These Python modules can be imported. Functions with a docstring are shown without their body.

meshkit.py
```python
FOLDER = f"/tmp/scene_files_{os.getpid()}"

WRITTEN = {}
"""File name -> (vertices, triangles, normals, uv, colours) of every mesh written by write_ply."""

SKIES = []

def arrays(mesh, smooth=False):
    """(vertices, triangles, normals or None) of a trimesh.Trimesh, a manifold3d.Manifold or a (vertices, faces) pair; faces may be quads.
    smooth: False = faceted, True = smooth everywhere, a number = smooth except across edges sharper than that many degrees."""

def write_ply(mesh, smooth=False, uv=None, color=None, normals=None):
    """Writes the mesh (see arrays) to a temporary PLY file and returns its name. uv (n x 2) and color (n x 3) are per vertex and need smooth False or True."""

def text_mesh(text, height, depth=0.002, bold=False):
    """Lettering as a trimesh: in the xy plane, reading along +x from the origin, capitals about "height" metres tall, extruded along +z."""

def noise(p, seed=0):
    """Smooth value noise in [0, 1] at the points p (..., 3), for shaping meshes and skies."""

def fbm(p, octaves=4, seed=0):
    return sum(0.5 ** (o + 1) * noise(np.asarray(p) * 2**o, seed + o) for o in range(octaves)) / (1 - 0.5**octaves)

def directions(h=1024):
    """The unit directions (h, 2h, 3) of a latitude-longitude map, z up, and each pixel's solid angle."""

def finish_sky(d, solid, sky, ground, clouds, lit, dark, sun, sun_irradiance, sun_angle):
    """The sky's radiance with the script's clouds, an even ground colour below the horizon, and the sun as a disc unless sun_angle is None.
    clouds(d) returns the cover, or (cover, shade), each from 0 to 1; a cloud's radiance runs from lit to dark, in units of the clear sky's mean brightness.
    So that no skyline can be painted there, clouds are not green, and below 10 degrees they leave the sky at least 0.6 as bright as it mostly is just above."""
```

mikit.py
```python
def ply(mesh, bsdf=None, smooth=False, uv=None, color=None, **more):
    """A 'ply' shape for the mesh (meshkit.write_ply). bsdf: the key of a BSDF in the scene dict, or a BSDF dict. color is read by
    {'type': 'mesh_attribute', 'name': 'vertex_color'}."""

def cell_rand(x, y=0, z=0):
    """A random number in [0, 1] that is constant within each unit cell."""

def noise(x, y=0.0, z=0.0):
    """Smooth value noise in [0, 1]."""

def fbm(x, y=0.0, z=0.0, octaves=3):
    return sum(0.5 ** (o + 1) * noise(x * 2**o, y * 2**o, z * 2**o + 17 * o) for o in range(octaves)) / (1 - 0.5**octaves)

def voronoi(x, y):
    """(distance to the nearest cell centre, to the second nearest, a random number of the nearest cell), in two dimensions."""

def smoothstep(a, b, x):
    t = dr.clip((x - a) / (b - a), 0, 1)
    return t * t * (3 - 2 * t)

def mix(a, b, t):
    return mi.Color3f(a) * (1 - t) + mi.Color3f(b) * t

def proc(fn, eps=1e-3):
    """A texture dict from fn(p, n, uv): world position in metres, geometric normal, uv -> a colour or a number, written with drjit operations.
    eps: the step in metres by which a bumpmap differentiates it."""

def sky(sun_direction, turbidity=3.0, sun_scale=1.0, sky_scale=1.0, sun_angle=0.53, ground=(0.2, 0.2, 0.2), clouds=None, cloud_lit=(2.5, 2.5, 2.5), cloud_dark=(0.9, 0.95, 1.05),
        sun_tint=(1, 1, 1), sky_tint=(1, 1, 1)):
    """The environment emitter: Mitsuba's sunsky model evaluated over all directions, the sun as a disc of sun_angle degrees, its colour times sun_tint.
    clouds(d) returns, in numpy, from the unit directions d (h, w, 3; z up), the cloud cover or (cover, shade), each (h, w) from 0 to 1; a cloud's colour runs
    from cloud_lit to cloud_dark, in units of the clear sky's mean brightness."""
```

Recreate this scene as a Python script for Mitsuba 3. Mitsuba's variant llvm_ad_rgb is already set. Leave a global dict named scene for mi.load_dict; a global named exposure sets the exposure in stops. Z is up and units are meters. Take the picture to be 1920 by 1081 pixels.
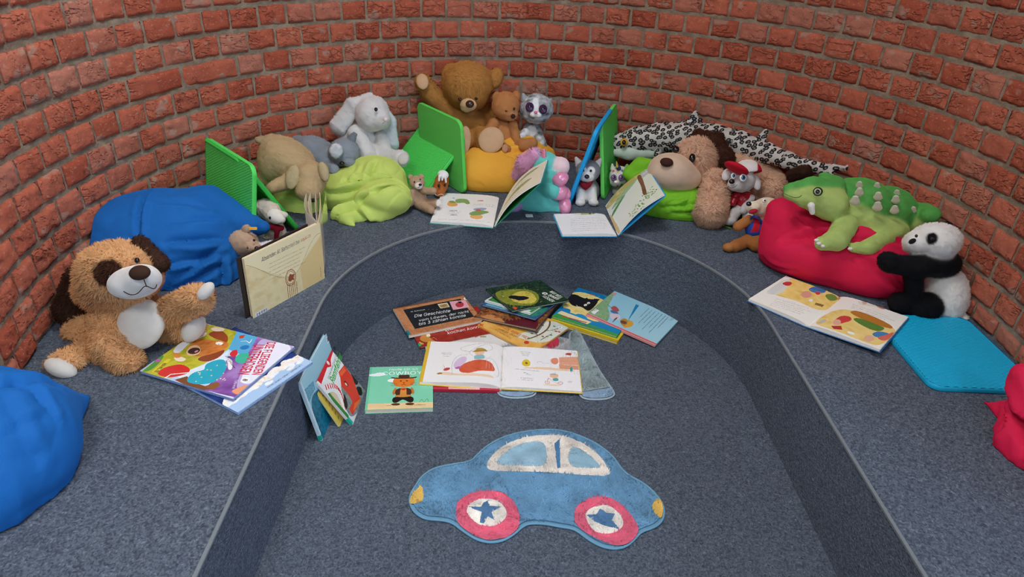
import math, random
import warnings; warnings.filterwarnings('ignore')
import numpy as np, trimesh, shapely, shapely.affinity as aff
from shapely.geometry import Polygon, Point, LineString, box as sbox
from shapely.ops import unary_union, triangulate
import mitsuba as mi
import mikit, meshkit
import drjit as dr
from mikit import proc, noise, fbm, voronoi, cell_rand, smoothstep, mix
T = mi.ScalarTransform4f
scene, labels = {}, {}

# ---------------------------------------------------------------- camera, light, exposure
TILT = 0.522335                      # the camera looks this far below the horizon (radians)
ROLL = 0.055158
EYE = np.array([0.0, 0.0, 1.4156])
_r, _u, _f = np.array([1., 0, 0]), np.array([0, math.sin(TILT), math.cos(TILT)]), np.array([0, math.cos(TILT), -math.sin(TILT)])
right = math.cos(ROLL) * _r + math.sin(ROLL) * _u
up = -math.sin(ROLL) * _r + math.cos(ROLL) * _u
M4 = np.eye(4); M4[:3, 0], M4[:3, 1], M4[:3, 2], M4[:3, 3] = -right, up, _f, EYE
scene['camera'] = {'type': 'perspective', 'fov': 73.869, 'fov_axis': 'x', 'near_clip': 0.05, 'far_clip': 50.0, 'to_world': T(M4.tolist())}
exposure = 0.38

def lamp(name, x, y, sx, sy, watts, label, z=2.68):
    """A flat ceiling lamp: a frame and a glowing panel that shines down."""
    fr = trimesh.util.concatenate([trimesh.creation.box((sx + .06, .03, .05), T4(x, y - sy / 2 - .015, z)), trimesh.creation.box((sx + .06, .03, .05), T4(x, y + sy / 2 + .015, z)),
                                   trimesh.creation.box((.03, sy, .05), T4(x - sx / 2 - .015, y, z)), trimesh.creation.box((.03, sy, .05), T4(x + sx / 2 + .015, y, z))])
    add(name + '__frame', fr, 'm_white')
    v = np.array([[-sx / 2, -sy / 2, 0], [sx / 2, -sy / 2, 0], [sx / 2, sy / 2, 0], [-sx / 2, sy / 2, 0]]) + [x, y, z - .01]
    d = mikit.ply((v, np.array([[0, 2, 1], [0, 3, 2]])), 'm_white'); d['emitter'] = {'type': 'area', 'radiance': {'type': 'rgb', 'value': watts}}
    scene[name + '__panel'] = d
    labels[name] = {'label': label, 'category': 'ceiling lamp'}

def T4(x, y, z): return trimesh.transformations.translation_matrix([x, y, z])

# ---------------------------------------------------------------- helpers
def lin(c):
    """'#rrggbb' as linear rgb."""
    if not isinstance(c, str): return np.asarray(c, float)
    c = c.lstrip('#'); a = np.array([int(c[i:i + 2], 16) / 255 for i in (0, 2, 4)])
    return np.where(a < .04045, a / 12.92, ((a + .055) / 1.055) ** 2.4)

def num(key):
    """key, or key_001, key_002 ... if it is taken."""
    top = {k for k in scene} | {k.rsplit('__', 1)[0] for k in scene} | {k.split('__')[0] for k in scene} | set(labels)
    if key not in top: return key
    i = 1
    while f'{key}_{i:03d}' in top: i += 1
    return f'{key}_{i:03d}'

def add(key, mesh, bsdf, smooth=False, color=None, uv=None, normals=None):
    """One entry of the scene. color: one '#rrggbb' or a row per vertex."""
    if color is not None or normals is not None:
        if smooth not in (True, False) and normals is None:
            v, f, n = meshkit.arrays(mesh, smooth); mesh, normals = (v, f), n
        v, f, _ = meshkit.arrays(mesh, False)
        if color is not None:
            color = lin(color)
            if color.ndim == 1: color = np.tile(color, (len(v), 1))
        p = meshkit.write_ply((v, f), smooth if normals is None else False, uv, color, normals=normals)
        scene[key] = {'type': 'ply', 'filename': p, 'face_normals': meshkit.WRITTEN[p][2] is None, 'bsdf': {'type': 'ref', 'id': bsdf}}
    else:
        scene[key] = mikit.ply(mesh, bsdf, smooth, uv=uv)
    return key

def tag(key, label=None, category=None, group=None, kind=None):
    labels[key] = {k: v for k, v in (('label', label), ('category', category), ('group', group), ('kind', kind)) if v}
    return key

def nrm(a): a = np.asarray(a, float); return a / np.linalg.norm(a, axis=-1, keepdims=True)

# implicit shapes: bodies of toys and bags are one continuous surface each
AX = np.stack([_r, _u, _f], 1)       # axes of ellipsoids that lean back with the toys: right, up, away
def rot(a=0, b=0, c=0):
    """AX turned by a about the view axis, b about the up axis, c about the right axis (degrees)."""
    return AX @ trimesh.transformations.euler_matrix(math.radians(c), math.radians(b), math.radians(a), 'rxyz')[:3, :3]
def el(d, a=0, b=0, c=0, k=.012, col=None, neg=False, up_axis=False):
    R = rot(a, b, c)
    if up_axis: R = trimesh.transformations.euler_matrix(0, 0, math.radians(a))[:3, :3]
    return ('e', np.array(d[:3]), np.array(d[3:]), R, k, col, neg)
def cp(d, k=.012, col=None, neg=False, flat=None):
    return ('c', np.array(d[:3]), np.array(d[4:7]), (d[3], d[7]), k, col, neg, flat)
def dist(q, P):
    if q[0] == 'e':
        L = (P - q[1]) @ q[3]; a = np.linalg.norm(L / q[2], axis=1); b = np.linalg.norm(L / q[2] ** 2, axis=1)
        return np.where(a < 1e-6, -q[2].min(), a * (a - 1) / np.maximum(b, 1e-9))
    ba = q[2] - q[1]; pa = P - q[1]; t = np.clip(pa @ ba / max(ba @ ba, 1e-12), 0, 1)
    d = pa - t[:, None] * ba
    if len(q) > 7 and q[7] is not None:                       # a flattened limb: thinner along the given direction
        n, s = nrm(q[7][0]), q[7][1]; d = d + np.outer(d @ n, n) * (1 / s - 1)
    return np.linalg.norm(d, axis=1) - (q[3][0] * (1 - t) + q[3][1] * t)
def field(prims, P):
    D = None
    for q in prims:
        d, k = dist(q, P), q[4]
        if D is None: D = d
        elif q[6]: h = np.clip(.5 - .5 * (D + d) / k, 0, 1); D = D * (1 - h) - d * h + k * h * (1 - h)
        else: h = np.clip(.5 + .5 * (D - d) / k, 0, 1); D = D * (1 - h) + d * h - k * h * (1 - h)
    return D
def nets(F, lo, hi, h):
    """The zero surface of F between lo and hi, by surface nets."""
    lo, hi = np.asarray(lo, float), np.asarray(hi, float)
    n = np.ceil((hi - lo) / h).astype(int) + 2
    ax = [lo[i] + h * np.arange(n[i]) for i in range(3)]
    G = np.stack(np.meshgrid(*ax, indexing='ij'), -1).reshape(-1, 3)
    V = np.concatenate([F(g) for g in np.array_split(G, max(1, len(G) // 200000))]).reshape(n)
    S = V < 0
    m = n - 1
    cs = [(a, b, c) for a in (0, 1) for b in (0, 1) for c in (0, 1)]
    sl = lambda A, o: A[o[0]:o[0] + m[0], o[1]:o[1] + m[1], o[2]:o[2] + m[2]]
    cnt = sum(sl(S, o).astype(np.int8) for o in cs)
    act = (cnt > 0) & (cnt < 8)
    idx = -np.ones(m, int); cells = np.argwhere(act); idx[act] = np.arange(len(cells))
    acc, w = np.zeros((len(cells), 3)), np.zeros(len(cells))
    for o in cs:
        for a in range(3):
            if o[a]: continue
            o2 = list(o); o2[a] = 1
            v0 = V[tuple((cells + o).T)]; v1 = V[tuple((cells + o2).T)]
            on = (v0 < 0) != (v1 < 0); t = np.where(on, v0 / np.where(on, v0 - v1, 1), 0)
            p = np.tile(np.array(o, float), (len(cells), 1)); p[:, a] = t
            acc += p * on[:, None]; w += on
    verts = lo + h * (cells + acc / w[:, None])
    faces = []
    for a in range(3):
        b, c = (a + 1) % 3, (a + 2) % 3
        A0 = np.take(S, range(0, n[a] - 1), a); A1 = np.take(S, range(1, n[a]), a)
        e = np.argwhere(A0 != A1)
        e = e[(e[:, b] > 0) & (e[:, c] > 0) & (e[:, b] < m[b]) & (e[:, c] < m[c])]
        s = S[tuple(e.T)]
        q = []
        for db, dc in ((0, 0), (-1, 0), (-1, -1), (0, -1)):
            x = e.copy(); x[:, b] += db; x[:, c] += dc; q.append(idx[tuple(x.T)])
        q = np.stack(q, 1); q[~s] = q[~s][:, ::-1]
        q = q[:, ::1]; faces.append(q)
    f = np.vstack(faces); f = np.vstack([f[:, [0, 1, 2]], f[:, [0, 2, 3]]])
    return verts, f
def vnormals(v, f):
    n = np.zeros_like(v); c = np.cross(v[f[:, 1]] - v[f[:, 0]], v[f[:, 2]] - v[f[:, 0]])
    for k in range(3): np.add.at(n, f[:, k], c)
    return n / np.maximum(np.linalg.norm(n, axis=1, keepdims=True), 1e-12)
def bounds(prims, pad=.01):
    lo, hi = [], []
    for q in prims:
        if q[6]: continue
        if q[0] == 'e': r = np.sqrt(((q[3] * q[2]) ** 2).sum(1)); lo.append(q[1] - r); hi.append(q[1] + r)
        else:
            lo += [q[1] - q[3][0], q[2] - q[3][1]]; hi += [q[1] + q[3][0], q[2] + q[3][1]]
    return np.min(lo, 0) - pad, np.max(hi, 0) + pad
def blob(prims, h=None, bump=(), floor=None, extra=None):
    """(vertices, faces, normals) of the prims' smooth union. bump: (height, scale in 1/m) pairs of fbm relief; floor: cut flat below this z."""
    lo, hi = bounds(prims)
    h = h or max(min(.0028, float(np.min(hi - lo - .02)) / 9), float(np.max(hi - lo)) / 75)
    def F(P):
        d = field(prims, P)
        if extra is not None: d = extra(P, d)
        if floor is not None: d = np.maximum(d, floor - P[:, 2])
        return np.where(P[:, 1] > 1.2, np.maximum(d, np.hypot(P[:, 0] - .0939, P[:, 1] - 1.8162) - 1.407), d)      # pressed flat where it leans on the wall
    v, f = nets(F, lo, hi, h)
    if not len(v): raise ValueError('empty blob %s %s %s' % (lo, hi, floor))
    n = vnormals(v, f)
    if np.einsum('ij,ij->i', n, v - v.mean(0)).mean() < 0: f = f[:, ::-1]; n = -n
    for a, s in bump:
        v = v + n * (a * 2 * (meshkit.fbm(v * s, 3, 5) - .5))[:, None]
    if floor is not None: v[:, 2] = np.maximum(v[:, 2], floor)
    return v, f, vnormals(v, f)
def paint(v, prims, base, jitter=.06, scale=60, seed=1):
    """Colours per vertex: each prim that has a colour tints what lies nearest to it; then a faint mottling."""
    c = np.tile(lin(base), (len(v), 1))
    own = [q for q in prims if not q[6]]
    if any(q[5] is not None for q in own):
        D = np.stack([dist(q, v) for q in own], 1); w = np.exp(-(D - D.min(1, keepdims=True)) / .003); w /= w.sum(1, keepdims=True)
        c = w @ np.stack([lin(q[5] if q[5] is not None else base) for q in own])
    return c * (1 + jitter * 2 * (meshkit.fbm(v * scale, 3, seed) - .5))[:, None]
def dab(v, c, prims):
    """Recolours what lies inside the given prims (patches of another cloth), with a crisp edge."""
    for q in prims:
        w = np.clip(.5 - dist(q, v) / .004, 0, 1)[:, None]; c = c * (1 - w) + lin(q[5]) * w
    return c
def fur(v, f, n, c, count, length, width=.002, droop=.35, swirl=.8, seed=3, clump=28., skip=None):
    """Short pile: one thin triangle per tuft, shaded with the skin's own normals. Returns mesh, normals, colours."""
    g = np.random.default_rng(seed)
    tri = v[f]; area = np.linalg.norm(np.cross(tri[:, 1] - tri[:, 0], tri[:, 2] - tri[:, 0]), axis=1)
    i = g.choice(len(f), count, p=area / area.sum()); a, b = g.random(count), g.random(count); s = a + b > 1; a[s], b[s] = 1 - a[s], 1 - b[s]
    w = np.stack([1 - a - b, a, b], 1)
    P = np.einsum('ij,ijk->ik', w, v[f[i]]); N = nrm(np.einsum('ij,ijk->ik', w, n[f[i]])); K = np.einsum('ij,ijk->ik', w, c[f[i]])
    ok = (np.hypot(P[:, 0] - .0939, P[:, 1] - 1.8162) < 1.403 - length * .4) | (P[:, 1] < 1.2); P, N, K = P[ok], N[ok], K[ok]; count = len(P)
    lean = np.stack([meshkit.noise(P * clump, q) - .5 for q in (11, 12, 13)], 1) * 2 * swirl + g.normal(0, .22, (count, 3)) + np.array([0, 0, -droop])
    D = nrm(N + lean - N * np.minimum(0, (lean * N).sum(1, keepdims=True)))
    L = length * (.65 + .7 * g.random(count))[:, None]
    t = nrm(np.cross(D, g.normal(0, 1, (count, 3))))
    wd = width * (.7 + .6 * g.random(count))[:, None]
    base = P - N * .0015
    X = np.stack([base - t * wd, base + t * wd, base + D * L], 1).reshape(-1, 3)
    K = K * (.86 + .28 * g.random(count))[:, None]
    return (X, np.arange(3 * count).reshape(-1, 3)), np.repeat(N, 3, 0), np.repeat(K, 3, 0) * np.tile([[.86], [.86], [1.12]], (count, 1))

def toy_part(key, prims, color, bsdf='m_plush', h=None, bump=((.0012, 90), (.0025, 30)), pile=None, dabs=(), floor=None, label=None, extra=None, jitter=.06, pile_part=True):
    """A part (or a whole toy) as one skin; pile = (count, length, width) adds its fur as a part of its own kind."""
    v, f, n = blob(prims, h, bump, floor, extra)
    c = dab(v, paint(v, prims, color, jitter), dabs)
    add(key, (v, f), bsdf, True, c)
    if label: labels[key] = {'label': label}
    if pile:
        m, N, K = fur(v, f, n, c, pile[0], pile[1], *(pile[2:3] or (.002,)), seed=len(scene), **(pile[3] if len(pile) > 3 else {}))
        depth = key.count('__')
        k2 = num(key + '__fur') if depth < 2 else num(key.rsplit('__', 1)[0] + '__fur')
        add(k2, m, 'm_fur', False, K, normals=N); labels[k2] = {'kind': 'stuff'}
    return v, f, n
def ball(key, d, color, bsdf='m_eye', a=0, b=0, c=0, sub=2, label=None):
    """One ellipsoid: an eye, a nose, a bead."""
    m = trimesh.creation.icosphere(subdivisions=sub); v = (np.array(m.vertices) * np.array(d[3:])) @ rot(a, b, c).T + np.array(d[:3])
    add(key, (v, m.faces), bsdf, True, color)
    if label: labels[key] = {'label': label}
def eye(top, d, white=None, iris=None, size=.5, look=(0, 0)):
    """A bead eye, with a glint patch; big cartoon eyes get a ring of colour."""
    k = num(top + '__eye'); d = np.array(d)
    if white: 
        ball(k, d, white, 'm_gloss'); f = d.copy(); f[:3] += AX @ np.array([look[0] * d[3], look[1] * d[4], -d[5] * .35]); f[3:] *= (size * 1.25 if iris else size, size * 1.25 if iris else size, .75)
        ball(k + '__iris', f, iris or '#101010', 'm_gloss')
        if iris:
            g = f.copy(); g[:3] += AX @ np.array([0, 0, -f[5] * .35]); g[3:] *= (.62, .62, .78); ball(k + '__pupil', g, '#0b0b0c', 'm_eye')
    else: ball(k, d, '#0b0a0a')
    return k
def thread(key, pts, r, color, bsdf='m_cloth', closed=False):
    """A thin line of stitching or cord through the points."""
    p = np.array(pts, float)
    if len(p) > 2:
        from scipy.interpolate import CubicSpline
        s = np.r_[0, np.cumsum(np.linalg.norm(np.diff(p, axis=0), axis=1))]; p = CubicSpline(s, p)(np.linspace(0, s[-1], 4 * len(p)))
    t = nrm(np.gradient(p, axis=0)); u = nrm(np.cross(t, [.31, .2, .93])); w = np.cross(t, u)
    a = np.arange(6) * np.pi / 3
    v = (p[:, None] + r * (np.cos(a)[None, :, None] * u[:, None] + np.sin(a)[None, :, None] * w[:, None])).reshape(-1, 3)
    f = [[i * 6 + j, i * 6 + (j + 1) % 6, (i + 1) * 6 + (j + 1) % 6, (i + 1) * 6 + j] for i in range(len(p) - 1) for j in range(6)]
    add(key, (v, np.array(f)), bsdf, True, color)

# printed matter: flat polygons, cut so that they tile the sheet without overlaps
def art_mesh(w, h, layers, fmap, fine=None, texts=(), lift=.00025):
    """layers: (shape, colour) from the bottom up, on a sheet w x h; fmap takes (n,2) to (n,3). Returns vertices, faces, colours."""
    sheet = sbox(0, 0, w, h); V, F, K, U, at = [], [], [], [], 0
    rest = []
    cover = None
    for s, col in reversed(layers):
        s = s.intersection(sheet)
        if not s.is_valid: s = s.buffer(0)
        t = s if cover is None else s.difference(cover)
        cover = s if cover is None else cover.union(s)
        rest.append((t, col))
    def tri(g):
        v, f = trimesh.creation.triangulate_polygon(g, engine='earcut')
        if not len(f): return None
        c = np.cross(v[f[:, 1]] - v[f[:, 0]], v[f[:, 2]] - v[f[:, 0]]); return v, np.where((c < 0)[:, None], f[:, ::-1], f)
    for s, col in rest:
        for g in getattr(s, 'geoms', [s]):
            if g.geom_type != 'Polygon' or g.area < 1e-8: continue
            g = g.simplify(.0002)
            if g.is_empty or g.geom_type != 'Polygon' or g.area < 1e-8: continue
            bits = [g]
            if fine or callable(col):          # cut along a grid, so that washes of colour and curved pages have vertices to vary on
                st = fine or .008; x0, y0, x1, y1 = g.bounds
                X, Y = np.meshgrid(np.arange(math.floor(x0 / st), math.ceil(x1 / st)) * st, np.arange(math.floor(y0 / st), math.ceil(y1 / st)) * st)
                cut_ = shapely.intersection(g, shapely.box(X.ravel(), Y.ravel(), X.ravel() + st, Y.ravel() + st))
                bits = [b for c in cut_ for b in getattr(c, 'geoms', [c]) if b.geom_type == 'Polygon' and b.area > 1e-9]
            for b in bits:
                q = np.array(b.exterior.coords)[:-1]
                if len(q) == 4 and not b.interiors: v, f = (q if b.exterior.is_ccw else q[::-1]), np.array([[0, 1, 2], [0, 2, 3]])
                else:
                    try: vf = tri(b)
                    except Exception: vf = None
                    if vf is None: continue
                    v, f = vf
                V.append(fmap(v)); F.append(f + at); at += len(v); U.append(v)
                K.append(col(v / [w, h]) if callable(col) else np.tile(lin(col), (len(v), 1)))
    for tv, tf, col in texts:
        p = fmap(tv); up_ = lift
        n = nrm(np.cross(fmap(tv + [1e-3, 0]) - p, fmap(tv + [0, 1e-3]) - p))
        V.append(p + n * up_); F.append(tf + at); at += len(tv); K.append(np.tile(lin(col), (len(tv), 1))); U.append(tv)
    U = np.vstack(U); e = 1e-3; p = fmap(U)
    return np.vstack(V), np.vstack(F), np.vstack(K), nrm(np.cross(fmap(np.clip(U + [e, 0], 0, [w, h])) - fmap(np.clip(U - [e, 0], 0, [w, h])), fmap(U + [0, e]) - fmap(U - [0, e])))
_words = {}
def words(txt, height, x, y, col, angle=0, slant=0., bold=False, center=False, wide=1.0):
    """Lettering as flat triangles (vertices, faces, colour): capitals height tall, from (x, y)."""
    if (txt, bold) not in _words:
        m = meshkit.text_mesh(txt, 1.0, .01, bold); keep = (np.array(m.vertices)[m.faces][:, :, 2] < 1e-6).all(1); f = m.faces[keep][:, ::-1]
        _words[txt, bold] = np.array(m.vertices)[:, :2], f
    v, f = _words[txt, bold]; v = v.copy() * height; v[:, 0] = v[:, 0] * wide + slant * v[:, 1]
    if center: v[:, 0] -= (v[:, 0].max() + v[:, 0].min()) / 2
    c, s = math.cos(math.radians(angle)), math.sin(math.radians(angle))
    return v @ np.array([[c, s], [-s, c]]) + [x, y], f, col
def O(x, y, rx, ry=None, a=0): return aff.rotate(aff.scale(Point(x, y).buffer(1, 20), rx, ry or rx), a, origin=(x, y))
def PG(*p): return Polygon(p).buffer(0)
def SM(*p, n=6):
    """A closed outline through the points, its corners cut round."""
    q = np.array(p, float)
    for _ in range(3): r = np.roll(q, -1, 0); q = np.stack([q * .76 + r * .24, q * .24 + r * .76], 1).reshape(-1, 2)
    return Polygon(q).buffer(0)
def LN(w, *p): return LineString(p).buffer(w / 2, 4)
def CV(w, *p):
    from scipy.interpolate import CubicSpline
    q = np.array(p, float); s = np.r_[0, np.cumsum(np.linalg.norm(np.diff(q, axis=0), axis=1) + 1e-9)]
    return LineString(CubicSpline(s, q)(np.linspace(0, s[-1], 8 * len(p)))).buffer(w / 2, 4)
def SC(s, w, h): return aff.scale(s, w, h, origin=(0, 0))
def grad(c0, c1, axis=1):
    return lambda v: lin(c0) * (1 - v[:, [axis]]) + lin(c1) * v[:, [axis]]
def blots(cols, scale, seed=0):
    """A painterly wash of several colours."""
    C_ = np.stack([lin(c) for c in cols])
    def fn(v):
        t = meshkit.fbm(np.c_[v * scale, np.zeros(len(v))], 4, seed); t = np.clip((t - .25) / .5, 0, .999) * (len(cols) - 1); i = t.astype(int); a = (t - i)[:, None]
        return C_[i] * (1 - a) + C_[i + 1] * a
    return fn

# ---------------------------------------------------------------- lamps of the room
lamp('ceiling_lamp', -0.18, 1.45, 0.62, 0.62, [19.5, 19.6, 19.8], 'square ceiling lamp above the pit, out of frame')
lamp('ceiling_lamp_001', -0.70, -0.25, 0.62, 0.62, [22, 22.3, 22.8], 'square ceiling lamp above the left arm of the bench, out of frame')
lamp('ceiling_lamp_002', 0.75, -1.5, 0.62, 0.62, [17, 17.6, 18.5], 'square ceiling lamp behind the camera, out of frame')

# ---------------------------------------------------------------- materials
def P_(base, rough=.9, **kw):
    return {'type': 'twosided', 'bsdf': {'type': 'principled', 'base_color': base if isinstance(base, dict) else {'type': 'rgb', 'value': [float(x) for x in lin(base)]}, 'roughness': rough, 'specular': kw.pop('specular', .3), **kw}}
VC = {'type': 'mesh_attribute', 'name': 'vertex_color'}
scene['m_plush'] = P_(VC, .95, specular=.15, sheen=.5)
scene['m_fur'] = P_(VC, .9, specular=.15, sheen=.3)
scene['m_cloth'] = P_(VC, .85, specular=.2, sheen=.25)
scene['m_print'] = P_(VC, .38, specular=.45)
scene['m_page'] = P_(VC, .75, specular=.2)
scene['m_gloss'] = P_(VC, .25, specular=.5)
scene['m_eye'] = P_(VC, .08, specular=.7)
scene['m_satin'] = P_(VC, .28, specular=.8, sheen=.5, metallic=.15)
scene['m_white'] = P_('#dcdad6', .8)
scene['m_plaster'] = P_('#d9d6cf', .9)
scene['m_film'] = {'type': 'thindielectric', 'int_ior': 1.25}

def carpet_fn(p, n, uv):
    q = p + .004 * noise(p.x * 90, p.y * 90, p.z * 90)
    a = noise(q.x * 210 + 3 * noise(q.y * 80, q.x * 80, q.z * 80), q.y * 210, q.z * 210)
    b = noise(q.x * 460 + 7, q.y * 330, q.z * 460)
    c = noise(q.x * 290 - 9, q.y * 460, q.z * 290 + 4)
    d = fbm(p.x * 5, p.y * 5, p.z * 5, 3)
    s = .42 * a + .36 * b + .22 * c
    base = mix(lin('#484e58').tolist(), lin('#60676f').tolist(), smoothstep(.30, .62, s))
    base = mix(base, mi.Color3f(lin('#7d858d').tolist()), smoothstep(.60, .78, s) * .8)
    base = mix(base, mi.Color3f(lin('#353a43').tolist()), smoothstep(.66, .82, noise(q.x * 270 + 31, q.y * 270, q.z * 270)) * .7)
    return base * (.93 + .14 * d) * mi.Color3f(.86, .90, .96)
def carpet_h(p, n, uv):
    return noise(p.x * 260, p.y * 260, p.z * 260) + .5 * noise(p.x * 520, p.y * 520, p.z * 520)
scene['m_carpet'] = {'type': 'twosided', 'bsdf': {'type': 'bumpmap', 'arbitrary': proc(carpet_h, 1e-3), 'scale': .0016,
                     'nested': {'type': 'principled', 'base_color': proc(carpet_fn), 'roughness': .95, 'specular': .1, 'sheen': .3}}}

WC, WR, DZ, Z0 = (0.0939, 1.8162), 1.4149, 0.0833, 1.35186          # the wall's centre, radius, course height and a bed joint
PITCH = 0.1165
def wall_su(p):
    th = dr.atan2(p.x - WC[0], p.y - WC[1]); row = dr.floor((p.z - Z0) / DZ)
    return th * WR, row
def brick_fn(p, n, uv):
    s, row = wall_su(p)
    cell = dr.floor((s - .016 - .0583 * (row - 2 * dr.floor(row / 2) > .5) * 1.0 + .0583) / PITCH) if False else dr.floor((s - .016 + dr.select(row - 2 * dr.floor(row / 2) > .5, 0.0, .0583)) / PITCH)
    r1, r2 = cell_rand(cell, row, 1), cell_rand(cell, row, 2)
    base = mix(lin('#9b4c37').tolist(), lin('#b1624b').tolist(), r1)
    base = mix(base, mi.Color3f(lin('#ab7563').tolist()), smoothstep(.6, 1., r2) * .7)
    f1 = fbm(p.x * 40, p.y * 40, p.z * 40, 4); f2 = fbm(p.x * 160 + 5, p.y * 160, p.z * 160, 3)
    base = base * (.80 + .4 * f1)
    base = mix(base, mi.Color3f(lin('#c6a08c').tolist()), smoothstep(.60, .78, f2) * .35)
    cr = dr.abs(fbm(p.x * 34 + 2.2 * fbm(p.x * 21, p.y * 21, p.z * 21 + 8, 2), p.y * 34, p.z * 52 + 20 * r2, 3) - .5)
    base = mix(base * .45, base, smoothstep(.0, .022, cr + .03 * smoothstep(.35, .6, noise(p.x * 14 + 30, p.y * 14, p.z * 14))))
    base = mix(base, mi.Color3f(lin('#a39080').tolist()), smoothstep(.66, .74, fbm(p.x * 22 + 50, p.y * 22, p.z * 22, 3)) * .5)
    return base
def brick_h(p, n, uv):
    w = fbm(p.x * 21, p.y * 21, p.z * 21 + 8, 2)
    cr = dr.abs(fbm(p.x * 34 + 2.2 * w, p.y * 34, p.z * 44 + 9, 3) - .5)
    on = smoothstep(.38, .58, noise(p.x * 11 + 30, p.y * 11, p.z * 11))
    return -on * (1 - smoothstep(.0, .06, cr)) + .35 * fbm(p.x * 120, p.y * 120, p.z * 120, 3)
scene['m_brick'] = {'type': 'twosided', 'bsdf': {'type': 'bumpmap', 'arbitrary': proc(brick_h, 8e-4), 'scale': .006,
                    'nested': {'type': 'principled', 'base_color': proc(brick_fn), 'roughness': .92, 'specular': .2}}}
def mortar_fn(p, n, uv):
    f1 = fbm(p.x * 30, p.y * 30, p.z * 30, 3); f2 = fbm(p.x * 240, p.y * 240, p.z * 240, 2)
    c = mix(lin('#7a6c5c').tolist(), lin('#928370').tolist(), smoothstep(.3, .7, f1))
    return c * (.78 + .44 * f2)
def mortar_h(p, n, uv): return fbm(p.x * 170, p.y * 170, p.z * 170, 3)
scene['m_mortar'] = {'type': 'twosided', 'bsdf': {'type': 'bumpmap', 'arbitrary': proc(mortar_h, 8e-4), 'scale': .003,
                     'nested': {'type': 'principled', 'base_color': proc(mortar_fn), 'roughness': .95, 'specular': .15}}}
def weave_h(p, n, uv):
    return fbm(p.x * 420, p.y * 420, p.z * 420, 2)
scene['m_bag'] = {'type': 'twosided', 'bsdf': {'type': 'bumpmap', 'arbitrary': proc(weave_h, 8e-4), 'scale': .0006, 'nested': {'type': 'principled', 'base_color': VC, 'roughness': .8, 'specular': .25, 'sheen': .35}}}
scene['m_foam_top'] = P_(VC, .42, specular=.5)
scene['m_foam'] = P_(VC, .6, specular=.35)

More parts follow.
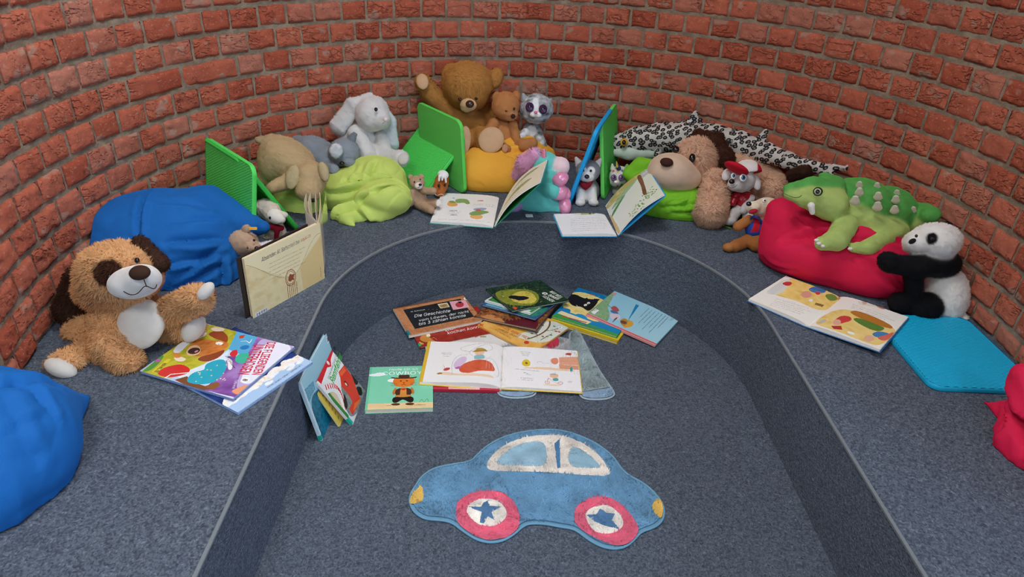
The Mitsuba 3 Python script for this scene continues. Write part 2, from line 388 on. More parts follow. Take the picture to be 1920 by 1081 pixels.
# ---------------------------------------------------------------- the setting: pit, platform, riser, brick wall, the rest of the room
HB = 0.28991                                   # the platform's height over the pit floor
UC, UR, UA = (0.11439, 1.80061), 0.705, 0.03126     # the pit: half a circle, then straight sides towards the room
def ucurve(r, front, n=64):
    """The pit's outline, from the left front end round the back to the right front end."""
    c, s = math.cos(UA), math.sin(UA); ex, ey = np.array([c, s]), np.array([-s, c])
    a = np.linspace(np.pi, 0, n); arc = np.array(UC) + r * (np.cos(a)[:, None] * ex + np.sin(a)[:, None] * ey)
    return np.vstack([arc[0] - ey * front, arc, arc[-1] - ey * front])
def flat(poly, z, holes=False):
    v, f = trimesh.creation.triangulate_polygon(poly, engine='earcut'); a = np.cross(v[f[:, 1]] - v[f[:, 0]], v[f[:, 2]] - v[f[:, 0]]); f = np.where((a < 0)[:, None], f[:, ::-1], f)
    return np.c_[v, np.full(len(v), z)], f
pit = ucurve(UR, 2.2); FRONT = -0.35
add('floor', flat(sbox(-3.2, -3.2, 3.2, 2.6).difference(Polygon()), 0), 'm_carpet'); tag('floor', 'dark blue grey speckled carpet of the sunken pit', kind='structure')
plat = sbox(-2.2, FRONT, 2.3, 3.5).difference(Polygon(np.vstack([pit, [[pit[-1, 0], -3]], [[pit[0, 0], -3]]])))
add('platform', flat(plat, HB), 'm_carpet'); tag('platform', 'carpeted bench step running round the pit in a horseshoe', kind='structure')
def strip(pts, z0, z1, closed=False):
    n = len(pts); v = np.vstack([np.c_[pts, np.full(n, z0)], np.c_[pts, np.full(n, z1)]]); i = np.arange(n - 1)
    return v, np.stack([i, i + 1, i + 1 + n, i + n], 1)
cut = pit.copy()
for e, o in ((0, 1), (-1, -2)): cut[e] = cut[o] + (cut[e] - cut[o]) * ((FRONT - cut[o][1]) / (cut[e][1] - cut[o][1]))
add('platform__riser', strip(cut, 0, HB), 'm_carpet', True); labels['platform__riser'] = {'label': 'upright carpeted face of the bench step'}
add('platform__end_face', strip(np.array([[-2.2, FRONT], cut[0]]), 0, HB), 'm_carpet'); add('platform__end_face_001', strip(np.array([cut[-1], [2.3, FRONT]]), 0, HB), 'm_carpet')
prof = np.array([[-.0025, -.006], [-.0034, .001], [-.0016, .0026], [.0038, .0026], [.0055, .0004]])      # a rounded nosing: (away from the pit, up)
off = [ucurve(UR + a, 2.2) for a, _ in prof]
for o in off:
    for e, q in ((0, 1), (-1, -2)): o[e] = o[q] + (o[e] - o[q]) * ((FRONT - o[q][1]) / (o[e][1] - o[q][1]))
tv = np.stack([np.c_[o, np.full(len(o), HB + b)] for o, (_, b) in zip(off, prof)], 1); L_ = len(tv)
tf = np.array([[i * 5 + j, i * 5 + j + 1, (i + 1) * 5 + j + 1, (i + 1) * 5 + j] for i in range(L_ - 1) for j in range(4)])
scene['m_trim'] = P_('#70777b', .6, specular=.4)
add('trim_1', (tv.reshape(-1, 3), tf), 'm_trim', 40); tag('trim_1', 'thin grey nosing strip along the edge of the bench', kind='structure')

TH0, TH1, ZTOP = math.radians(-114), math.radians(108), 2.7
def wall_shell():
    th = np.linspace(TH0, TH1, 420); z = np.linspace(HB - .02, ZTOP, 190)
    t, zz = np.meshgrid(th, z, indexing='ij')
    P0 = np.stack([np.sin(t) * WR, np.cos(t) * WR, zz], -1)
    r = WR + .0045 + .0045 * (meshkit.fbm(P0 * 26, 3, 4) - .5) * 2
    v = np.stack([WC[0] + np.sin(t) * r, WC[1] + np.cos(t) * r, zz], -1).reshape(-1, 3)
    a, b = len(th), len(z); i, j = np.meshgrid(np.arange(a - 1), np.arange(b - 1), indexing='ij')
    k = (i * b + j).ravel(); f = np.stack([k, k + 1, k + b + 1, k + b], 1)
    ends = []
    for e in (TH0, TH1):
        q = [[WC[0] + math.sin(e) * R_, WC[1] + math.cos(e) * R_, y] for R_ in (WR, WR + .25) for y in (HB - .02, ZTOP)]; ends.append(q)
    o = np.array([[WC[0] + math.sin(t_) * (WR + .25), WC[1] + math.cos(t_) * (WR + .25), y] for t_ in th[::6] for y in (HB - .02, ZTOP)])
    no = len(o) // 2; fo = np.array([[2 * i, 2 * i + 1, 2 * i + 3, 2 * i + 2] for i in range(no - 1)])
    V = np.vstack([v, o, ends[0], ends[1]]); n0 = len(v); n1 = n0 + len(o)
    F = np.vstack([f, fo + n0, [[n1, n1 + 1, n1 + 3, n1 + 2]], [[n1 + 4, n1 + 5, n1 + 7, n1 + 6]]])
    return V, F
add('wall_back', wall_shell(), 'm_mortar', 40); tag('wall_back', 'curved red brick wall with grey mortar round the reading nook', kind='structure')
def brick_mesh(w, h, seed):
    """A hand-moulded header: a lumpy face with worn arrises and folds, 26 mm of it built."""
    nu, nv = 11, 8
    u, v = np.meshgrid(np.linspace(-1, 1, nu), np.linspace(-1, 1, nv), indexing='ij')
    g = np.stack([u * 1.7, v * 1.2, np.zeros_like(u)], -1)
    ed = np.maximum(np.abs(u), np.abs(v)); x = u * w / 2 * (1 + .035 * (meshkit.noise(g * 1.6 + 7, seed) - .5) * 2 * (np.abs(u) > .7)); z = v * h / 2 * (1 + .10 * (meshkit.noise(g * 1.9, seed + 50) - .5) * 2 * (np.abs(v) > .6))
    fold = np.abs(meshkit.fbm(g * 1.5 + seed, 3, seed + 9) - .5)
    y = .0068 + .0040 * (meshkit.fbm(g * 1.6, 3, seed + 3) - .5) * 2 - .0045 * np.exp(-(fold / .05) ** 2) * (meshkit.noise(g * .8 + 4, seed + 70) > .36)
    y = np.where(ed > .97, -.001, y)
    y -= .0012 * (ed > .75) * (ed < .97)
    V = np.stack([x, y, z], -1).reshape(-1, 3); idx = np.arange(nu * nv).reshape(nu, nv)
    q = np.stack([idx[:-1, :-1], idx[1:, :-1], idx[1:, 1:], idx[:-1, 1:]], -1).reshape(-1, 4)
    ring = np.r_[idx[:-1, 0], idx[-1, :-1], idx[:0:-1, -1], idx[0, :0:-1]]
    bk = V[ring].copy(); bk[:, 1] = -.02; n0 = len(V); m = len(ring); i = np.arange(m)
    s = np.stack([ring, n0 + i, n0 + (i + 1) % m, ring[(i + 1) % m]], 1)
    return np.vstack([V, bk]), np.vstack([q, s])
def face_px(p):
    """Rough size in the camera's view of something 1 m2 large at p, 0 when outside it."""
    d = np.asarray(p) - EYE; w = d @ _f
    if w < .1: return 0
    x, y = d @ right / w, d @ up / w
    if abs(x) > .79 or abs(y) > .46: return 0
    n = nrm([WC[0] - p[0], WC[1] - p[1], 0]); return max(0, -(d @ n) / np.linalg.norm(d)) / w ** 2
rb = random.Random(11); slots = []
for row in range(-13, 16):
    z0 = max(HB, Z0 + row * DZ); z1 = Z0 + (row + 1) * DZ; s = TH0 * WR + .004; odd = row % 2 == 1
    n0 = math.ceil((TH0 * WR - .016 + (0 if odd else .0583)) / PITCH); n1 = math.floor((TH1 * WR - .016 + (0 if odd else .0583)) / PITCH); skip = False
    jit = {}
    for i in range(n0, n1):
        j0, j1 = (jit.setdefault(q, rb.uniform(-.005, .005)) for q in (i, i + 1))
        if skip: skip = False; continue
        long = 2 if rb.random() < .018 and i + 2 <= n1 else 1
        if long == 2: j1 = jit.setdefault(i + 2, rb.uniform(-.005, .005)); skip = True
        a, b = .016 - (0 if odd else .0583) + i * PITCH + j0, .016 - (0 if odd else .0583) + (i + long) * PITCH + j1
        slots.append((row, (a + b) / 2, b - a - .0115, z0, z1, long))
kinds = {(l, k): brick_mesh(.105 if l == 1 else .221, .070, k + 30 * l) for l in (1, 2) for k in range(14 if l == 1 else 6)}
plys = {q: mikit.ply(m, 'm_brick', 50) for q, m in kinds.items()}
scored = []
for row, s, w, z0, z1, l in slots:
    th = s / WR; zc = (z0 + z1) / 2; p = np.array([WC[0] + math.sin(th) * WR, WC[1] + math.cos(th) * WR, zc])
    k = rb.randrange(14 if l == 1 else 6); flipx = rb.choice((1, -1)); out = rb.uniform(-.0015, .003)
    M = np.eye(4); M[:3, 0] = [-math.cos(th), math.sin(th), 0]; M[:3, 1] = [-math.sin(th), -math.cos(th), 0]; M[:3, 2] = [0, 0, 1]
    M[:3, 3] = p + M[:3, 1] * out; M[2, 3] += rb.uniform(-.002, .002)
    M[:3, 0] *= w / (.105 if l == 1 else .221); M[:3, 2] *= (z1 - z0 - .0168) / .070 if z0 > HB else (z1 - z0 - .013) / .070
    if rb.random() < .5: M[:3, 0] *= -1; M[:3, 2] *= -1
    scored.append((face_px(p) * w, (l, k), M))
order = sorted(range(len(scored)), key=lambda i: -scored[i][0])
shown = {i for i in order[:300]}
bv, bf, at_ = [], [], 0; nb = 0
for i, (sc_, q, M) in enumerate(scored):
    if i in shown:
        nb += 1; scene['wall_back__brick' + (f'_{nb - 1:03d}' if nb > 1 else '')] = {**plys[q], 'to_world': T(M.tolist())}
    else:
        v, f = kinds[q]; bv.append(v @ M[:3, :3].T + M[:3, 3]); bf.append(f + at_); at_ += len(v)
add('wall_back__brickwork', (np.vstack(bv), np.vstack(bf)), 'm_brick', 50); labels['wall_back__brickwork'] = {'kind': 'stuff'}
def join_boxes(bs): return trimesh.util.concatenate([trimesh.creation.box(s, T4(*c)) for c, s in bs])
def panel(key, pts, m, label): add(key, (np.array(pts, float), np.array([[0, 1, 2, 3]])), m); tag(key, label, kind='structure')
panel('ceiling', [[-3.2, -3.2, 2.7], [-3.2, 3.6, 2.7], [3.2, 3.6, 2.7], [3.2, -3.2, 2.7]], 'm_plaster', 'plain white ceiling of the room')
panel('wall_left', [[-3.2, -3.2, 0], [-3.2, 3.6, 0], [-3.2, 3.6, 2.7], [-3.2, -3.2, 2.7]], 'm_plaster', 'plain side wall of the room')
panel('wall_right', [[3.2, -3.2, 0], [3.2, 3.6, 0], [3.2, 3.6, 2.7], [3.2, -3.2, 2.7]], 'm_plaster', 'plain side wall of the room')
panel('wall_front', [[-3.2, -3.2, 0], [3.2, -3.2, 0], [3.2, -3.2, 2.7], [-3.2, -3.2, 2.7]], 'm_plaster', 'plain wall of the room facing the nook')
# a daylight window in the room's side wall
WY0, WY1, WZ0, WZ1 = -2.3, -0.5, .85, 2.25
add('window_1', join_boxes([((3.17, y, (WZ0 + WZ1) / 2), (.06, .07, WZ1 - WZ0 + .14)) for y in (WY0 - .035, (WY0 + WY1) / 2, WY1 + .035)] + [((3.17, (WY0 + WY1) / 2, z), (.06, WY1 - WY0, .07)) for z in (WZ0 - .035, WZ1 + .035)]), 'm_white'); tag('window_1', 'window of the room that lets in daylight', kind='structure')
d_ = mikit.ply((np.array([[3.185, WY0, WZ0], [3.185, WY1, WZ0], [3.185, WY1, WZ1], [3.185, WY0, WZ1]]), np.array([[0, 2, 1], [0, 3, 2]])), 'm_white'); d_['emitter'] = {'type': 'area', 'radiance': {'type': 'rgb', 'value': [4.4, 5.7, 8.0]}}
scene['window_1__pane'] = d_

# ---------------------------------------------------------------- bean bags
def crease(d, k=.02): return cp(d, k=k, neg=True)
from scipy.spatial import cKDTree
def fold(v, n, lines):
    """Presses cloth folds into a skin: each line (point, point, width, depth) is laid onto the surface; a sharp valley with a soft roll beside it."""
    tree = cKDTree(v); out = np.zeros(len(v))
    for a, w1, b, w2, dep, roll in lines:
        q = np.linspace(0, 1, 24)[:, None]; pts = v[tree.query(np.array(a) * (1 - q) + np.array(b) * q)[1]]
        for _ in range(3): pts[1:-1] = (pts[:-2] + 2 * pts[1:-1] + pts[2:]) / 4
        fine = np.vstack([pts[:-1] + (pts[1:] - pts[:-1]) * t for t in (0, .25, .5, .75)]); par = np.concatenate([(np.arange(23) + t) / 23 for t in (0, .25, .5, .75)])
        d, k = cKDTree(fine).query(v); t = par[k]; w = (w1 * (1 - t) + w2 * t); env = np.sin(np.pi * np.clip(t * .92 + .04, 0, 1)) ** .6
        tang = nrm(np.array(b) - np.array(a)); side = np.einsum('ij,ij->i', v - fine[k], np.cross(n, tang)); x = np.where(side > 0, d, -d)
        out += env * dep * (-np.exp(-np.abs(d) / (w * .55)) + roll * np.exp(-((x - 1.7 * w) / w) ** 2) + .25 * roll * np.exp(-((x + 2 * w) / w) ** 2))
    return v + n * out[:, None]
def FO(d, dep=.014, roll=.8): return (d[:3], d[3], d[4:7], d[7], dep * 1.15, roll)
def bag(key, label, prims, color, h=None, folds=(), bump=((.004, 9), (.0012, 26)), crumple=.0045, scale=5., seed=0):
    v, f, n = blob(prims, h, bump, HB)
    r = np.abs(meshkit.fbm(v * [scale, scale, scale * 1.6] + seed, 2, 8) - .5) * 2
    v = v - n * (crumple * np.exp(-(r / .13) ** 1.0) * (meshkit.noise(v * 3 + seed, 4) > .35))[:, None]; n = vnormals(v, f)
    if folds: v = fold(v, n, folds)
    v[:, 2] = np.maximum(v[:, 2], HB)
    tag(key, label, 'bean bag'); add(key, (v, f), 'm_bag', True, paint(v, [], color, .04, 14))
    return v, f, n
bag('bean_bag', 'big crumpled royal blue bean bag against the wall behind the brown and tan dog', [
    el((-1.1681, 1.98, 0.3449, 0.2678, 0.1974, 0.1674), k=.02), el((-1.1198, 2.06, 0.3683, 0.1988, 0.1518, 0.1627), k=.05), el((-1.2623, 1.96, 0.388, 0.1385, 0.1143, 0.1039), k=.05), el((-0.9973, 1.95, 0.2916, 0.1128, 0.1093, 0.1058), k=.04),
    cp((-1.0409, 2.1, 0.4282, 0.1014, -0.8739, 2.09, 0.4031, 0.0308), k=.03), cp((-0.8979, 2.08, 0.3883, 0.0254, -0.8477, 2.07, 0.4119, 0.0234), k=.01),
    crease((-0.825, 1.9, 0.4438, 0.0167, -0.9861, 1.8, 0.4612, 0.0048), .02), crease((-0.8503, 1.87, 0.4014, 0.0233, -0.8967, 1.83, 0.2963, 0.0084), .02)],
    '#135ea6', .0065, [FO((-0.8957, 1.95, 0.4342, 0.02, -1.066, 1.82, 0.4679, 0.012), .02), FO((-0.8815, 1.9, 0.403, 0.014, -1.0735, 1.8, 0.387, 0.01), .014), FO((-1.1856, 2.02, 0.5478, 0.01, -1.1515, 1.84, 0.4619, 0.008), .016), FO((-1.3283, 1.95, 0.4604, 0.012, -1.2865, 1.88, 0.4068, 0.008), .014),
     FO((-0.8925, 1.9, 0.4397, 0.012, -1.0711, 1.78, 0.3141, 0.01), .014), FO((-0.9325, 1.88, 0.3531, 0.01, -1.0856, 1.78, 0.2846, 0.01), .014), FO((-0.9959, 2, 0.5177, 0.016, -1.1252, 1.97, 0.5262, 0.012), .010), FO((-0.944, 2, 0.4686, 0.012, -1.0472, 1.9, 0.5033, 0.01), .010), FO((-0.9006, 1.88, 0.3931, 0.012, -0.9151, 1.85, 0.2835, 0.01), .016)], seed=1)
bag('bean_bag_001', 'royal blue bean bag cut off by the lower left corner of the photo', [
    el((-1.1329, 1.03, 0.3518, 0.2285, 0.1839, 0.1895), k=.02), cp((-1.0543, 1.11, 0.3598, 0.1306, -1.0224, 1.282, 0.3026, 0.0091), k=.04), cp((-1.027, 0.96, 0.3398, 0.1018, -1.0082, 1, 0.3303, 0.0662), k=.05)], '#135ea6', .008,
    [FO((-1.0287, 1.05, 0.5521, 0.02, -1.0091, 1.12, 0.4145, 0.012), .012), FO((-1.0214, 1.1, 0.5148, 0.014, -1.0113, 1.05, 0.3719, 0.01), .009), FO((-1.007, 1, 0.4184, 0.014, -1.032, 1.2, 0.2984, 0.01), .008), FO((-1.0346, 1.05, 0.4708, 0.015, -0.9936, 0.98, 0.3516, 0.015), .006)], seed=2)
bag('bean_bag_002', 'lime green bean bag lying in thick folds under the white bunny', [
    el((-0.6382, 2.6, 0.325, 0.2103, 0.1052, 0.1446), k=.02), el((-0.5813, 2.64, 0.392, 0.1227, 0.0833, 0.1096), k=.03), el((-0.8792, 2.58, 0.2719, 0.1275, 0.0835, 0.1099), k=.03), el((-0.5256, 2.5, 0.3541, 0.1098, 0.076, 0.1056), k=.02),
    el((-0.6609, 2.43, 0.3011, 0.0625, 0.0354, 0.05), k=.012), el((-0.5835, 2.46, 0.3039, 0.1052, 0.0463, 0.0631), k=.015), cp((-0.6577, 2.4, 0.3033, 0.0289, -0.6229, 2.37, 0.2875, 0.0102), k=.012), el((-0.8526, 2.5, 0.2609, 0.0988, 0.0515, 0.0558), k=.03),
    crease((-0.7283, 2.4, 0.392, 0.0101, -0.5441, 2.4, 0.4159, 0.0121), .014), crease((-0.5482, 2.42, 0.4163, 0.0122, -0.4221, 2.5, 0.4273, 0.0083), .014), crease((-0.6819, 2.38, 0.3507, 0.0102, -0.6132, 2.39, 0.4072, 0.0101), .014)],
    '#bccf68', .005, [FO((-0.7639, 2.45, 0.3739, 0.012, -0.423, 2.53, 0.4135, 0.01), .022), FO((-0.6992, 2.4, 0.3008, 0.012, -0.5691, 2.42, 0.4064, 0.01), .022), FO((-0.62, 2.4, 0.3413, 0.012, -0.5457, 2.42, 0.2691, 0.01), .016), FO((-0.5851, 2.5, 0.4222, 0.014, -0.5646, 2.58, 0.4824, 0.012), .016), FO((-0.6734, 2.48, 0.4335, 0.01, -0.5625, 2.5, 0.4543, 0.012), .012), FO((-0.4196, 2.5, 0.3649, 0.01, -0.5534, 2.44, 0.3948, 0.01), .014), FO((-0.6573, 2.56, 0.4841, 0.012, -0.6781, 2.46, 0.443, 0.01), .010), FO((-0.9303, 2.5, 0.3301, 0.01, -0.8177, 2.47, 0.3084, 0.01), .01), FO((-0.6757, 2.41, 0.3158, 0.008, -0.6253, 2.41, 0.2962, 0.008), .01)], seed=3)
bag('bean_bag_003', 'plump golden yellow bean bag under the two brown bears', [
    el((-0.1004, 2.92, 0.32, 0.2217, 0.1253, 0.1591), k=.02), el((-0.1717, 2.9, 0.3284, 0.1197, 0.1101, 0.1436), k=.03), el((0.0424, 2.98, 0.3471, 0.1415, 0.1025, 0.1464), k=.04), cp((0.0641, 2.98, 0.389, 0.0436, 0.1357, 3, 0.4115, 0.0219), k=.03),
    el((-.03, 3.0, .38, .17, .14, .12), up_axis=True, k=.03)], '#e6a83c', .006, [FO((-0.0546, 2.88, 0.407, 0.012, 0.0621, 2.93, 0.421, 0.01), .014), FO((-0.0653, 2.86, 0.3987, 0.01, 0.0418, 2.86, 0.3705, 0.01), .012), FO((0.0028, 2.93, 0.4176, 0.01, 0.0303, 2.88, 0.3625, 0.01), .010), FO((-0.2191, 2.88, 0.3975, 0.01, -0.1661, 2.83, 0.2951, 0.01), .007)], crumple=.003, seed=4)
bag('bean_bag_004', 'grass green bean bag squashed under the shaggy pink beige puppy', [
    el((0.663, 2.7, 0.3129, 0.1811, 0.0951, 0.1267), k=.02), el((0.5781, 2.74, 0.3596, 0.1091, 0.0909, 0.1136), k=.03), el((0.7193, 2.66, 0.309, 0.1119, 0.0627, 0.0806), k=.03), cp((0.8024, 2.6, 0.2728, 0.0265, 0.869, 2.54, 0.2853, 0.0108), k=.03),
    cp((0.4735, 2.78, 0.4129, 0.0296, 0.513, 2.78, 0.4556, 0.0271), k=.02), cp((0.513, 2.78, 0.4556, 0.0271, 0.5673, 2.76, 0.4659, 0.0224), k=.02)], '#79bd2b', .0055,
    [FO((0.5762, 2.57, 0.344, 0.012, 0.7261, 2.55, 0.3893, 0.01), .016), FO((0.6858, 2.58, 0.409, 0.012, 0.6016, 2.56, 0.3777, 0.01), .014), FO((0.6286, 2.54, 0.3228, 0.01, 0.7732, 2.53, 0.3429, 0.01), .012), FO((0.7105, 2.6, 0.4139, 0.01, 0.668, 2.54, 0.3439, 0.01), .01)], seed=5)
bag('bean_bag_005', 'crimson red bean bag under the green crocodile, beside the panda', [
    el((1.1691, 2.22, 0.3682, 0.2299, 0.1609, 0.182), k=.02), el((1.0176, 2.27, 0.388, 0.1126, 0.136, 0.1457), k=.03), el((1.2556, 2.12, 0.3513, 0.1669, 0.115, 0.1391), k=.04), el((1.0772, 2.2, 0.3619, 0.1905, 0.0952, 0.1524), k=.04), cp((0.9509, 2.3, 0.4763, 0.0501, 0.9457, 2.26, 0.3342, 0.047), k=.03),
    crease((0.981, 2.12, 0.5114, 0.0215, 1.0256, 2.11, 0.499, 0.0107), .03)], '#cf1a45', .0065,
    [FO((0.9431, 2.15, 0.4144, 0.014, 1.08, 2.1, 0.4833, 0.012), .016), FO((1.036, 2.1, 0.4807, 0.012, 0.9605, 2.2, 0.5202, 0.01), .016), FO((0.9105, 2.2, 0.3409, 0.01, 0.9748, 2.1, 0.3339, 0.01), .008), FO((1.0679, 2.1, 0.4627, 0.012, 1.3281, 2.1, 0.4385, 0.01), .010), FO((1.1463, 2.05, 0.4326, 0.014, 1.3064, 2.02, 0.337, 0.01), .010)], crumple=.004, seed=6)
bag('bean_bag_006', 'crimson red bean bag cut off by the right edge of the photo', [
    el((1.53, 1.08, .42, .26, .25, .22), up_axis=True, k=.02), cp((1.3575, 1.38, 0.2956, 0.0907, 1.2953, 1.475, 0.2884, 0.0086), k=.04), cp((1.2822, 1.33, 0.427, 0.0567, 1.2566, 1.37, 0.4641, 0.0286), k=.03), el((1.3138, 1.28, 0.2952, 0.0967, 0.098, 0.1045), k=.04)], '#cf1a45', .007,
    [FO((1.2539, 1.4, 0.4195, 0.012, 1.2503, 1.28, 0.2905, 0.01), .022), FO((1.2586, 1.36, 0.4261, 0.012, 1.242, 1.24, 0.3279, 0.01), .02), FO((1.2969, 1.44, 0.312, 0.01, 1.2641, 1.3, 0.2545, 0.01), .012)], seed=7)

# ---------------------------------------------------------------- foam seat mats
def mat(key, label, A, u, v, w, h, color, textured=('top', 'bottom'), t=.016, rim=None, group=None, pitch=.0095):
    """A foam board: A is the corner, u and v its edges' directions, u x v points out of the top."""
    A, u = np.array(A, float), nrm(u); v = nrm(np.array(v, float) - u * (np.array(v) @ u)); n = np.cross(u, v)
    tag(key, label, 'foam mat', group)
    out = sbox(0, 0, w, h).buffer(-.035).buffer(.035, 10); pts = np.array(out.exterior.coords)[:-1]
    if Polygon(pts).exterior.is_ccw is False: pts = pts[::-1]
    rings = [(0.0, .004), (.003, .0005), (t - .003, .0005), (t, .004)]; c = pts.mean(0)
    V = []
    for z, inset in rings:
        q = np.array(out.buffer(-inset, 10).exterior.coords)[:-1]
        d = pts - c; q2 = c + d * (1 - inset / np.linalg.norm(d, axis=1, keepdims=True)); V.append(np.c_[q2, np.full(len(q2), z - t)])
    m = len(pts); i = np.arange(m); F = np.vstack([np.stack([a * m + i, a * m + (i + 1) % m, (a + 1) * m + (i + 1) % m, (a + 1) * m + i], 1) for a in range(3)])
    V = np.vstack(V); X = A + V[:, :1] * u + V[:, 1:2] * v + V[:, 2:] * n
    add(key + '__rim', (X, F), 'm_foam', 50, rim or color)
    for side, z, sg in (('top', 0, 1), ('bottom', -t, -1)):
        inner = out.buffer(-.0038, 10)
        if side in textured:      # a grid of small dents pressed into the foam, row against row
            nx, ny = int(w / .0026), int(h / .0026); gx, gy = np.meshgrid(np.linspace(0, w, nx), np.linspace(0, h, ny), indexing='ij')
            a = gx / pitch; bb = gy / pitch + .5 * (np.floor(a) % 2); fa, fb = a - np.floor(a) - .5, bb - np.floor(bb) - .5
            ok = shapely.contains_xy(inner, gx, gy); ring = np.array(inner.exterior.coords)[:-1]
            hgt = -.0036 * np.exp(-((fa / .34) ** 2 + (fb / .30) ** 2) ** 1.5) + .0008 - .0018 * np.exp(-((.5 - np.abs(fa)) / .10) ** 2)
            idx = np.arange(nx * ny).reshape(nx, ny); full = ok[:-1, :-1] & ok[1:, :-1] & ok[1:, 1:] & ok[:-1, 1:]
            qd = np.stack([idx[:-1, :-1], idx[1:, :-1], idx[1:, 1:], idx[:-1, 1:]], -1)[full]
            rim_v = np.c_[gx.ravel(), gy.ravel(), hgt.ravel()]
            base_v, base_f = trimesh.creation.triangulate_polygon(inner, engine='earcut'); aa = np.cross(base_v[base_f[:, 1]] - base_v[base_f[:, 0]], base_v[base_f[:, 2]] - base_v[base_f[:, 0]]); base_f = np.where((aa < 0)[:, None], base_f[:, ::-1], base_f)
            P3 = np.vstack([rim_v, np.c_[base_v, np.full(len(base_v), -.0052)]]); FF = np.vstack([qd[:, [0, 1, 2]], qd[:, [0, 2, 3]], base_f + len(rim_v)])
        else:
            pv, FF = trimesh.creation.triangulate_polygon(inner, engine='earcut'); aa = np.cross(pv[FF[:, 1]] - pv[FF[:, 0]], pv[FF[:, 2]] - pv[FF[:, 0]]); FF = np.where((aa < 0)[:, None], FF[:, ::-1], FF); P3 = np.c_[pv, np.zeros(len(pv))]
        X = A + P3[:, :1] * u + P3[:, 1:2] * v + (z + sg * P3[:, 2:]) * n
        used = np.unique(FF); re_ = np.zeros(len(X), int); re_[used] = np.arange(len(used)); X, FF = X[used], re_[FF]
        add(num(key + '__face'), (X, FF if sg > 0 else FF[:, ::-1]), 'm_foam_top' if side in textured else 'm_foam', True, color)
GREEN, MBLUE = '#50d25c', '#189bd8'
Zv = np.array([0, 0, 1.])
mat('foam_mat', 'turquoise blue ribbed foam mat lying flat on the bench below the panda', (1.165, 1.515, HB + .016), (1, .02, 0), (-.02, 1, 0), .316, .385, '#12a6cf', pitch=.0125)
# tent beside the blue bean bag: ridge running back to the left
R2 = np.array([-.868, 2.106, .604]); dr_ = nrm([-.707, .707, 0])
b1 = np.array([-.905, 2.073, HB]); mat('foam_mat_001', 'bright green ribbed foam mat propped up behind the blue bean bag, its dimpled face showing', b1 + dr_ * .385, -dr_, R2 - b1, .385, float(np.linalg.norm(R2 - b1)) + .004, GREEN)
b2 = np.array([-.80, 2.305, HB]); mat('foam_mat_002', 'green foam mat leaning edge on against the lime bean bag, behind the sheep', b2, dr_, R2 + dr_ * .096 + [.014, .014, -.02] - b2, .31, float(np.linalg.norm(R2 + dr_ * .096 - b2)), '#3cc24c')
# tent beside the yellow bean bag
mr = np.array([-.226, 2.734, HB]); du = nrm(np.array([-.453, 3.016, HB]) - mr); tr_ = np.array([-.246, 2.718, .612])
mat('foam_mat_003', 'smooth green foam mat standing upright next to the yellow bean bag', mr + du * .35, -du, tr_ - mr, .35, .325, '#62c95a', textured=('bottom',), rim='#5bd057')
lr = np.array((-0.4044, 2.679, 0.2899)); lt = np.array([-.272, 2.905, .50])
mat('foam_mat_004', 'bright green ribbed foam mat leaning on the upright mat, behind the small beige bear', lr + du * .34, -du, np.array((-0.2653, 2.86, 0.5119)) - lr, .34, float(np.linalg.norm(np.array((-0.2653, 2.86, 0.5119)) - lr)), GREEN)
# tent over the husky
t3 = np.array([.318, 2.74, .628]); g3 = np.array([.379, 2.755, HB]); bl3 = np.array([.205, 2.675, HB]); ax3 = nrm([.10, .36, 0])
mat('foam_mat_005', 'blue foam mat leaning over the husky, left side of its tent', bl3 + ax3 * .36, -ax3, t3 + [-.008, 0, -.012] - bl3, .36, float(np.linalg.norm(t3 - bl3)) - .006, MBLUE)
mat('foam_mat_006', 'light green foam mat standing nearly upright to the right of the husky', g3, ax3, t3 + [.008, 0, 0] - g3, .36, float(np.linalg.norm(t3 - g3)) - .004, '#4cc04a', rim='#6bd862')

# ---------------------------------------------------------------- picture books
class AF:
    """Drawing coordinates on a sheet: (x0, y0), (x1, y0) and (x0, y1) lie at the three given points."""
    def __init__(self, p, x0, y0, x1, y1): self.o, self.a, self.b = np.array(p[0]), (np.array(p[1]) - p[0]) / (x1 - x0), (np.array(p[2]) - p[0]) / (y1 - y0); self.x0, self.y0 = x0, y0
    def one(self, x, y): return tuple(self.o + self.a * (x - self.x0) + self.b * (y - self.y0))
    def __call__(self, *a): return tuple(self.one(x, y) for x, y in zip(a[::2], a[1::2]))
def frame(q):
    """Corner, unit directions, width and height of a sheet given by bottom left, bottom right and top left corners."""
    A, Bq, Cq = (np.array(p, float) for p in q); u = Bq - A; w = np.linalg.norm(u); u = u / w; v = Cq - A; v = v - u * (v @ u); h = np.linalg.norm(v); v = v / h
    return A, u, v, np.cross(u, v), w, h
def bxx(A, u, v, n, u0, u1, v0, v1, n0, n1, r=.0006):
    """A board in the sheet's own directions, its edges eased."""
    P_ = [(a, b, c) for a in (u0, u1) for b in (v0, v1) for c in (n0, n1)]
    q = []
    for a, b, c in P_:
        sa, sb, sc = (1 if a == u1 else -1), (1 if b == v1 else -1), (1 if c == n1 else -1)
        q += [(a - sa * r, b - sb * r, c), (a - sa * r, b, c - sc * r), (a, b - sb * r, c - sc * r)]
    hull = trimesh.convex.convex_hull(np.array(q)); V = np.array(hull.vertices)
    return A + V[:, :1] * u + V[:, 1:2] * v + V[:, 2:] * n, np.array(hull.faces)
def join(*ms):
    V, F, a = [], [], 0
    for v, f in ms:
        f = np.asarray(f); f = np.vstack([f[:, [0, 1, 2]], f[:, [0, 2, 3]]]) if f.shape[1] == 4 else f
        V.append(v); F.append(f + a); a += len(v)
    return np.vstack(V), np.vstack(F)
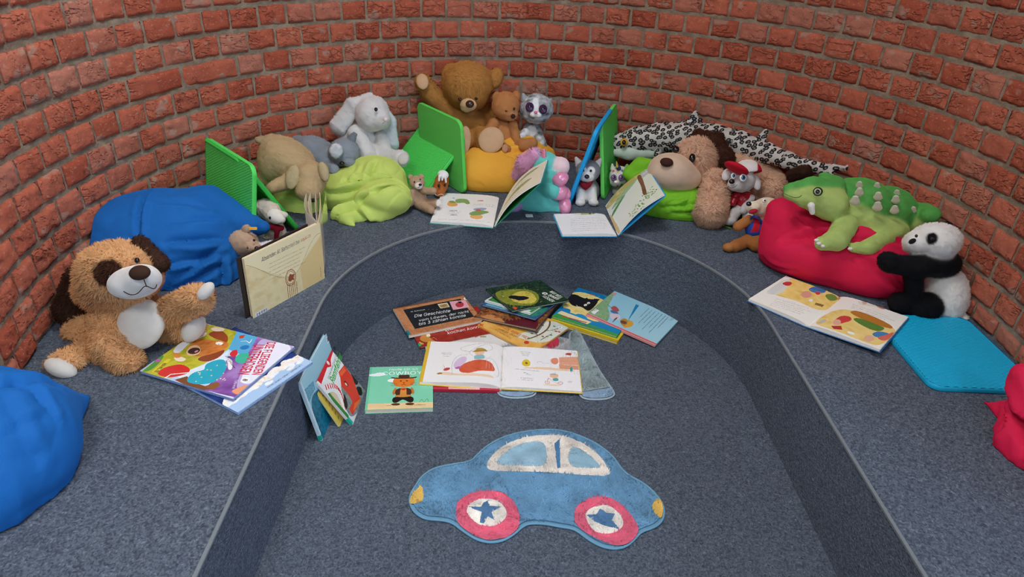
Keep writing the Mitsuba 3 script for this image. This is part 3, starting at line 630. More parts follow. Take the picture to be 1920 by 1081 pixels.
def WF(txt, hgt, p, col, bold=False, slant=0.):
    """Lettering hgt tall fitted between the two points of p."""
    (x0, y0), (x1, y1) = p[:2]; v, f, _ = words(txt, hgt, 0, 0, col, bold=bold); L = math.hypot(x1 - x0, y1 - y0); k = L / max(v[:, 0].max(), 1e-6)
    return words(txt, hgt, x0, y0, col, math.degrees(math.atan2(y1 - y0, x1 - x0)), slant, bold, wide=k)
def lines_of(p0, p1, n, step, size=.0035, col='#55524e', seed=0, ragged=.25):
    """Body text too small to read: rows of word-long strokes. p0 -> p1 is the first row; step moves to the next."""
    g = random.Random(seed); out = []
    p0, p1, step = np.array(p0), np.array(p1), np.array(step); d = p1 - p0; L = np.linalg.norm(d); d = d / L
    for i in range(n):
        a, e = 0., L * (1 - ragged * g.random())
        while a < e:
            b = min(e, a + g.uniform(.006, .02)); q = p0 + step * i; out.append(LineString([q + d * a, q + d * b]).buffer(size * .22, 1)); a = b + .003
    return unary_union(out)
def book(key, label, q, T_, art, cover='#eeeeee', page='#e9e2d0', spine=None, sticker=None, group=None, hard=True, spine_at='left', page_in=.003):
    """A closed book: boards, spine, page block and the print on the side that shows."""
    A, u, v, n, w, h = frame(q); tag(key, label, 'book', group); b = .0022
    su0, su1 = (0, w)
    sp = dict(left=(-.0005, .002, 0, h), right=(w - .002, w + .0005, 0, h), top=(0, w, h - .002, h + .0005), bottom=(0, w, -.0005, .002))[spine_at]
    i = page_in; pg = dict(left=(.002, w - i, i, h - i), right=(i, w - .002, i, h - i), top=(i, w - i, i, h - .002), bottom=(i, w - i, .002, h - i))[spine_at]
    add(key + '__cover', join(bxx(A, u, v, n, 0, w, 0, h, -b, 0), bxx(A, u, v, n, 0, w, 0, h, -T_, -T_ + b)), 'm_print', False, cover)
    add(key + '__spine', bxx(A, u, v, n, *sp, -T_, 0), 'm_print', False, spine or cover)
    add(key + '__pages', bxx(A, u, v, n, *pg, -T_ + b, -b, .0001), 'm_page', False, page)
    layers, texts = art(w, h)
    m = art_mesh(w, h, layers, lambda p: A + p[:, :1] * u + p[:, 1:2] * v + n * .0003, texts=texts)
    add(key + '__cover_print', m[:2], 'm_print', False, m[2])
    if sticker:
        e = dict(left=(-.0012, .008, sticker[1], sticker[2]), bottom=(sticker[1], sticker[2], -.0012, .008), right=(w - .008, w + .0012, sticker[1], sticker[2]), top=(sticker[1], sticker[2], h - .008, h + .0012))[spine_at]
        add(key + '__spine_sticker', bxx(A, u, v, n, *e, -T_ - .0004, .0006, .0002), 'm_print', False, sticker[0])
def bmark(x, y, r, ang=0):
    """The library's round white sticker with a letter B."""
    return [(O(x, y, r), '#f1f1ee')], [words('B', r * .95, *(np.array([x, y]) + np.array([[math.cos(math.radians(ang)), -math.sin(math.radians(ang))], [math.sin(math.radians(ang)), math.cos(math.radians(ang))]]) @ np.array([-.36 * r, -.47 * r])), '#111111', ang, bold=True)]

def art_underpants(w, h):
    S_ = AF(((0.1382, 0.0408), (0.0867, 0.1636), (0.2651, 0.161)), 400, 300, 800, 600)
    q = lambda *a: PG(*a)
    L = [(sbox(0, 0, w, h), grad('#9fbfdc', '#d8dcec')),
         (PG(*((0.2616, 0.0073), (0.0045, -0.015), (-0.0094, 0.0997), (0.08, 0.1411), (0.1606, 0.1288), (0.2391, 0.0959), (0.2516, 0.0591))), blots(['#a8a726', '#c4bb35', '#98982a'], 14)),
         (PG(*((-0.0087, 0.098), (-0.0079, 0.1745), (0.0897, 0.2095), (0.08, 0.1411))), '#58a9d2'),
         (PG(*((0.1758, 0.1993), (0.1059, 0.1633), (0.0873, 0.2076), (-0.0092, 0.1692), (-0.0083, 0.1998), (0.1292, 0.24), (0.2279, 0.3024), (0.239, 0.3079), (0.2462, 0.2064))), blots(['#6f4088', '#8d5aa5', '#a784c0'], 9)),
         (SM(*((0.0043, 0.1863), (-0.0098, 0.2198), (-0.0127, 0.299), (0.0941, 0.3239), (0.2307, 0.3086), (0.2059, 0.2704), (0.1317, 0.234), (0.0612, 0.209))), '#bba9d3'),
         (SM(*((0.0059, 0.2067), (-0.0082, 0.2961), (0.0966, 0.3179), (0.1847, 0.3013), (0.1872, 0.2684), (0.1292, 0.24))), '#e3e4f1'),
         (PG(*((0.2273, 0.0967), (0.1628, 0.1307), (0.1112, 0.143), (0.0841, 0.1467), (0.1216, 0.1706), (0.1802, 0.1465), (0.2336, 0.1433))), '#d9e6f0'),
         (SM(*((0.1168, -0.0012), (0.0721, 0.0091), (0.0285, 0.0134), (0.0448, 0.0413), (0.0942, 0.021), (0.1466, 0.036), (0.1497, 0.0133))), '#dfe2ea'),
         (SM(*((0.131, 0.0426), (0.0953, 0.0263), (0.069, 0.0326), (0.0618, 0.074), (0.0508, 0.1161), (0.0697, 0.1344), (0.0972, 0.1307), (0.1337, 0.1044), (0.1432, 0.0668))), blots(['#b9611f', '#d8863f', '#c26d28'], 22)),
         (SM(*((0.1363, 0.0454), (0.1055, 0.0337), (0.0946, 0.0517), (0.1102, 0.0767), (0.132, 0.086), (0.1467, 0.0658))), '#e6c08e'),
         (SM(*((0.1295, 0.0463), (0.1115, 0.0458), (0.1044, 0.0628), (0.1132, 0.0773), (0.1322, 0.0778), (0.1379, 0.0597))), '#42191d'),
         (O(*((0.121, 0.0695),)[0], .006, .004), '#d99aa0'),
         (SM(*((0.0411, 0.0336), (0.0095, 0.0498), (0.0258, 0.0946), (0.0564, 0.1187), (0.0538, 0.0929), (0.0519, 0.0652))), '#93441d'),
         (SM(*((0.0795, 0.1344), (0.112, 0.1185), (0.1375, 0.0953), (0.1536, 0.1016), (0.148, 0.134), (0.1159, 0.147))), '#8a4120'),
         (O(*((0.0667, 0.099),)[0], .0075, .0115), '#efe8da'), (O(*((0.0711, 0.1011),)[0], .002), '#101010'), (O(*((0.069, 0.1125),)[0], .002), '#101010'),
         (SM(*((0.0179, 0.0217), (0.0032, 0.0309), (0.0001, 0.0637), (0.0132, 0.0663), (0.0253, 0.046))), '#ead7bd'), (SM(*((0.1664, 0.0337), (0.1556, 0.0446), (0.157, 0.0712), (0.1718, 0.0727), (0.1772, 0.0525))), '#ead7bd'),
         (SM(*((0.1556, 0.0146), (0.1433, 0.0286), (0.1553, 0.0528), (0.1683, 0.0441))), '#d48a45'),
         (SM(*((0.2434, 0.051), (0.2145, 0.0429), (0.18, 0.0721), (0.1882, 0.113), (0.2076, 0.1229), (0.2391, 0.0959))), '#cf2f2e'), (LN(.0035, *((0.2445, 0.0829), (0.2268, 0.084), (0.2043, 0.1198))), '#f1ecea'),
         (PG(*((0.2416, 0.1105), (0.2172, 0.1278), (0.2317, 0.1615), (0.2327, 0.2256), (0.2462, 0.2064), (0.2469, 0.1517))), '#7a4c2d'), (PG(*((0.2362, 0.1974), (0.2068, 0.2145), (0.2135, 0.2321), (0.2367, 0.2292))), '#8a5a33'),
         (SM(*((0.2378, 0.14), (0.1998, 0.1278), (0.1783, 0.151), (0.1615, 0.1337), (0.1371, 0.1408), (0.1189, 0.1621), (0.1472, 0.1967), (0.1864, 0.2086), (0.2145, 0.2094), (0.235, 0.1804))), '#2ba5bb')]
    g = random.Random(4)
    for k in range(34):
        x, y = g.uniform(430, 735), g.uniform(370, 550)
        if y > 440 + (560 - x) * .3 and (x > 560 or y > 450): L.append((O(*S_.one(x, y), .0022), '#e7d7a3'))
    L += [(SM(*((0.11, 0.1535), (0.1146, 0.1872), (0.1517, 0.2147), (0.156, 0.2043), (0.1288, 0.1829))), '#ece9ea')]
    for k in range(7): L.append((LN(.0018, *S_(730 + k * 9, 332 + k * 14, 770 + k * 5, 336 + k * 16)), '#1c1a22'))
    L += [(SM(*((0.109, 0.1858), (0.0826, 0.1809), (0.0716, 0.2071), (0.0905, 0.2225), (0.1178, 0.2266), (0.1228, 0.2044))), '#3eb494'), (SM(*((0.0968, 0.1576), (0.0772, 0.1555), (0.0717, 0.1655), (0.0939, 0.1842), (0.1058, 0.1756))), '#d03038'),
          (SM(*((0.0626, 0.1621), (0.046, 0.1673), (0.0432, 0.1818), (0.0561, 0.1902), (0.069, 0.178))), '#2779b3'), (LN(.002, *((0.0361, 0.1463), (0.0281, 0.1588), (0.0333, 0.1737), (0.0155, 0.1677))), '#f2f2f2'), (PG(*((0.0136, 0.1233), (0.005, 0.1355), (0.0198, 0.1413), (0.027, 0.1323))), '#c84a2c'),
          (PG(*((0.2375, 0.0304), (0.1766, 0.0245), (0.175, 0.0356), (0.2394, 0.0469))), '#d6c233'), (SM(*((0.2256, 0.2717), (0.2082, 0.2782), (0.1844, 0.2913), (0.2033, 0.303), (0.2311, 0.3051))), '#e69a74'),
          (SM(*((0.2531, 0.0068), (0.2117, 0.0064), (0.1772, -0.0069), (0.1651, 0.0069), (0.2294, 0.0285))), '#4f8f3a'), (O(*((0.1932, 0.0069),)[0], .007), '#b3569c')]
    x, y = ((0.1731, 0.275),)[0]; bl, bt = bmark(x, y, .012)
    t = [WF('DIE FLIEGENDEN', .023, ((0.0105, 0.2166), (0.1486, 0.2758)), '#c6233c', True), WF('UNTERHOSEN', .027, ((0.0328, 0.1923), (0.1608, 0.2423)), '#c6233c', True),
         WF('Tom von', .008, ((0.183, 0.2511), (0.2149, 0.2685)), '#f0ecf4'), WF('WER WILL SIE', .009, ((0.1956, 0.0305), (0.2362, 0.0375)), '#443a18', True)]
    return L + bl, t + bt
def art_clouds(w, h):
    g = random.Random(2); L = [(sbox(0, 0, w, h), blots(['#16295e', '#1f3672', '#253f80'], 10)), (sbox(0, h * .86, w, h), grad('#7fa6d3', '#a9c6e4'))]
    for k in range(26): x = (k + .5) / 26 * w; y = h * (.83 + .022 * math.sin(k * 1.3) + .012 * g.random()); L.append((O(x, y, .011 + .006 * g.random(), .008 + .006 * g.random()), blots(['#e9dcc8', '#f6f2ea', '#dcc8ab'], 60, k)))
    for k in range(14): L.append((O(g.uniform(0, w), h * g.uniform(.86, .92), g.uniform(.008, .016), .006), blots(['#d9e2ee', '#f3f2ef'], 50, k)))
    bl, bt = bmark(w * .88, h * .845, .0115); return L + bl, [words('LEONIE UND DER WAL', .0055, w * .10, h * .945, '#2a4570', wide=1.5)] + bt
def art_envelope(w, h):
    S_ = AF(((0.0397, 0.1756), (0.2409, 0.0885), (0.0115, 0.0077)), 200, 600, 600, 1000)
    L = [(sbox(0, 0, w, h), blots(['#dccb98', '#e2d3a4', '#d2bd86'], 9)), (PG((0, h), (w, h), *((0.3034, 0.1651), (0.1755, 0.0697), (0.1382, 0.0796), (0.0017, 0.1792))), '#e6d9ae'),
         (CV(.0014, *((0.004, 0.179), (0.0668, 0.1282), (0.1352, 0.0777), (0.1642, 0.0691), (0.2202, 0.107), (0.3034, 0.1651))), '#a98f5c'), (PG(*((0.2004, 0.0871), (0.3026, 0.1584), (0.2964, -0.0004), (0.2051, -0.0075))), '#d8bf85'),
         (O(*((0.1584, 0.0671),)[0], .0215, .0285).difference(O(*((0.1584, 0.0671),)[0], .019, .026)), '#8c4a2c'), (O(*((0.1584, 0.0671),)[0], .0165, .0225).difference(O(*((0.1584, 0.0671),)[0], .0150, .021)), '#8c4a2c'),
         (SM(*((0.1465, 0.0616), (0.151, 0.0737), (0.1578, 0.0825), (0.165, 0.0745), (0.1761, 0.0742), (0.1689, 0.0632), (0.1726, 0.0495), (0.1638, 0.0584), (0.1563, 0.0523))), '#8c4a2c')]
    for k in range(6): L.append((CV(.0018, *S_(430 + 14 * k, 785 - 5 * k, 434 + 14 * k, 830 - 6 * k, 442 + 13.5 * k, 890 - 8 * k)), '#7c3c24'))
    L += [(PG(*((0.0099, 0.0132), (0.0559, 0.0121), (0.0553, -0.0081), (0.0089, -0.0075))), '#e9ebee')]
    for k in range(13): x = 206 + k * 5.8; L.append((LN(.0014 if k % 3 else .0024, *S_(x, 992 - k * 3.1, x + 2, 1010 - k * 3.1)), '#22262c'))
    L += [(lines_of(*((0.0852, 0.147), (0.2366, 0.1448)), 5, np.array(((0.0832, 0.1344),)[0]) - np.array(((0.0852, 0.147),)[0]), .0032, '#a09160', 3), '#a09160'), (LN(.0012, *((0.2856, 0.0495), (0.2843, 0.0127))), '#a5552f')]
    return L, [WF('Absender: M. Baltscheit bei', .0135, ((0.0578, 0.1656), (0.2084, 0.1669)), '#1d2a3a', slant=.25), WF('bajazzo', .011, ((0.2141, 0.1678), (0.2571, 0.1706)), '#b5532a', slant=.3)]
def art_cat(w, h):
    cx = w * .55; L = [(sbox(0, 0, w, h), '#7fd0ac'), (sbox(0, 0, w, h * .13), blots(['#e6cd9c', '#dfc08b'], 12)), (sbox(0, 0, w * .035, h), '#6cc39c'),
         (O(w * .12, h * .80, .026, .008), '#eef7f4'), (O(w * .17, h * .815, .018, .009), '#eef7f4'), (O(w * .40, h * .655, .022, .010), '#eef7f4'), (O(w * .93, h * .60, .020, .007), '#eef7f4')]
    def X(x, y): return (cx + x * h, y * h)
    L += [(SM(X(-.12, .5), X(-.17, .36), X(-.13, .30), X(-.09, .42)), '#b9793a'), (SM(X(.12, .5), X(.17, .36), X(.13, .30), X(.09, .42)), '#b9793a'), (SM(X(-.11, .47), X(.11, .47), X(.125, .30), X(0, .26), X(-.125, .30)), '#4a2c1c'),
          (PG(X(-.04, .48), X(.04, .48), X(.05, .30), X(-.05, .30)), '#d98b3e'), (SM(X(-.14, .28), X(.14, .28), X(.16, .16), X(.10, .12), X(.02, .20), X(-.02, .20), X(-.10, .12), X(-.16, .16)), '#1d1714'),
          (SM(X(-.12, .31), X(.12, .31), X(.12, .27), X(0, .25), X(-.12, .27)), '#c98a3f'), (SM(X(-.06, .46), X(.06, .46), X(0, .40)), '#c0392b'), (O(*X(-.10, .10), .014, .006), '#5b3320'), (O(*X(.10, .10), .014, .006), '#5b3320'),
          (SM(X(-.165, .60), X(-.15, .69), X(-.12, .73), X(0, .72), X(.12, .73), X(.15, .69), X(.165, .60), X(.12, .51), X(0, .48), X(-.12, .51)), '#e07c2c')]
    for s in (-1, 1):
        for k in range(3): L.append((LN(.0012, X(.10 * s, .58 - .02 * k), X(.19 * s, .60 - .035 * k)), '#5b3013'))
        L.append((O(*X(.045 * s, .635), .0028), '#1a120c')); L.append((LN(.0016, X(0, .565), X(.03 * s, .535)), '#1a120c'))
    L += [(PG(X(-.018, .60), X(.018, .60), X(0, .575)), '#5b2a16'), (SM(X(-.20, .74), X(-.12, .715), X(0, .71), X(.12, .715), X(.20, .74), X(.18, .70), X(.09, .69), X(-.09, .69), X(-.18, .70)), '#3a2218'), (SM(X(-.09, .70), X(-.075, .80), X(0, .775), X(.075, .80), X(.09, .70)), '#4a2c1d'),
          (CV(.0014, (w * .80, h * .13), (w * .84, h * .18), (w * .86, h * .13), (w * .90, h * .19), (w * .93, h * .13)), '#5a8f3c'), (sbox(w * .30, h * .07, w * .38, h * .085), '#c79a62'), (sbox(w * .75, h * .075, w * .82, h * .09), '#c79a62')]
    return L, [words('Heute bin ich', .0115, w * .30, h * .90, '#f2faf6', slant=.2), words('COWBOY', .0185, w * .20, h * .785, '#f4fbf8', wide=1.15), words('ANTJE DRESCHER', .004, w * .66, h * .06, '#6b5230')]
def art_chalk(w, h):
    S_ = AF(((0.0897, 0.204), (0.2401, 0.1471), (0.0435, 0.0636)), 300, 200, 700, 400)
    L = [(sbox(0, 0, w, h), blots(['#b9774a', '#c98d60', '#a7653b'], 30)), (sbox(0, h * .965, w, h), '#8a4f2e'), (sbox(w * .115, h * .17, w * .93, h * .885), '#4a3324'), (sbox(w * .122, h * .18, w * .923, h * .875), blots(['#191a1c', '#26282a', '#1d1d1f'], 20))]
    for k in range(7): L.append((CV(.0009, (0, h * (.02 + .02 * k)), (w * .5, h * (.03 + .018 * k)), (w, h * (.015 + .022 * k))), '#8f5732'))
    L += [(PG(*((0.169, 0.1699), (0.2089, 0.1673), (0.2068, 0.1333), (0.169, 0.1346))), '#d9cda6'), (PG(*((0.172, 0.1604), (0.2034, 0.1585), (0.203, 0.138), (0.1737, 0.1393))), blots(['#7a8a4e', '#c98b56', '#8d5a3c'], 60)), (PG(*((0.2192, 0.1718), (0.2826, 0.1606), (0.2773, 0.1041), (0.211, 0.1073))), '#e6a6ad'), (SM(*((0.2377, 0.1522), (0.261, 0.156), (0.2685, 0.1364), (0.2567, 0.1177), (0.2365, 0.1155), (0.2302, 0.1327))), '#b03a44'), (SM(*((0.2503, 0.16), (0.2635, 0.1568), (0.2612, 0.1433), (0.2483, 0.1457))), '#2a1a1c')]
    for x in (430, 470, 508): L.append((O(*S_.one(x, 258), .0024), '#a2614a'))
    bl, bt = bmark(*((0.2883, 0.1695),)[0], .0095)
    return L + bl, [WF('Die Geschichte', .020, ((0.0544, 0.1091), (0.1953, 0.0972)), '#f0efe9', slant=.3), WF('vom Löwen, der nicht', .016, ((0.0616, 0.0756), (0.2612, 0.0697)), '#f0efe9', slant=.3), WF('bis 3 zählen konnte', .018, ((0.0533, 0.0508), (0.239, 0.0465)), '#f0efe9', slant=.3), WF('M. Baltscheit', .007, ((0.0542, 0.1485), (0.1099, 0.1457)), '#dcdad2', slant=.3)] + bt
def art_redcook(w, h):
    L = [(sbox(0, 0, w, h), blots(['#8f2a1f', '#a63426', '#7d2219'], 16)), (SM(*((0.0117, 0.046), (0.0291, 0.0719), (0.0522, 0.0639), (0.0514, 0.0358), (0.065, 0.017), (0.0411, 0.0149), (0.021, 0.0254))), '#c98a3d'), (PG(*((0.0443, 0.0702), (0.0582, 0.0704), (0.0564, 0.0517), (0.0426, 0.0515))), '#efe2c0'), (SM(*((0.0054, 0.0377), (0.0242, 0.0104), (0.005, 0.0103))), '#d8a04a'), (O(*((0.0879, 0.079),)[0], .004), '#f3ead8'), (CV(.0012, *((0.0469, 0.0338), (0.064, 0.0385), (0.0705, 0.0221))), '#e8c98a')]
    return L, [WF('der nicht', .014, ((0.1157, 0.0636), (0.2389, 0.0769)), '#f3e9e2', slant=.3), WF('kochen konnte', .017, ((0.1176, 0.0427), (0.2608, 0.0468)), '#f3e9e2', slant=.3)]
def art_pale(w, h):
    g = random.Random(5); L = [(sbox(0, 0, w, h), '#dcdbd6')]
    for k in range(16): x, y = g.uniform(.1, .95) * w, g.uniform(.45, .9) * h; L.append((aff.rotate(sbox(x - .011, y - .005, x + .011, y + .005), g.uniform(-30, 30)), g.choice(['#2c3a58', '#a83a34', '#9aa56a', '#c98a7a', '#6d7f93', '#2f2d2d'])))
    return L, []
def art_alone(w, h):
    S_ = AF(((0.2083, 0.1643), (0.0653, 0.0304), (0.1222, 0.2649)), 1100, 400, 1600, 600)
    L = [(sbox(0, 0, w, h), blots(['#dfa545', '#e9b862', '#d99a3c'], 8)), (SM(*((0.0588, 0.171), (0.1231, 0.1819), (0.0929, 0.1218), (0.0981, 0.013), (0.0024, -0.0094), (-0.0051, 0.1117), (0.0204, 0.1529))), '#d9dcc9'), (SM(*((0.078, 0.0135), (0.0448, -0.0079), (-0.0031, -0.0051), (-0.0057, 0.0482), (0.0363, 0.069))), '#c8d2c4'),
         (CV(.006, *((0.0668, 0.1608), (0.0524, 0.1114), (0.0543, 0.058), (0.078, 0.0135))), '#6b4a34'), (CV(.003, *((0.0539, 0.1219), (0.0816, 0.1113), (0.0929, 0.1218))), '#6b4a34'), (CV(.003, *((0.0546, 0.0768), (0.0303, 0.0448), (0.0241, 0.0204))), '#6b4a34')]
    for x, y, c in ((1420, 490, '#7c5a46'), (1470, 480, '#8d6a52'), (1520, 520, '#7c5a46'), (1560, 520, '#a07a5a'), (1650, 470, '#c0392b'), (1600, 508, '#2f8f7a'), (1680, 475, '#bf3a3a'), (1530, 410, '#8d6a52'), (1640, 420, '#5f7f56')): L.append((O(*S_.one(x, y), .0055, .004), c))
    for k in range(8): L.append((LN(.0016, *S_(1490 + 16 * k, 560 - 8 * k, 1510 + 14 * k, 545 - 8 * k)), '#2b2622'))
    L += [(O(*((0.0569, 0.1825),)[0], .0095, .0095), '#c73528'), (PG(*((0.2673, 0.2005), (0.2537, 0.2068), (0.249, 0.1976), (0.2463, 0.2093), (0.2367, 0.2144), (0.2496, 0.2143), (0.2516, 0.2237), (0.2571, 0.2118))), '#cf5a2a')]
    bl, bt = bmark(*((0.0241, 0.0204),)[0], .008)
    return L + bl, [WF('Das kleine Schwein', .017, ((0.0667, 0.1518), (0.2119, 0.1601)), '#b5622a', True, .1), WF('ging allein', .013, ((0.1001, 0.1739), (0.1848, 0.1799)), '#4a3320', slant=.1), WF('eine Geschichte', .007, ((0.1133, 0.1997), (0.1953, 0.1943)), '#4a3320')] + bt
def art_hedgehog(w, h):
    S_ = AF(((0.002, 0.0235), (0.1831, 0.103), (0.0446, -0.0666)), 900, 300, 1400, 420)
    L = [(sbox(0, 0, w, h), blots(['#3b1f16', '#70432a', '#b4783f', '#4a2417', '#8c5430'], 15, 3)), (SM(*((0.0075, 0.0119), (0.0454, 0.0425), (0.0988, 0.0288), (0.1361, -0.0089), (0.0804, -0.0065))), '#c98a52')]
    pts = []
    for k in range(9): x = 1165 + 36 * k; y = 372 - 4 * k; pts += [(x, y), (x + 18, y - 28 + 8 * (k % 2))]
    L.append((PG(*[S_.one(*p) for p in pts], *((0.2453, 0.0389), (0.2511, 0.0021), (0.1416, -0.0021))), '#5c1a24')); L.append((PG(*((0.0021, 0.0049), (0.0557, 0.0008), (0.0998, -0.0025), (0.2496, -0.0046), (0.147, -0.0148))), '#7a4a2c'))
    for x, y in ((1000, 290), (960, 310), (1040, 270), (1090, 330)): L.append((O(*S_.one(x, y), .012, .007, 30), '#a5572a'))
    return L, []
def art_bluebk(w, h): return [(sbox(0, 0, w, h), grad('#2a5f94', '#153a63')), (sbox(w * .06, 0, w * .5, h * .22), '#5fa3bd'), (SM((w * .55, 0), (w, 0), (w, h * .7), (w * .8, h * .35)), blots(['#1c7a6a', '#2f8f63', '#195a77'], 20)), (O(w * .42, h * .12, .02, .012), '#dfe9ea')], []
def art_greenbk(w, h): return [(sbox(0, 0, w, h), blots(['#2f7a3c', '#4b9a4d', '#1f5f3a'], 14)), (sbox(0, 0, w, h * .05), '#dfe6dc'), (sbox(0, 0, w * .035, h), '#e6ebe4'), (sbox(w * .5, h * .05, w * .95, h * .14), '#bfd9d3'), (PG((w * .8, h), (w, h), (w, h * .8)), '#e3e6e6')], []
def art_kiss(w, h):
    S_ = AF(((0.0382, 0.0342), (0.0982, 0.1909), (0.1403, -0.0215)), 1100, 80, 1500, 200)
    g = random.Random(8)
    L = [(sbox(0, 0, w, h), blots(['#13281c', '#25452a', '#0f2018', '#31502e'], 14)), (SM(*((0.0411, 0.0139), (0.0354, 0.0831), (0.0655, 0.1621), (0.1242, 0.1748), (0.1893, 0.1296), (0.2042, 0.0786), (0.167, 0.0088), (0.1072, -0.0034))), blots(['#6f7f2a', '#98992f', '#55702d'], 26)), (SM(*((0.0838, 0.0699), (0.0653, 0.133), (0.1065, 0.1566), (0.1633, 0.141), (0.19, 0.1057), (0.1694, 0.0531), (0.1289, 0.0395))), blots(['#cbb63a', '#e0d060', '#b7a332'], 26))]
    for k in range(90):
        a = g.uniform(0, 6.28); x, y = 1300 + 230 * math.cos(a) * g.uniform(.7, 1.1), 140 + 100 * math.sin(a) * g.uniform(.7, 1.1); L.append((LN(.0018, S_.one(x, y), S_.one(x + g.uniform(-25, 25), y + g.uniform(-18, 18))), g.choice(['#a9a63a', '#4f6d2c', '#7d8a30', '#2a4a28'])))
    L += [(SM(*((0.1, 0.0443), (0.0922, 0.0698), (0.1096, 0.0879), (0.1185, 0.1111), (0.1403, 0.1217), (0.1496, 0.0926), (0.1465, 0.0664), (0.1305, 0.0618), (0.1173, 0.0438))), '#17131a'), (SM(*((0.1881, 0.0127), (0.1837, 0.0265), (0.2, 0.0307), (0.2167, 0.012))), '#d9522e'), (O(*((0.0891, 0.0295),)[0], .004), '#d9c34a')]
    bl, bt = bmark(*((0.126, 0.199),)[0], .0115)
    return L + bl, [WF('MAX WILL', .019, ((0.1163, 0.2238), (0.188, 0.2313)), '#f1f0e6', True), WF('IMMER', .018, ((0.1423, 0.1999), (0.1951, 0.2096)), '#f1f0e6', True), WF('KÜSSEN', .018, ((0.1442, 0.172), (0.2046, 0.1817)), '#f1f0e6', True)] + bt
def art_blackcat(w, h):
    L = [(sbox(0, 0, w, h), '#1f86b8'), (SM(*((-0.0087, 0.2588), (0.1286, 0.2597), (0.1242, 0.2206), (0.0534, 0.2282), (0.0074, 0.2205), (-0.0115, 0.23))), '#1173ab'), (SM(*((-0.0166, 0.1842), (0.0196, 0.2388), (0.1319, 0.2255), (0.1657, 0.186), (0.1899, 0.0489), (0.0957, 0.0553), (0.006, 0.0666))), blots(['#e6cf78', '#efdc96', '#d9bf60'], 12)),
         (SM(*((-0.0166, 0.1842), (0.0145, 0.2037), (0.0553, 0.1877), (0.1126, 0.2134), (0.1163, 0.1551), (0.1093, 0.1019), (0.0708, 0.1267), (0.0444, 0.1102), (0.0119, 0.1299))), '#17161a'), (PG(*((0.057, 0.1836), (0.0636, 0.2032), (0.0828, 0.1794))), '#17161a'), (PG(*((0.0901, 0.2095), (0.113, 0.2187), (0.11, 0.1711))), '#17161a'),
         (O(*((0.0802, 0.1445),)[0], .006, .009), '#f0ecd8'), (O(*((0.085, 0.1656),)[0], .006, .009), '#f0ecd8'), (O(*((0.0819, 0.1416),)[0], .002), '#111111'), (O(*((0.0868, 0.1636),)[0], .002), '#111111'), (LN(.003, *((0.0505, 0.124), (0.0682, 0.1103))), '#d7d3cc'),
         (O(*((0.0688, 0.2326),)[0], .005), '#d0783a'), (O(*((0.0821, 0.2358),)[0], .004), '#c95a3a'), (O(*((0.0292, 0.2395),)[0], .006), '#2c6a9a'), (O(*((0.101, 0.2371),)[0], .004), '#3a9ac0'),
         (SM(*((-0.0086, 0.0672), (0.0139, 0.0813), (0.0468, 0.0823), (0.0491, 0.0548), (0.0198, 0.0462))), '#2b7fb4'), (SM(*((0.063, 0.0444), (0.0863, 0.078), (0.1313, 0.0587), (0.108, 0.0257))), '#2a93c4'), (PG(*((-0.0017, -0.0005), (0.0084, 0.0295), (0.2647, 0.015), (0.2675, -0.0048))), '#3f9a4a'), (PG(*((0.0084, 0.0295), (0.0165, 0.0537), (0.1476, 0.041), (0.1388, 0.0173))), '#e8dcae'),
         (LN(.006, *((0.0314, 0.0201), (0.1308, 0.026))), '#c0492c'), (LN(.004, *((0.0652, 0.0176), (0.1403, 0.0137))), '#2b5fa8'), (LN(.003, *((0.1185, 0.0002), (0.1938, 0.0153))), '#5c4a9a')]
    return L, []
def art_yellow(w, h): return [(sbox(0, 0, w, h), '#d9bf2e'), (sbox(0, 0, w, h * .05), '#b69a1c'), (SM((w * .3, h * .4), (w * .7, h * .4), (w * .6, h * .8), (w * .4, h * .8)), '#3f7a3a')], []
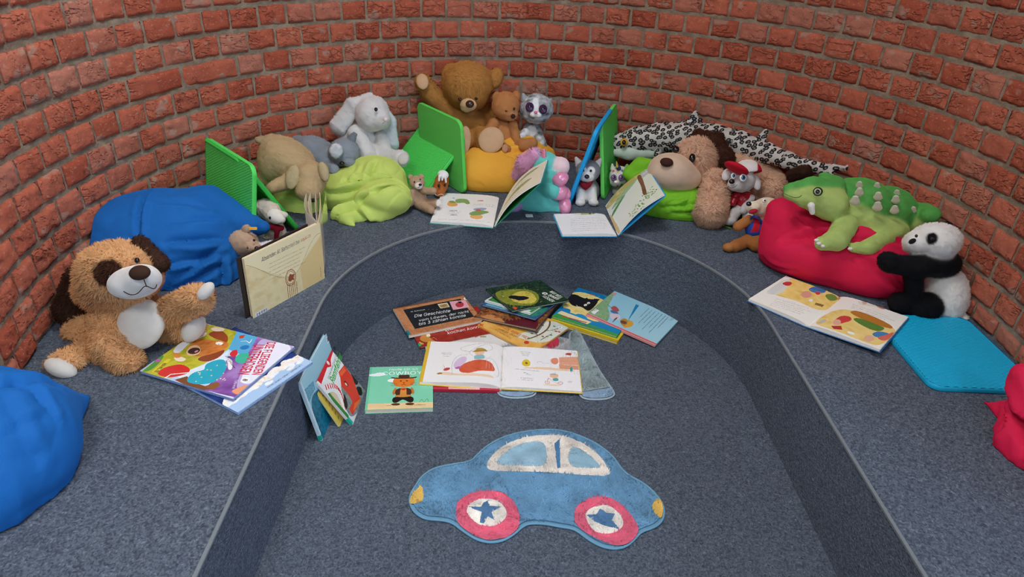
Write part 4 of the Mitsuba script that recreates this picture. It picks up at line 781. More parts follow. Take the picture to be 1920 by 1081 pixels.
def art_skyblue(w, h):
    S_ = AF(((0.0915, -0.0575), (-0.0408, 0.0793), (0.3367, 0.0782)), 1100, 150, 1500, 500)
    g = random.Random(3)
    L = [(sbox(0, 0, w, h), grad('#8fc6da', '#a9d6e4')), (SM(*((0.245, -0.0021), (0.1224, 0.0003), (-0.0095, -0.0026), (0.0603, 0.0232), (0.1292, 0.0341), (0.1778, 0.0745), (0.2455, 0.0908), (0.2451, 0.0421))), blots(['#79a276', '#93b487', '#6c9670'], 18)), (sbox(w * .945, 0, w, h), '#e39a9a'), (sbox(w * .962, 0, w * .985, h), '#c9595f')]
    for k in range(40): x, y = g.uniform(1080, 1270), g.uniform(180, 390); L.append((O(*S_.one(x, y), .0016), '#b9cda6')) if y > 440 - .22 * x else None
    L += [(PG(*((0.2107, 0.0059), (0.1753, 0.0089), (0.1773, 0.024), (0.2169, 0.0242))), '#eef0ee')] + [(LN(.0013, *S_(1112 + 4.5 * k, 306 - 2.4 * k, 1121 + 4.5 * k, 312 - 2.4 * k)), '#2a2a2a') for k in range(8)]
    L += [(SM(*((0.1271, 0.048), (0.0995, 0.0536), (0.1165, 0.0821), (0.1343, 0.0863), (0.1428, 0.066))), '#b5525a'), (SM(*((0.1443, 0.053), (0.1338, 0.0811), (0.1457, 0.097), (0.1604, 0.0703))), '#4f6f96'), (SM(*((0.1635, 0.067), (0.1457, 0.097), (0.1682, 0.1181), (0.2037, 0.1025), (0.1879, 0.0749))), '#d9c9d4'), (CV(.003, *((0.1967, 0.0989), (0.1734, 0.1014), (0.2137, 0.1029))), '#4a3a3a'), (CV(.002, *((0.1276, 0.0532), (0.1165, 0.0299))), '#3a2f2f'),
          (SM(*((0.1563, 0.1362), (0.1556, 0.1646), (0.1868, 0.175), (0.2182, 0.1575), (0.214, 0.146))), '#d9a23c'), (SM(*((0.1919, 0.1205), (0.1615, 0.1196), (0.1548, 0.1379), (0.188, 0.152), (0.214, 0.146))), '#b98538'), (O(*((0.1852, 0.1353),)[0], .011, .013), '#6f4a36'), (SM(*((0.0189, -0.0009), (0.0079, 0.0166), (0.0343, 0.02), (0.033, 0.0091))), '#d98a90')]
    for k, (n_, x) in enumerate(((5, .86), (7, .82), (6, .77), (7, .72), (5, .67), (6, .62), (4, .57))): L.append((lines_of((w * .10, h * x), (w * (.10 + .095 * n_), h * x), 1, (0, 0), .0042, '#41505c', k, .1), '#41505c'))
    return L, [words('Die', .009, w * .1, h * .905, '#41505c'), ]
def art_bstand(w, h):
    S_ = AF(((0.0235, 0.187), (0.1195, 0.1122), (-0.0324, 0.1256)), 150, 550, 300, 800)
    L = [(sbox(0, 0, w, h), grad('#5fa6c0', '#a5d3e0')), (SM(*((0.0106, 0.1329), (0.0607, 0.1405), (0.198, 0.065), (0.1155, -0.0479), (0.007, -0.0076), (0.0025, 0.0241))), blots(['#0e5d78', '#1a7d96', '#0b4a66'], 16)), (PG(*((0.0056, 0.1841), (0.0731, 0.1658), (0.063, 0.1431), (0.0087, 0.1389))), '#3d86a6')]
    for k in range(9): L.append((LN(.0008, *S_(140 + 10 * k, 590 - 8 * k, 180 + 6 * k, 680 - 8 * k)), '#9fcfdd')); L.append((LN(.0008, *S_(140 + 5 * k, 592 + 11 * k, 216, 512 + 9 * k)), '#9fcfdd'))
    L.append((sbox(0, 0, w * .035, h), '#cfe3ea')); x, y = ((0.2394, 0.1973),)[0]; L.append((sbox(x - .008, y - .010, x + .008, y + .010), '#dfe9ec')); return L, [words('B', .012, x - .005, y - .006, '#141414', bold=True)]
def art_racer(w, h):
    S_ = AF(((0.081, 0.1732), (0.1775, 0.0928), (-0.0308, 0.1211)), 320, 400, 520, 700)
    L = [(sbox(0, 0, w, h), grad('#cfd4d2', '#e6e8e6')), (SM(*((0.1815, 0.1264), (0.1982, 0.0756), (0.1816, 0.0029), (0.1127, -0.0115), (0.0112, 0.0096), (0.0226, 0.0511), (0.0739, 0.0978))), blots(['#6f7673', '#8b918e', '#565c5b'], 20)), (PG(*((0.0082, 0.1853), (0.1249, 0.1876), (0.196, 0.1927), (0.2004, 0.179), (0.1272, 0.1705), (0.1057, 0.1577), (0.0856, 0.1694), (0.0106, 0.1635))), '#c92a33'), (O(*((0.1049, 0.1736),)[0], .006, .008), '#e9d9d0'),
         (CV(.016, *((0.0166, 0.1432), (0.0486, 0.1226), (0.0577, 0.0967), (0.0366, 0.0692), (0.0032, 0.0486))), '#ece4dc'), (SM(*((0.0061, 0.1326), (0.0404, 0.107), (0.0277, 0.0774), (0.0038, 0.0429), (0.0083, 0.0748))), '#cdbf9e'), (PG(*((0.0046, 0.1289), (0.014, 0.1245), (0.0131, 0.0288), (-0.0013, 0.0165), (-0.0111, 0.0364))), '#2f7a34')]
    for k in range(13):
        t = k / 12; x, y = 320 + 150 * t + 20 * math.sin(3 * t), 570 - 40 * math.sin(2.6 * t) + 200 * t * t; L.append((LN(.0045, *S_(x - 4, y - 17, x + 6, y + 17)), '#c02c34'))
    L += [(SM(*((0.1649, 0.0874), (0.1854, 0.0702), (0.1677, 0.0368), (0.1359, 0.0431))), '#1c1d1f'), (SM(*((0.1359, 0.0431), (0.161, 0.021), (0.1326, 0.003), (0.117, 0.0225))), '#191a1c'), (SM(*((0.0721, 0.0787), (0.0492, 0.0473), (0.0239, 0.0395), (0.0258, 0.0585))), '#191a1c'), (PG(*((0.1143, 0.1249), (0.1652, 0.1162), (0.1591, 0.0976), (0.1583, 0.0718), (0.1252, 0.0258), (0.1114, 0.006), (0.0286, 0.0139), (0.0344, 0.0348), (0.0715, 0.032), (0.0821, 0.0645), (0.0785, 0.0937), (0.1054, 0.1118))), '#d13a28'), (PG(*((0.1156, 0.1212), (0.1565, 0.1155), (0.152, 0.1009), (0.1122, 0.1086))), '#e2603a'), (O(*((0.1072, 0.0816),)[0], .007, .011), '#7a1c18'), (PG(*((0.0745, 0.0239), (0.1155, 0.0077), (0.0934, 0.0064), (0.0425, 0.0167))), '#e26a35'), (O(*((0.1052, 0.0807),)[0], .004, .006), '#e8c9b0')]
    bl, bt = bmark(*((0.1796, 0.1747),)[0], .0115); return L + bl, [WF('Rennfahrer', .021, ((0.0566, 0.1233), (0.1869, 0.1351)), '#2f9a3c', True, .15), WF('Ich hab einen Freund, der ist', .008, ((0.0539, 0.1458), (0.1838, 0.1559)), '#4f8a50')] + bt
def art_ystand(w, h):
    L = [(sbox(0, 0, w, h), '#d9cb86'), (sbox(0, 0, w * .18, h), '#cfb94e')]; L += [(LN(.002, (w * .09, h * y), (w * .14, h * (y + .02))), '#2a2620') for y in np.linspace(.1, .9, 9)]; return L, []
def art_redunder(w, h): return [(sbox(0, 0, w, h), '#b3283c'), (sbox(w * .28, 0, w * .72, h * .09), '#e2a7a2')], []

# on the bench
book('picture_book', 'picture book with a howling dog and flying underpants on its cover', ((-0.8716, 1.6306, 0.3029), (-0.9526, 1.3983, 0.3029), (-0.587, 1.5444, 0.3104)), .0085, art_underpants, '#6c83b8', '#e8e4da', '#8aa0cf')
book('picture_book_001', 'picture book with white clouds on dark blue, lying under the underpants book', ((-0.793, 1.628, 0.2994), (-0.913, 1.409, 0.2994), (-0.5334, 1.4722, 0.2994)), .0085, art_clouds, '#7fa0cc', '#dfe4ea')
# in the pit
book('board_book', 'small mint green board book with a cowboy cat on the cover', ((-0.4346, 1.6286, 0.016), (-0.2264, 1.6565, 0.016), (-0.4706, 1.8462, 0.016)), .016, art_cat, '#7fd0ac', '#e2d5bb', sticker=None, page_in=.0012)
book('picture_book_002', 'picture book with a chalkboard in a wooden frame on the cover', ((-0.3616, 2.0353, 0.024), (-0.104, 2.1654, 0.024), (-0.4503, 2.2135, 0.024)), .011, art_chalk, '#c9b8a4', '#e6e0d2', '#d9d2c6', sticker=('#1f7f86', .004, .034))
book('picture_book_003', 'dark red picture book half hidden under the chalkboard book', ((-0.3162, 1.9863, 0.012), (-0.0504, 2.1088, 0.012), (-0.4021, 2.1611, 0.012)), .0085, art_redcook, '#9b3024', '#d9cdb8', sticker=('#2fa77a', .003, .022))
book('picture_book_004', 'pale picture book with small printed scenes, under the open cowboy book', ((-0.2871, 1.9537, 0.007), (0.0116, 2.0251, 0.007), (-0.3439, 2.1085, 0.007)), .0065, art_pale, '#d8d7d2', '#cfcdc6')
book('picture_book_005', 'orange picture book with a tree and a red seal on its cover', ((0.2202, 2.1496, 0.022), (0.0135, 2.3107, 0.024), (0.0748, 1.9856, 0.018)), .0085, art_alone, '#dba350', '#ead9b4', spine_at='top')
book('picture_book_006', 'brown picture book with a dark red leaf, on top of the orange book', ((-0.1374, 2.1788, 0.03), (0.0971, 2.0884, 0.047), (-0.0233, 2.3935, 0.017)), .010, art_hedgehog, '#4a3426', '#b9ad98')
book('picture_book_007', 'dark blue picture book third from the top of the pile in the pit', ((-0.1132, 2.2562, 0.039), (0.0928, 2.1434, 0.058), (0.0106, 2.4114, 0.023)), .009, art_bluebk, '#2b4d78', '#a9b3bb')
book('picture_book_008', 'green picture book with a pale spine, just under the topmost book of the pile', ((-0.1032, 2.2722, 0.047), (0.0729, 2.166, 0.066), (0.0256, 2.4184, 0.031)), .008, art_greenbk, '#dfe3e0', '#d6dad4')
book('picture_book_009', 'dark green picture book with a black bird in a yellow clearing, topmost of the pile', ((-0.1039, 2.3481, 0.056), (0.0066, 2.1651, 0.074), (0.1172, 2.4757, 0.038)), .0085, art_kiss, '#1b3324', '#b9bfae')
book('picture_book_010', 'picture book with a black cat and crayons on its cover', ((0.1597, 2.226, 0.022), (0.3985, 2.1098, 0.022), (0.2673, 2.4615, 0.022)), .0095, art_blackcat, '#3f9a4a', '#dccf9a')
book('picture_book_011', 'yellow picture book under the black cat book', ((0.1499, 2.2079, 0.011), (0.3975, 2.0874, 0.011), (0.261, 2.4489, 0.011)), .0105, art_yellow, '#cdb428', '#d8cf9c')
book('picture_book_012', 'light blue picture book lying face down with a pink striped spine', ((0.4216, 2.4372, 0.028), (0.2913, 2.237, 0.031), (0.6439, 2.2415, 0.012)), .010, art_skyblue, '#97c9dc', '#d8d0c4', '#d99494', spine_at='right')
book('picture_book_013', 'light blue and teal book leaning against the bench riser', ((-0.534, 1.5, 0), (-0.525, 1.745, 0), (-0.577, 1.503, 0.212)), .010, art_bstand, '#8dbfd2', '#cfd6d8', '#c3dde6', sticker=('#1aa08a', .002, .020))
book('picture_book_014', 'thin yellow book standing between the teal book and the racing car book', ((-0.498, 1.565, 0), (-0.49, 1.735, 0), (-0.578, 1.567, 0.165)), .006, art_ystand, '#d6c77e', '#e0d8bb')
book('picture_book_015', 'picture book with a red racing car leaning in front of two other books', ((-0.461, 1.578, 0), (-0.458, 1.741, 0), (-0.558, 1.58, 0.153)), .010, art_racer, '#b8322f', '#e3ddd2', '#d9d6cf', sticker=('#1fa791', .002, .026))
book('picture_book_016', 'red book mostly hidden under the open cowboy picture book', ((-0.2544, 1.7527, 0.014), (-0.0218, 1.7648, 0.014), (-0.2676, 1.8921, 0.014)), .0125, art_redunder, '#b3283c', '#d9c9c0', spine_at='bottom')

def open_book(key, label, ql, qr, art_l, art_r, cover='#88aacc', bulge=(.006, .006), thick=(.007, .006), board_l=None, edge='#e7e3d9', end_l=None, end_r=None, sag=(0., 0.), fly=None):
    """An open picture book: two boards meeting at the gutter, two curved page blocks and the prints that lie on them."""
    tag(key, label, 'book')
    for side, q, art, bl, th, sg, endp in (('left', ql, art_l, bulge[0], thick[0], sag[0], end_l), ('right', qr, art_r, bulge[1], thick[1], sag[1], end_r)):
        A, u, v, n, w, h = frame(q)
        def prof(s):                 # s: 0 at the gutter, 1 at the fore edge
            return th * (1 - np.exp(-s * 9)) * (1 - .35 * s) + bl * np.sin(np.pi * np.clip(s, 0, 1) ** .6) * (1 - s) ** .5 + sg * np.sin(np.pi * s)
        def fmap(p, lift=0.0):
            s = (1 - p[:, 0] / w) if side == 'left' else p[:, 0] / w
            return A + p[:, :1] * u + p[:, 1:2] * v + n * (prof(s) - th + lift)[:, None]
        o = .004; b = -th - .0022
        g0, g1 = (-o, w) if side == 'left' else (0, w + o)
        add(num(key + '__cover'), bxx(A, u, v, n, g0, g1, -o, h + o, b - .0022, b), 'm_print', False, cover)
        xs = np.linspace(0, w, 28); s = (1 - xs / w) if side == 'left' else xs / w; top = prof(s) - th
        V = np.vstack([np.c_[xs, np.full(28, y), z] for y, z in ((0, top), (h, top))] + [np.c_[xs, np.full(28, y), np.full(28, b) if sg == 0 else np.maximum(b, top - th - .0005)] for y in (0, h)])
        X = A + V[:, :1] * u + V[:, 1:2] * v + V[:, 2:] * n; i = np.arange(27)
        F = np.vstack([np.stack([i, i + 1, i + 29, i + 28], 1), np.stack([56 + i, 84 + i, 85 + i, 57 + i], 1), np.stack([i, 56 + i, 57 + i, i + 1], 1), np.stack([28 + i, 29 + i, 85 + i, 84 + i], 1), [[0, 28, 84, 56], [27, 83, 111, 55]]])
        add(num(key + '__page_block'), (X, F), 'm_page', 35, edge)
        if endp:
            add(num(key + '__endpaper'), bxx(A, u, v, n, .002 if side == 'left' else .002, w - .002, 0, h, b, b + .0006, .0002), 'm_page', False, endp)
        L, t = art(w, h); m = art_mesh(w, h, L, lambda p: fmap(p, .0004), fine=.011, texts=t)
        add(num(key + '__page_print'), m[:2], 'm_page', False, m[2], normals=m[3])
WHITE = '#eceae6'
def art_cowl(w, h):
    L = [(sbox(0, 0, w, h), WHITE), (sbox(0, 0, w * .035, h), '#d9b23a')]; K = lambda *a: None
    L += [(CV(.0009, *((0.2255, 0.1574), (0.1748, 0.1449), (0.1513, 0.167), (0.175, 0.2019), (0.2227, 0.221), (0.2295, 0.2024), (0.1799, 0.1833), (0.1358, 0.1777), (0.1187, 0.1883), (0.148, 0.2141), (0.2223, 0.2315))), '#6b4a45'), (SM(*((0.0404, 0.0446), (0.0739, 0.0603), (0.1176, 0.0457), (0.1595, 0.0507), (0.23, 0.0521), (0.2484, 0.0347), (0.1884, 0.0391), (0.1184, 0.0366))), '#e6cdb0'),
          (SM(*((0.1253, 0.0547), (0.1201, 0.0835), (0.1409, 0.11), (0.1828, 0.1335), (0.2268, 0.1266), (0.2443, 0.0866), (0.2399, 0.0719), (0.1867, 0.0679), (0.1595, 0.0507))), blots(['#cf5637', '#d96745', '#c24e31'], 30)), (SM(*((0.1003, 0.0811), (0.1042, 0.1177), (0.1271, 0.1477), (0.1459, 0.1413), (0.1409, 0.11), (0.1229, 0.0838))), '#d7bfd6'), (SM(*((0.104, 0.0792), (0.121, 0.0896), (0.1323, 0.0826), (0.1154, 0.0711))), '#b566a8')]
    for a in ((778, 462, 780, 405, 800, 380, 850, 372), (985, 470, 984, 410, 960, 392, 935, 400)): L.append((CV(.0013, *((((0.1023, 0.0439), (0.0976, 0.1108), (0.1092, 0.1429), (0.1447, 0.1573))) if a[0] == 778 else ((0.2477, 0.0519), (0.2444, 0.1227), (0.2261, 0.1425), (0.2085, 0.1305)))), '#a9a6ad'))
    for p in (((0.2121, 0.1309), (0.213, 0.0828)), ((0.2228, 0.1347), (0.2237, 0.0841)), ((0.234, 0.1287), (0.2346, 0.0795))): L.append((LN(.0009, *p), '#b9b5b8'))
    L += [(SM(*((0.1669, 0.1315), (0.1704, 0.1568), (0.1994, 0.1642), (0.208, 0.1403), (0.1866, 0.1303))), '#8fb9bf'), (SM(*((0.168, 0.1602), (0.171, 0.1822), (0.1981, 0.1894), (0.2043, 0.1698), (0.1889, 0.1553))), '#e8c3a0'), (SM(*((0.1569, 0.1715), (0.1791, 0.196), (0.2013, 0.1988), (0.2157, 0.1788), (0.1985, 0.1818), (0.1767, 0.174))), '#a8853e'), (SM(*((0.1686, 0.1857), (0.1752, 0.1994), (0.1975, 0.2009), (0.2018, 0.1899))), '#b8954a'),
          (SM(*((0.0677, 0.0654), (0.0754, 0.0805), (0.0933, 0.0803), (0.0909, 0.0682), (0.0773, 0.0619))), '#b94a4a'), (LN(.001, *((0.0733, 0.0802), (0.0675, 0.0951))), '#8a5a4a'), (SM(*((0.0473, 0.0455), (0.0603, 0.0552), (0.0716, 0.0484), (0.0604, 0.0413))), '#9a7c4a')]
    for k, p in enumerate((((0.0538, 0.1636), (0.094, 0.1661)), ((0.0585, 0.1541), (0.0905, 0.1556)), ((0.0631, 0.1447), (0.087, 0.1464)))): L.append((lines_of(*p, 1, (0, 0), .0036, '#4a4a4c', k, .1), '#4a4a4c'))
    return L, []
def art_cowr(w, h):
    L = [(sbox(0, 0, w, h), '#eeecea'), (SM(*((0.0545, 0.106), (0.1342, 0.1192), (0.1995, 0.1189), (0.2641, 0.1066), (0.2061, 0.1051), (0.1194, 0.1046))), '#e6cba8'), (PG(*((0.1974, 0.183), (0.2667, 0.1957), (0.2645, 0.143), (0.1969, 0.1406))), '#e2a383'), (PG(*((0.1954, 0.1405), (0.2643, 0.1405), (0.2634, 0.1174), (0.1965, 0.1162))), '#d99a78'), (SM(*((0.1644, 0.1549), (0.1726, 0.1757), (0.1935, 0.1801), (0.1951, 0.149), (0.1799, 0.1354))), '#dd8f6f'), (LN(.0012, *((0.1964, 0.1616), (0.2656, 0.1691))), '#b9775a'),
         (SM(*((0.0652, 0.1312), (0.0725, 0.1541), (0.0872, 0.1579), (0.0981, 0.1403), (0.0943, 0.1192), (0.0747, 0.1138))), '#d8c02f'), (SM(*((0.0762, 0.1383), (0.0835, 0.1427), (0.0893, 0.1334), (0.082, 0.1266))), '#8a5a2a'), (SM(*((0.2324, 0.1218), (0.2406, 0.1372), (0.2426, 0.1107), (0.2333, 0.1003))), '#3d9aa0'), (SM(*((0.2186, 0.2053), (0.2305, 0.2155), (0.2454, 0.213), (0.2408, 0.1997), (0.2259, 0.2009))), '#b0483a'), (LN(.0011, *((0.2244, 0.2007), (0.2223, 0.1903))), '#b0483a'), (LN(.0011, *((0.2379, 0.202), (0.2388, 0.1918))), '#b0483a'), (LN(.0012, *((0.1457, 0.1409), (0.1641, 0.1438))), '#8a8a5a'),
         (CV(.0011, *((0.1201, 0.1423), (0.1312, 0.1495), (0.1419, 0.1381))), '#7a6a5a'), (SM(*((0.1284, 0.0196), (0.1672, 0.0286), (0.2092, 0.0265), (0.1738, 0.0179))), '#e9d3ae'), (SM(*((0.1579, 0.0679), (0.1693, 0.0864), (0.1907, 0.0848), (0.1914, 0.0685), (0.174, 0.06))), '#e8b98f'), (SM(*((0.1683, 0.0595), (0.1899, 0.0648), (0.1905, 0.0476), (0.1734, 0.0439))), '#59a3a5'), (SM(*((0.1561, 0.077), (0.1752, 0.0905), (0.1941, 0.0804), (0.1747, 0.0787))), '#a9b0a8'), (SM(*((0.2189, 0.0501), (0.2355, 0.0538), (0.2371, 0.0459), (0.224, 0.0391))), '#cfd2d4')]
    for p in (((0.1519, 0.0352),), ((0.1956, 0.0367),)): L.append((O(*p[0], .0085).difference(O(*p[0], .0070)), '#a04a3a'))
    L += [(CV(.0014, *((0.1519, 0.0352), (0.1597, 0.0564), (0.1747, 0.0406), (0.1956, 0.0367))), '#c0553f'), (LN(.0012, *((0.1575, 0.054), (0.1542, 0.0617))), '#a04a3a')]
    for k, p in enumerate((((0.0613, 0.1998), (0.0987, 0.1994)), ((0.0643, 0.1898), (0.0956, 0.1889)), ((0.0688, 0.1801), (0.0911, 0.1796)), ((0.0444, 0.098), (0.1264, 0.0933)), ((0.0725, 0.0803), (0.0903, 0.076)), ((0.0818, 0.0717), (0.0988, 0.0697)), ((0.0619, 0.0503), (0.1078, 0.0497)), ((0.0662, 0.0403), (0.1042, 0.0402)))): L.append((lines_of(*p, 1, (0, 0), .0036, '#4a4a4c', k + 9, .08), '#4a4a4c'))
    return L, []
open_book('picture_book_017', 'open picture book in the pit showing a cowboy playing in bed', ((-0.2842, 1.7688, 0.03), (-0.0171, 1.7719, 0.022), (-0.2915, 2.0027, 0.03)), ((-0.0171, 1.7719, 0.022), (0.2475, 1.7754, 0.02), (-0.0266, 2.0032, 0.022)), art_cowl, art_cowr, '#d8b43c', (.012, .004), (.008, .004), end_l='#d7ae35')
def art_turtl(w, h):
    L = [(sbox(0, 0, w, h), '#e7e8e6'), (SM(*((0.037, 0.193), (0.0518, 0.2096), (0.0806, 0.1946), (0.0866, 0.1687), (0.0648, 0.1538), (0.0454, 0.1607))), '#dba25c'), (SM(*((0.0631, 0.2257), (0.085, 0.2439), (0.1176, 0.2433), (0.1369, 0.1918), (0.119, 0.1857), (0.1059, 0.2063), (0.0815, 0.1879))), '#86a565'), (SM(*((0.0362, 0.2066), (0.0558, 0.2201), (0.0797, 0.2013), (0.0598, 0.1906))), '#7d9a58'),
         (SM(*((0.1615, 0.2268), (0.1771, 0.2437), (0.189, 0.2321), (0.179, 0.2246))), '#d58aa0'), (O(*((0.1644, 0.2301),)[0], .003), '#3a3a4a'), (SM(*((0.1449, 0.0755), (0.1662, 0.0922), (0.1979, 0.0854), (0.1984, 0.0542), (0.1767, 0.0415), (0.1527, 0.0519))), '#dfae6a'), (SM(*((0.1377, 0.0932), (0.1578, 0.1228), (0.193, 0.1359), (0.2252, 0.1264), (0.2062, 0.1061), (0.1875, 0.086), (0.1527, 0.0745))), '#7f9f5f'), (SM(*((0.1495, 0.1408), (0.1698, 0.1579), (0.2114, 0.1631), (0.1981, 0.1369), (0.1629, 0.1237))), '#8fa9c0'), (SM(*((0.1593, 0.1322), (0.176, 0.1485), (0.1878, 0.135), (0.174, 0.1168))), '#c86a5a'), (SM(*((0.0521, 0.2473), (0.0592, 0.2544), (0.0644, 0.2441), (0.0558, 0.2396))), '#8aa3c4')]
    for k, p in enumerate((((0.24, 0.2008), (0.1448, 0.1933)), ((0.2387, 0.1844), (0.1462, 0.1801)), ((0.1054, 0.1038), (0.0519, 0.0963)), ((0.0994, 0.0899), (0.0566, 0.0818)), ((0.1082, 0.0687), (0.0616, 0.065)), ((0.2338, 0.0276), (0.0163, 0.0267)))): L.append((lines_of(*p, 1, (0, 0), .0036, '#77777a', k, .05), '#77777a'))
    return L, [WF('HÖR', .012, ((0.0901, 0.1217), (0.0592, 0.1184)), '#5a5a5c', True), WF('VOR', .012, ((0.0953, 0.0815), (0.0698, 0.0792)), '#5a5a5c', True)]
def art_turtr(w, h):
    L = [(sbox(0, 0, w, h), '#d9d3bb'), (SM((w * .30, h * .62), (w * .45, h * .70), (w * .75, h * .72), (w * .92, h * .80), (w * .80, h * .86), (w * .5, h * .82)), blots(['#8f9a6a', '#a3a67c', '#7c8a5a'], 20)), (SM((w * .18, h * .30), (w * .35, h * .26), (w * .62, h * .30), (w * .85, h * .42), (w * .7, h * .5), (w * .4, h * .46)), blots(['#8a9466', '#b0a678', '#76845a'], 20)), (SM((w * .2, h * .32), (w * .34, h * .30), (w * .36, h * .4), (w * .24, h * .42)), '#d3b878')]
    for k, y in enumerate((.60, .565, .2, .165, .13)): L.append((lines_of((w * .25, h * y), (w * .7, h * y), 1, (0, 0), .0036, '#7a776c', k, .2), '#7a776c'))
    return L, []
open_book('picture_book_018', 'open picture book with green dragons, one half propped against the turquoise unicorn', ((-0.3332, 2.4309, 0.2999), (-0.0862, 2.4229, 0.2979), (-0.2737, 2.7273, 0.2999)), ((-0.0862, 2.4229, 0.2979), (0.0797, 2.4029, 0.4971), (-0.0545, 2.6863, 0.2979)), art_turtl, art_turtr, '#1f8f86', (.004, -.002), (.006, .004), edge='#dcdcd4', sag=(0, .022), end_r='#1f7a34')
def art_rivl(w, h):
    L = [(sbox(0, 0, w, h), '#e4e5e5'), (SM(*((0.0638, 0.211), (0.0852, 0.2374), (0.1253, 0.2472), (0.1682, 0.2437), (0.1886, 0.2254), (0.1756, 0.1927), (0.1547, 0.1835), (0.1056, 0.1792), (0.0761, 0.1917))), blots(['#8a9a5c', '#a9b47c', '#7c8450'], 30)), (SM(*((0.0939, 0.227), (0.1402, 0.2407), (0.1822, 0.2333), (0.1677, 0.2173), (0.1123, 0.2115))), '#a8683a'), (SM(*((0.074, 0.2085), (0.0972, 0.2166), (0.1177, 0.1986), (0.1056, 0.1792), (0.0801, 0.1854))), '#dcd6c8'), (PG(*((0.1497, 0.2145), (0.1579, 0.2172), (0.1515, 0.1835), (0.1447, 0.1821))), '#4a3a2c'), (PG(*((0.1655, 0.2173), (0.1727, 0.22), (0.1677, 0.1888), (0.1607, 0.1861))), '#3f6a3a')]
    for k, p in enumerate((((0.0581, 0.1411), (0.208, 0.1484)), ((0.0544, 0.1225), (0.2058, 0.1284)), ((0.0508, 0.1041), (0.2039, 0.1098)), ((0.0488, 0.086), (0.202, 0.0915)), ((0.0461, 0.0669), (0.1999, 0.0722)), ((0.0424, 0.0481), (0.1951, 0.0531)), ((0.0397, 0.0294), (0.1519, 0.0342)))): L.append((lines_of(*p, 1, (0, 0), .0036, '#7b7d80', k, .12), '#7b7d80'))
    return L, []
def art_rivr(w, h):
    L = [(sbox(0, 0, w, h), grad('#e3e6de', '#d8dfc9', 0)), (SM((0, h * .85), (w * .25, h * .78), (w * .6, h * .82), (w, h * .97), (w, h), (0, h)), blots(['#c9a860', '#b6b06a', '#d9c58a'], 12)), (SM((w * .05, h * .70), (w * .3, h * .66), (w * .65, h * .78), (w * .8, h * .9), (w * .55, h * .86), (w * .2, h * .78)), blots(['#8fb07c', '#a9c39a', '#7aa070'], 14)), (SM((w * .02, h * .52), (w * .22, h * .58), (w * .5, h * .72), (w * .3, h * .68), (w * .06, h * .62)), '#5f8f5a'),
         (SM((0, 0), (w * .08, 0), (w * .06, h * .3), (w * .04, h * .6), (0, h * .7)), '#cdb57e'), (SM((w * .70, h * .30), (w * .78, h * .28), (w * .82, h * .6), (w * .86, h * .95), (w * .76, h * .96), (w * .76, h * .6)), blots(['#6f4a30', '#8a6244'], 20)), (PG((w * .83, h * .80), (w, h * .84), (w, h), (w * .86, h * .97)), '#b9bcba'), (LN(.004, (w * .86, h * .9), (w * .97, h * .93)), '#e3e4e4')]
    g = random.Random(6)
    for k in range(60):
        t = g.random(); x, y = w * (.38 + .55 * t + g.gauss(0, .03)), h * (.06 + .22 * t + g.gauss(0, .05)); L.append((O(x, y, .005, .0025, g.uniform(0, 180)), g.choice(['#5f8a3c', '#7aa04a', '#4a7430', '#9aa85a'])))
    return L, []
open_book('picture_book_019', 'open picture book with a river scene, one half leaning on the green bean bag', ((0.1828, 2.3757, 0.2999), (0.3957, 2.4072, 0.2979), (0.1639, 2.5714, 0.2999)), ((0.3957, 2.4072, 0.2979), (0.5534, 2.4196, 0.4676), (0.3735, 2.6889, 0.2979)), art_rivl, art_rivr, '#1f93c9', (.004, -.002), (.006, .004), edge='#dcdcd4', sag=(0, .016), end_r='#2a86b5')
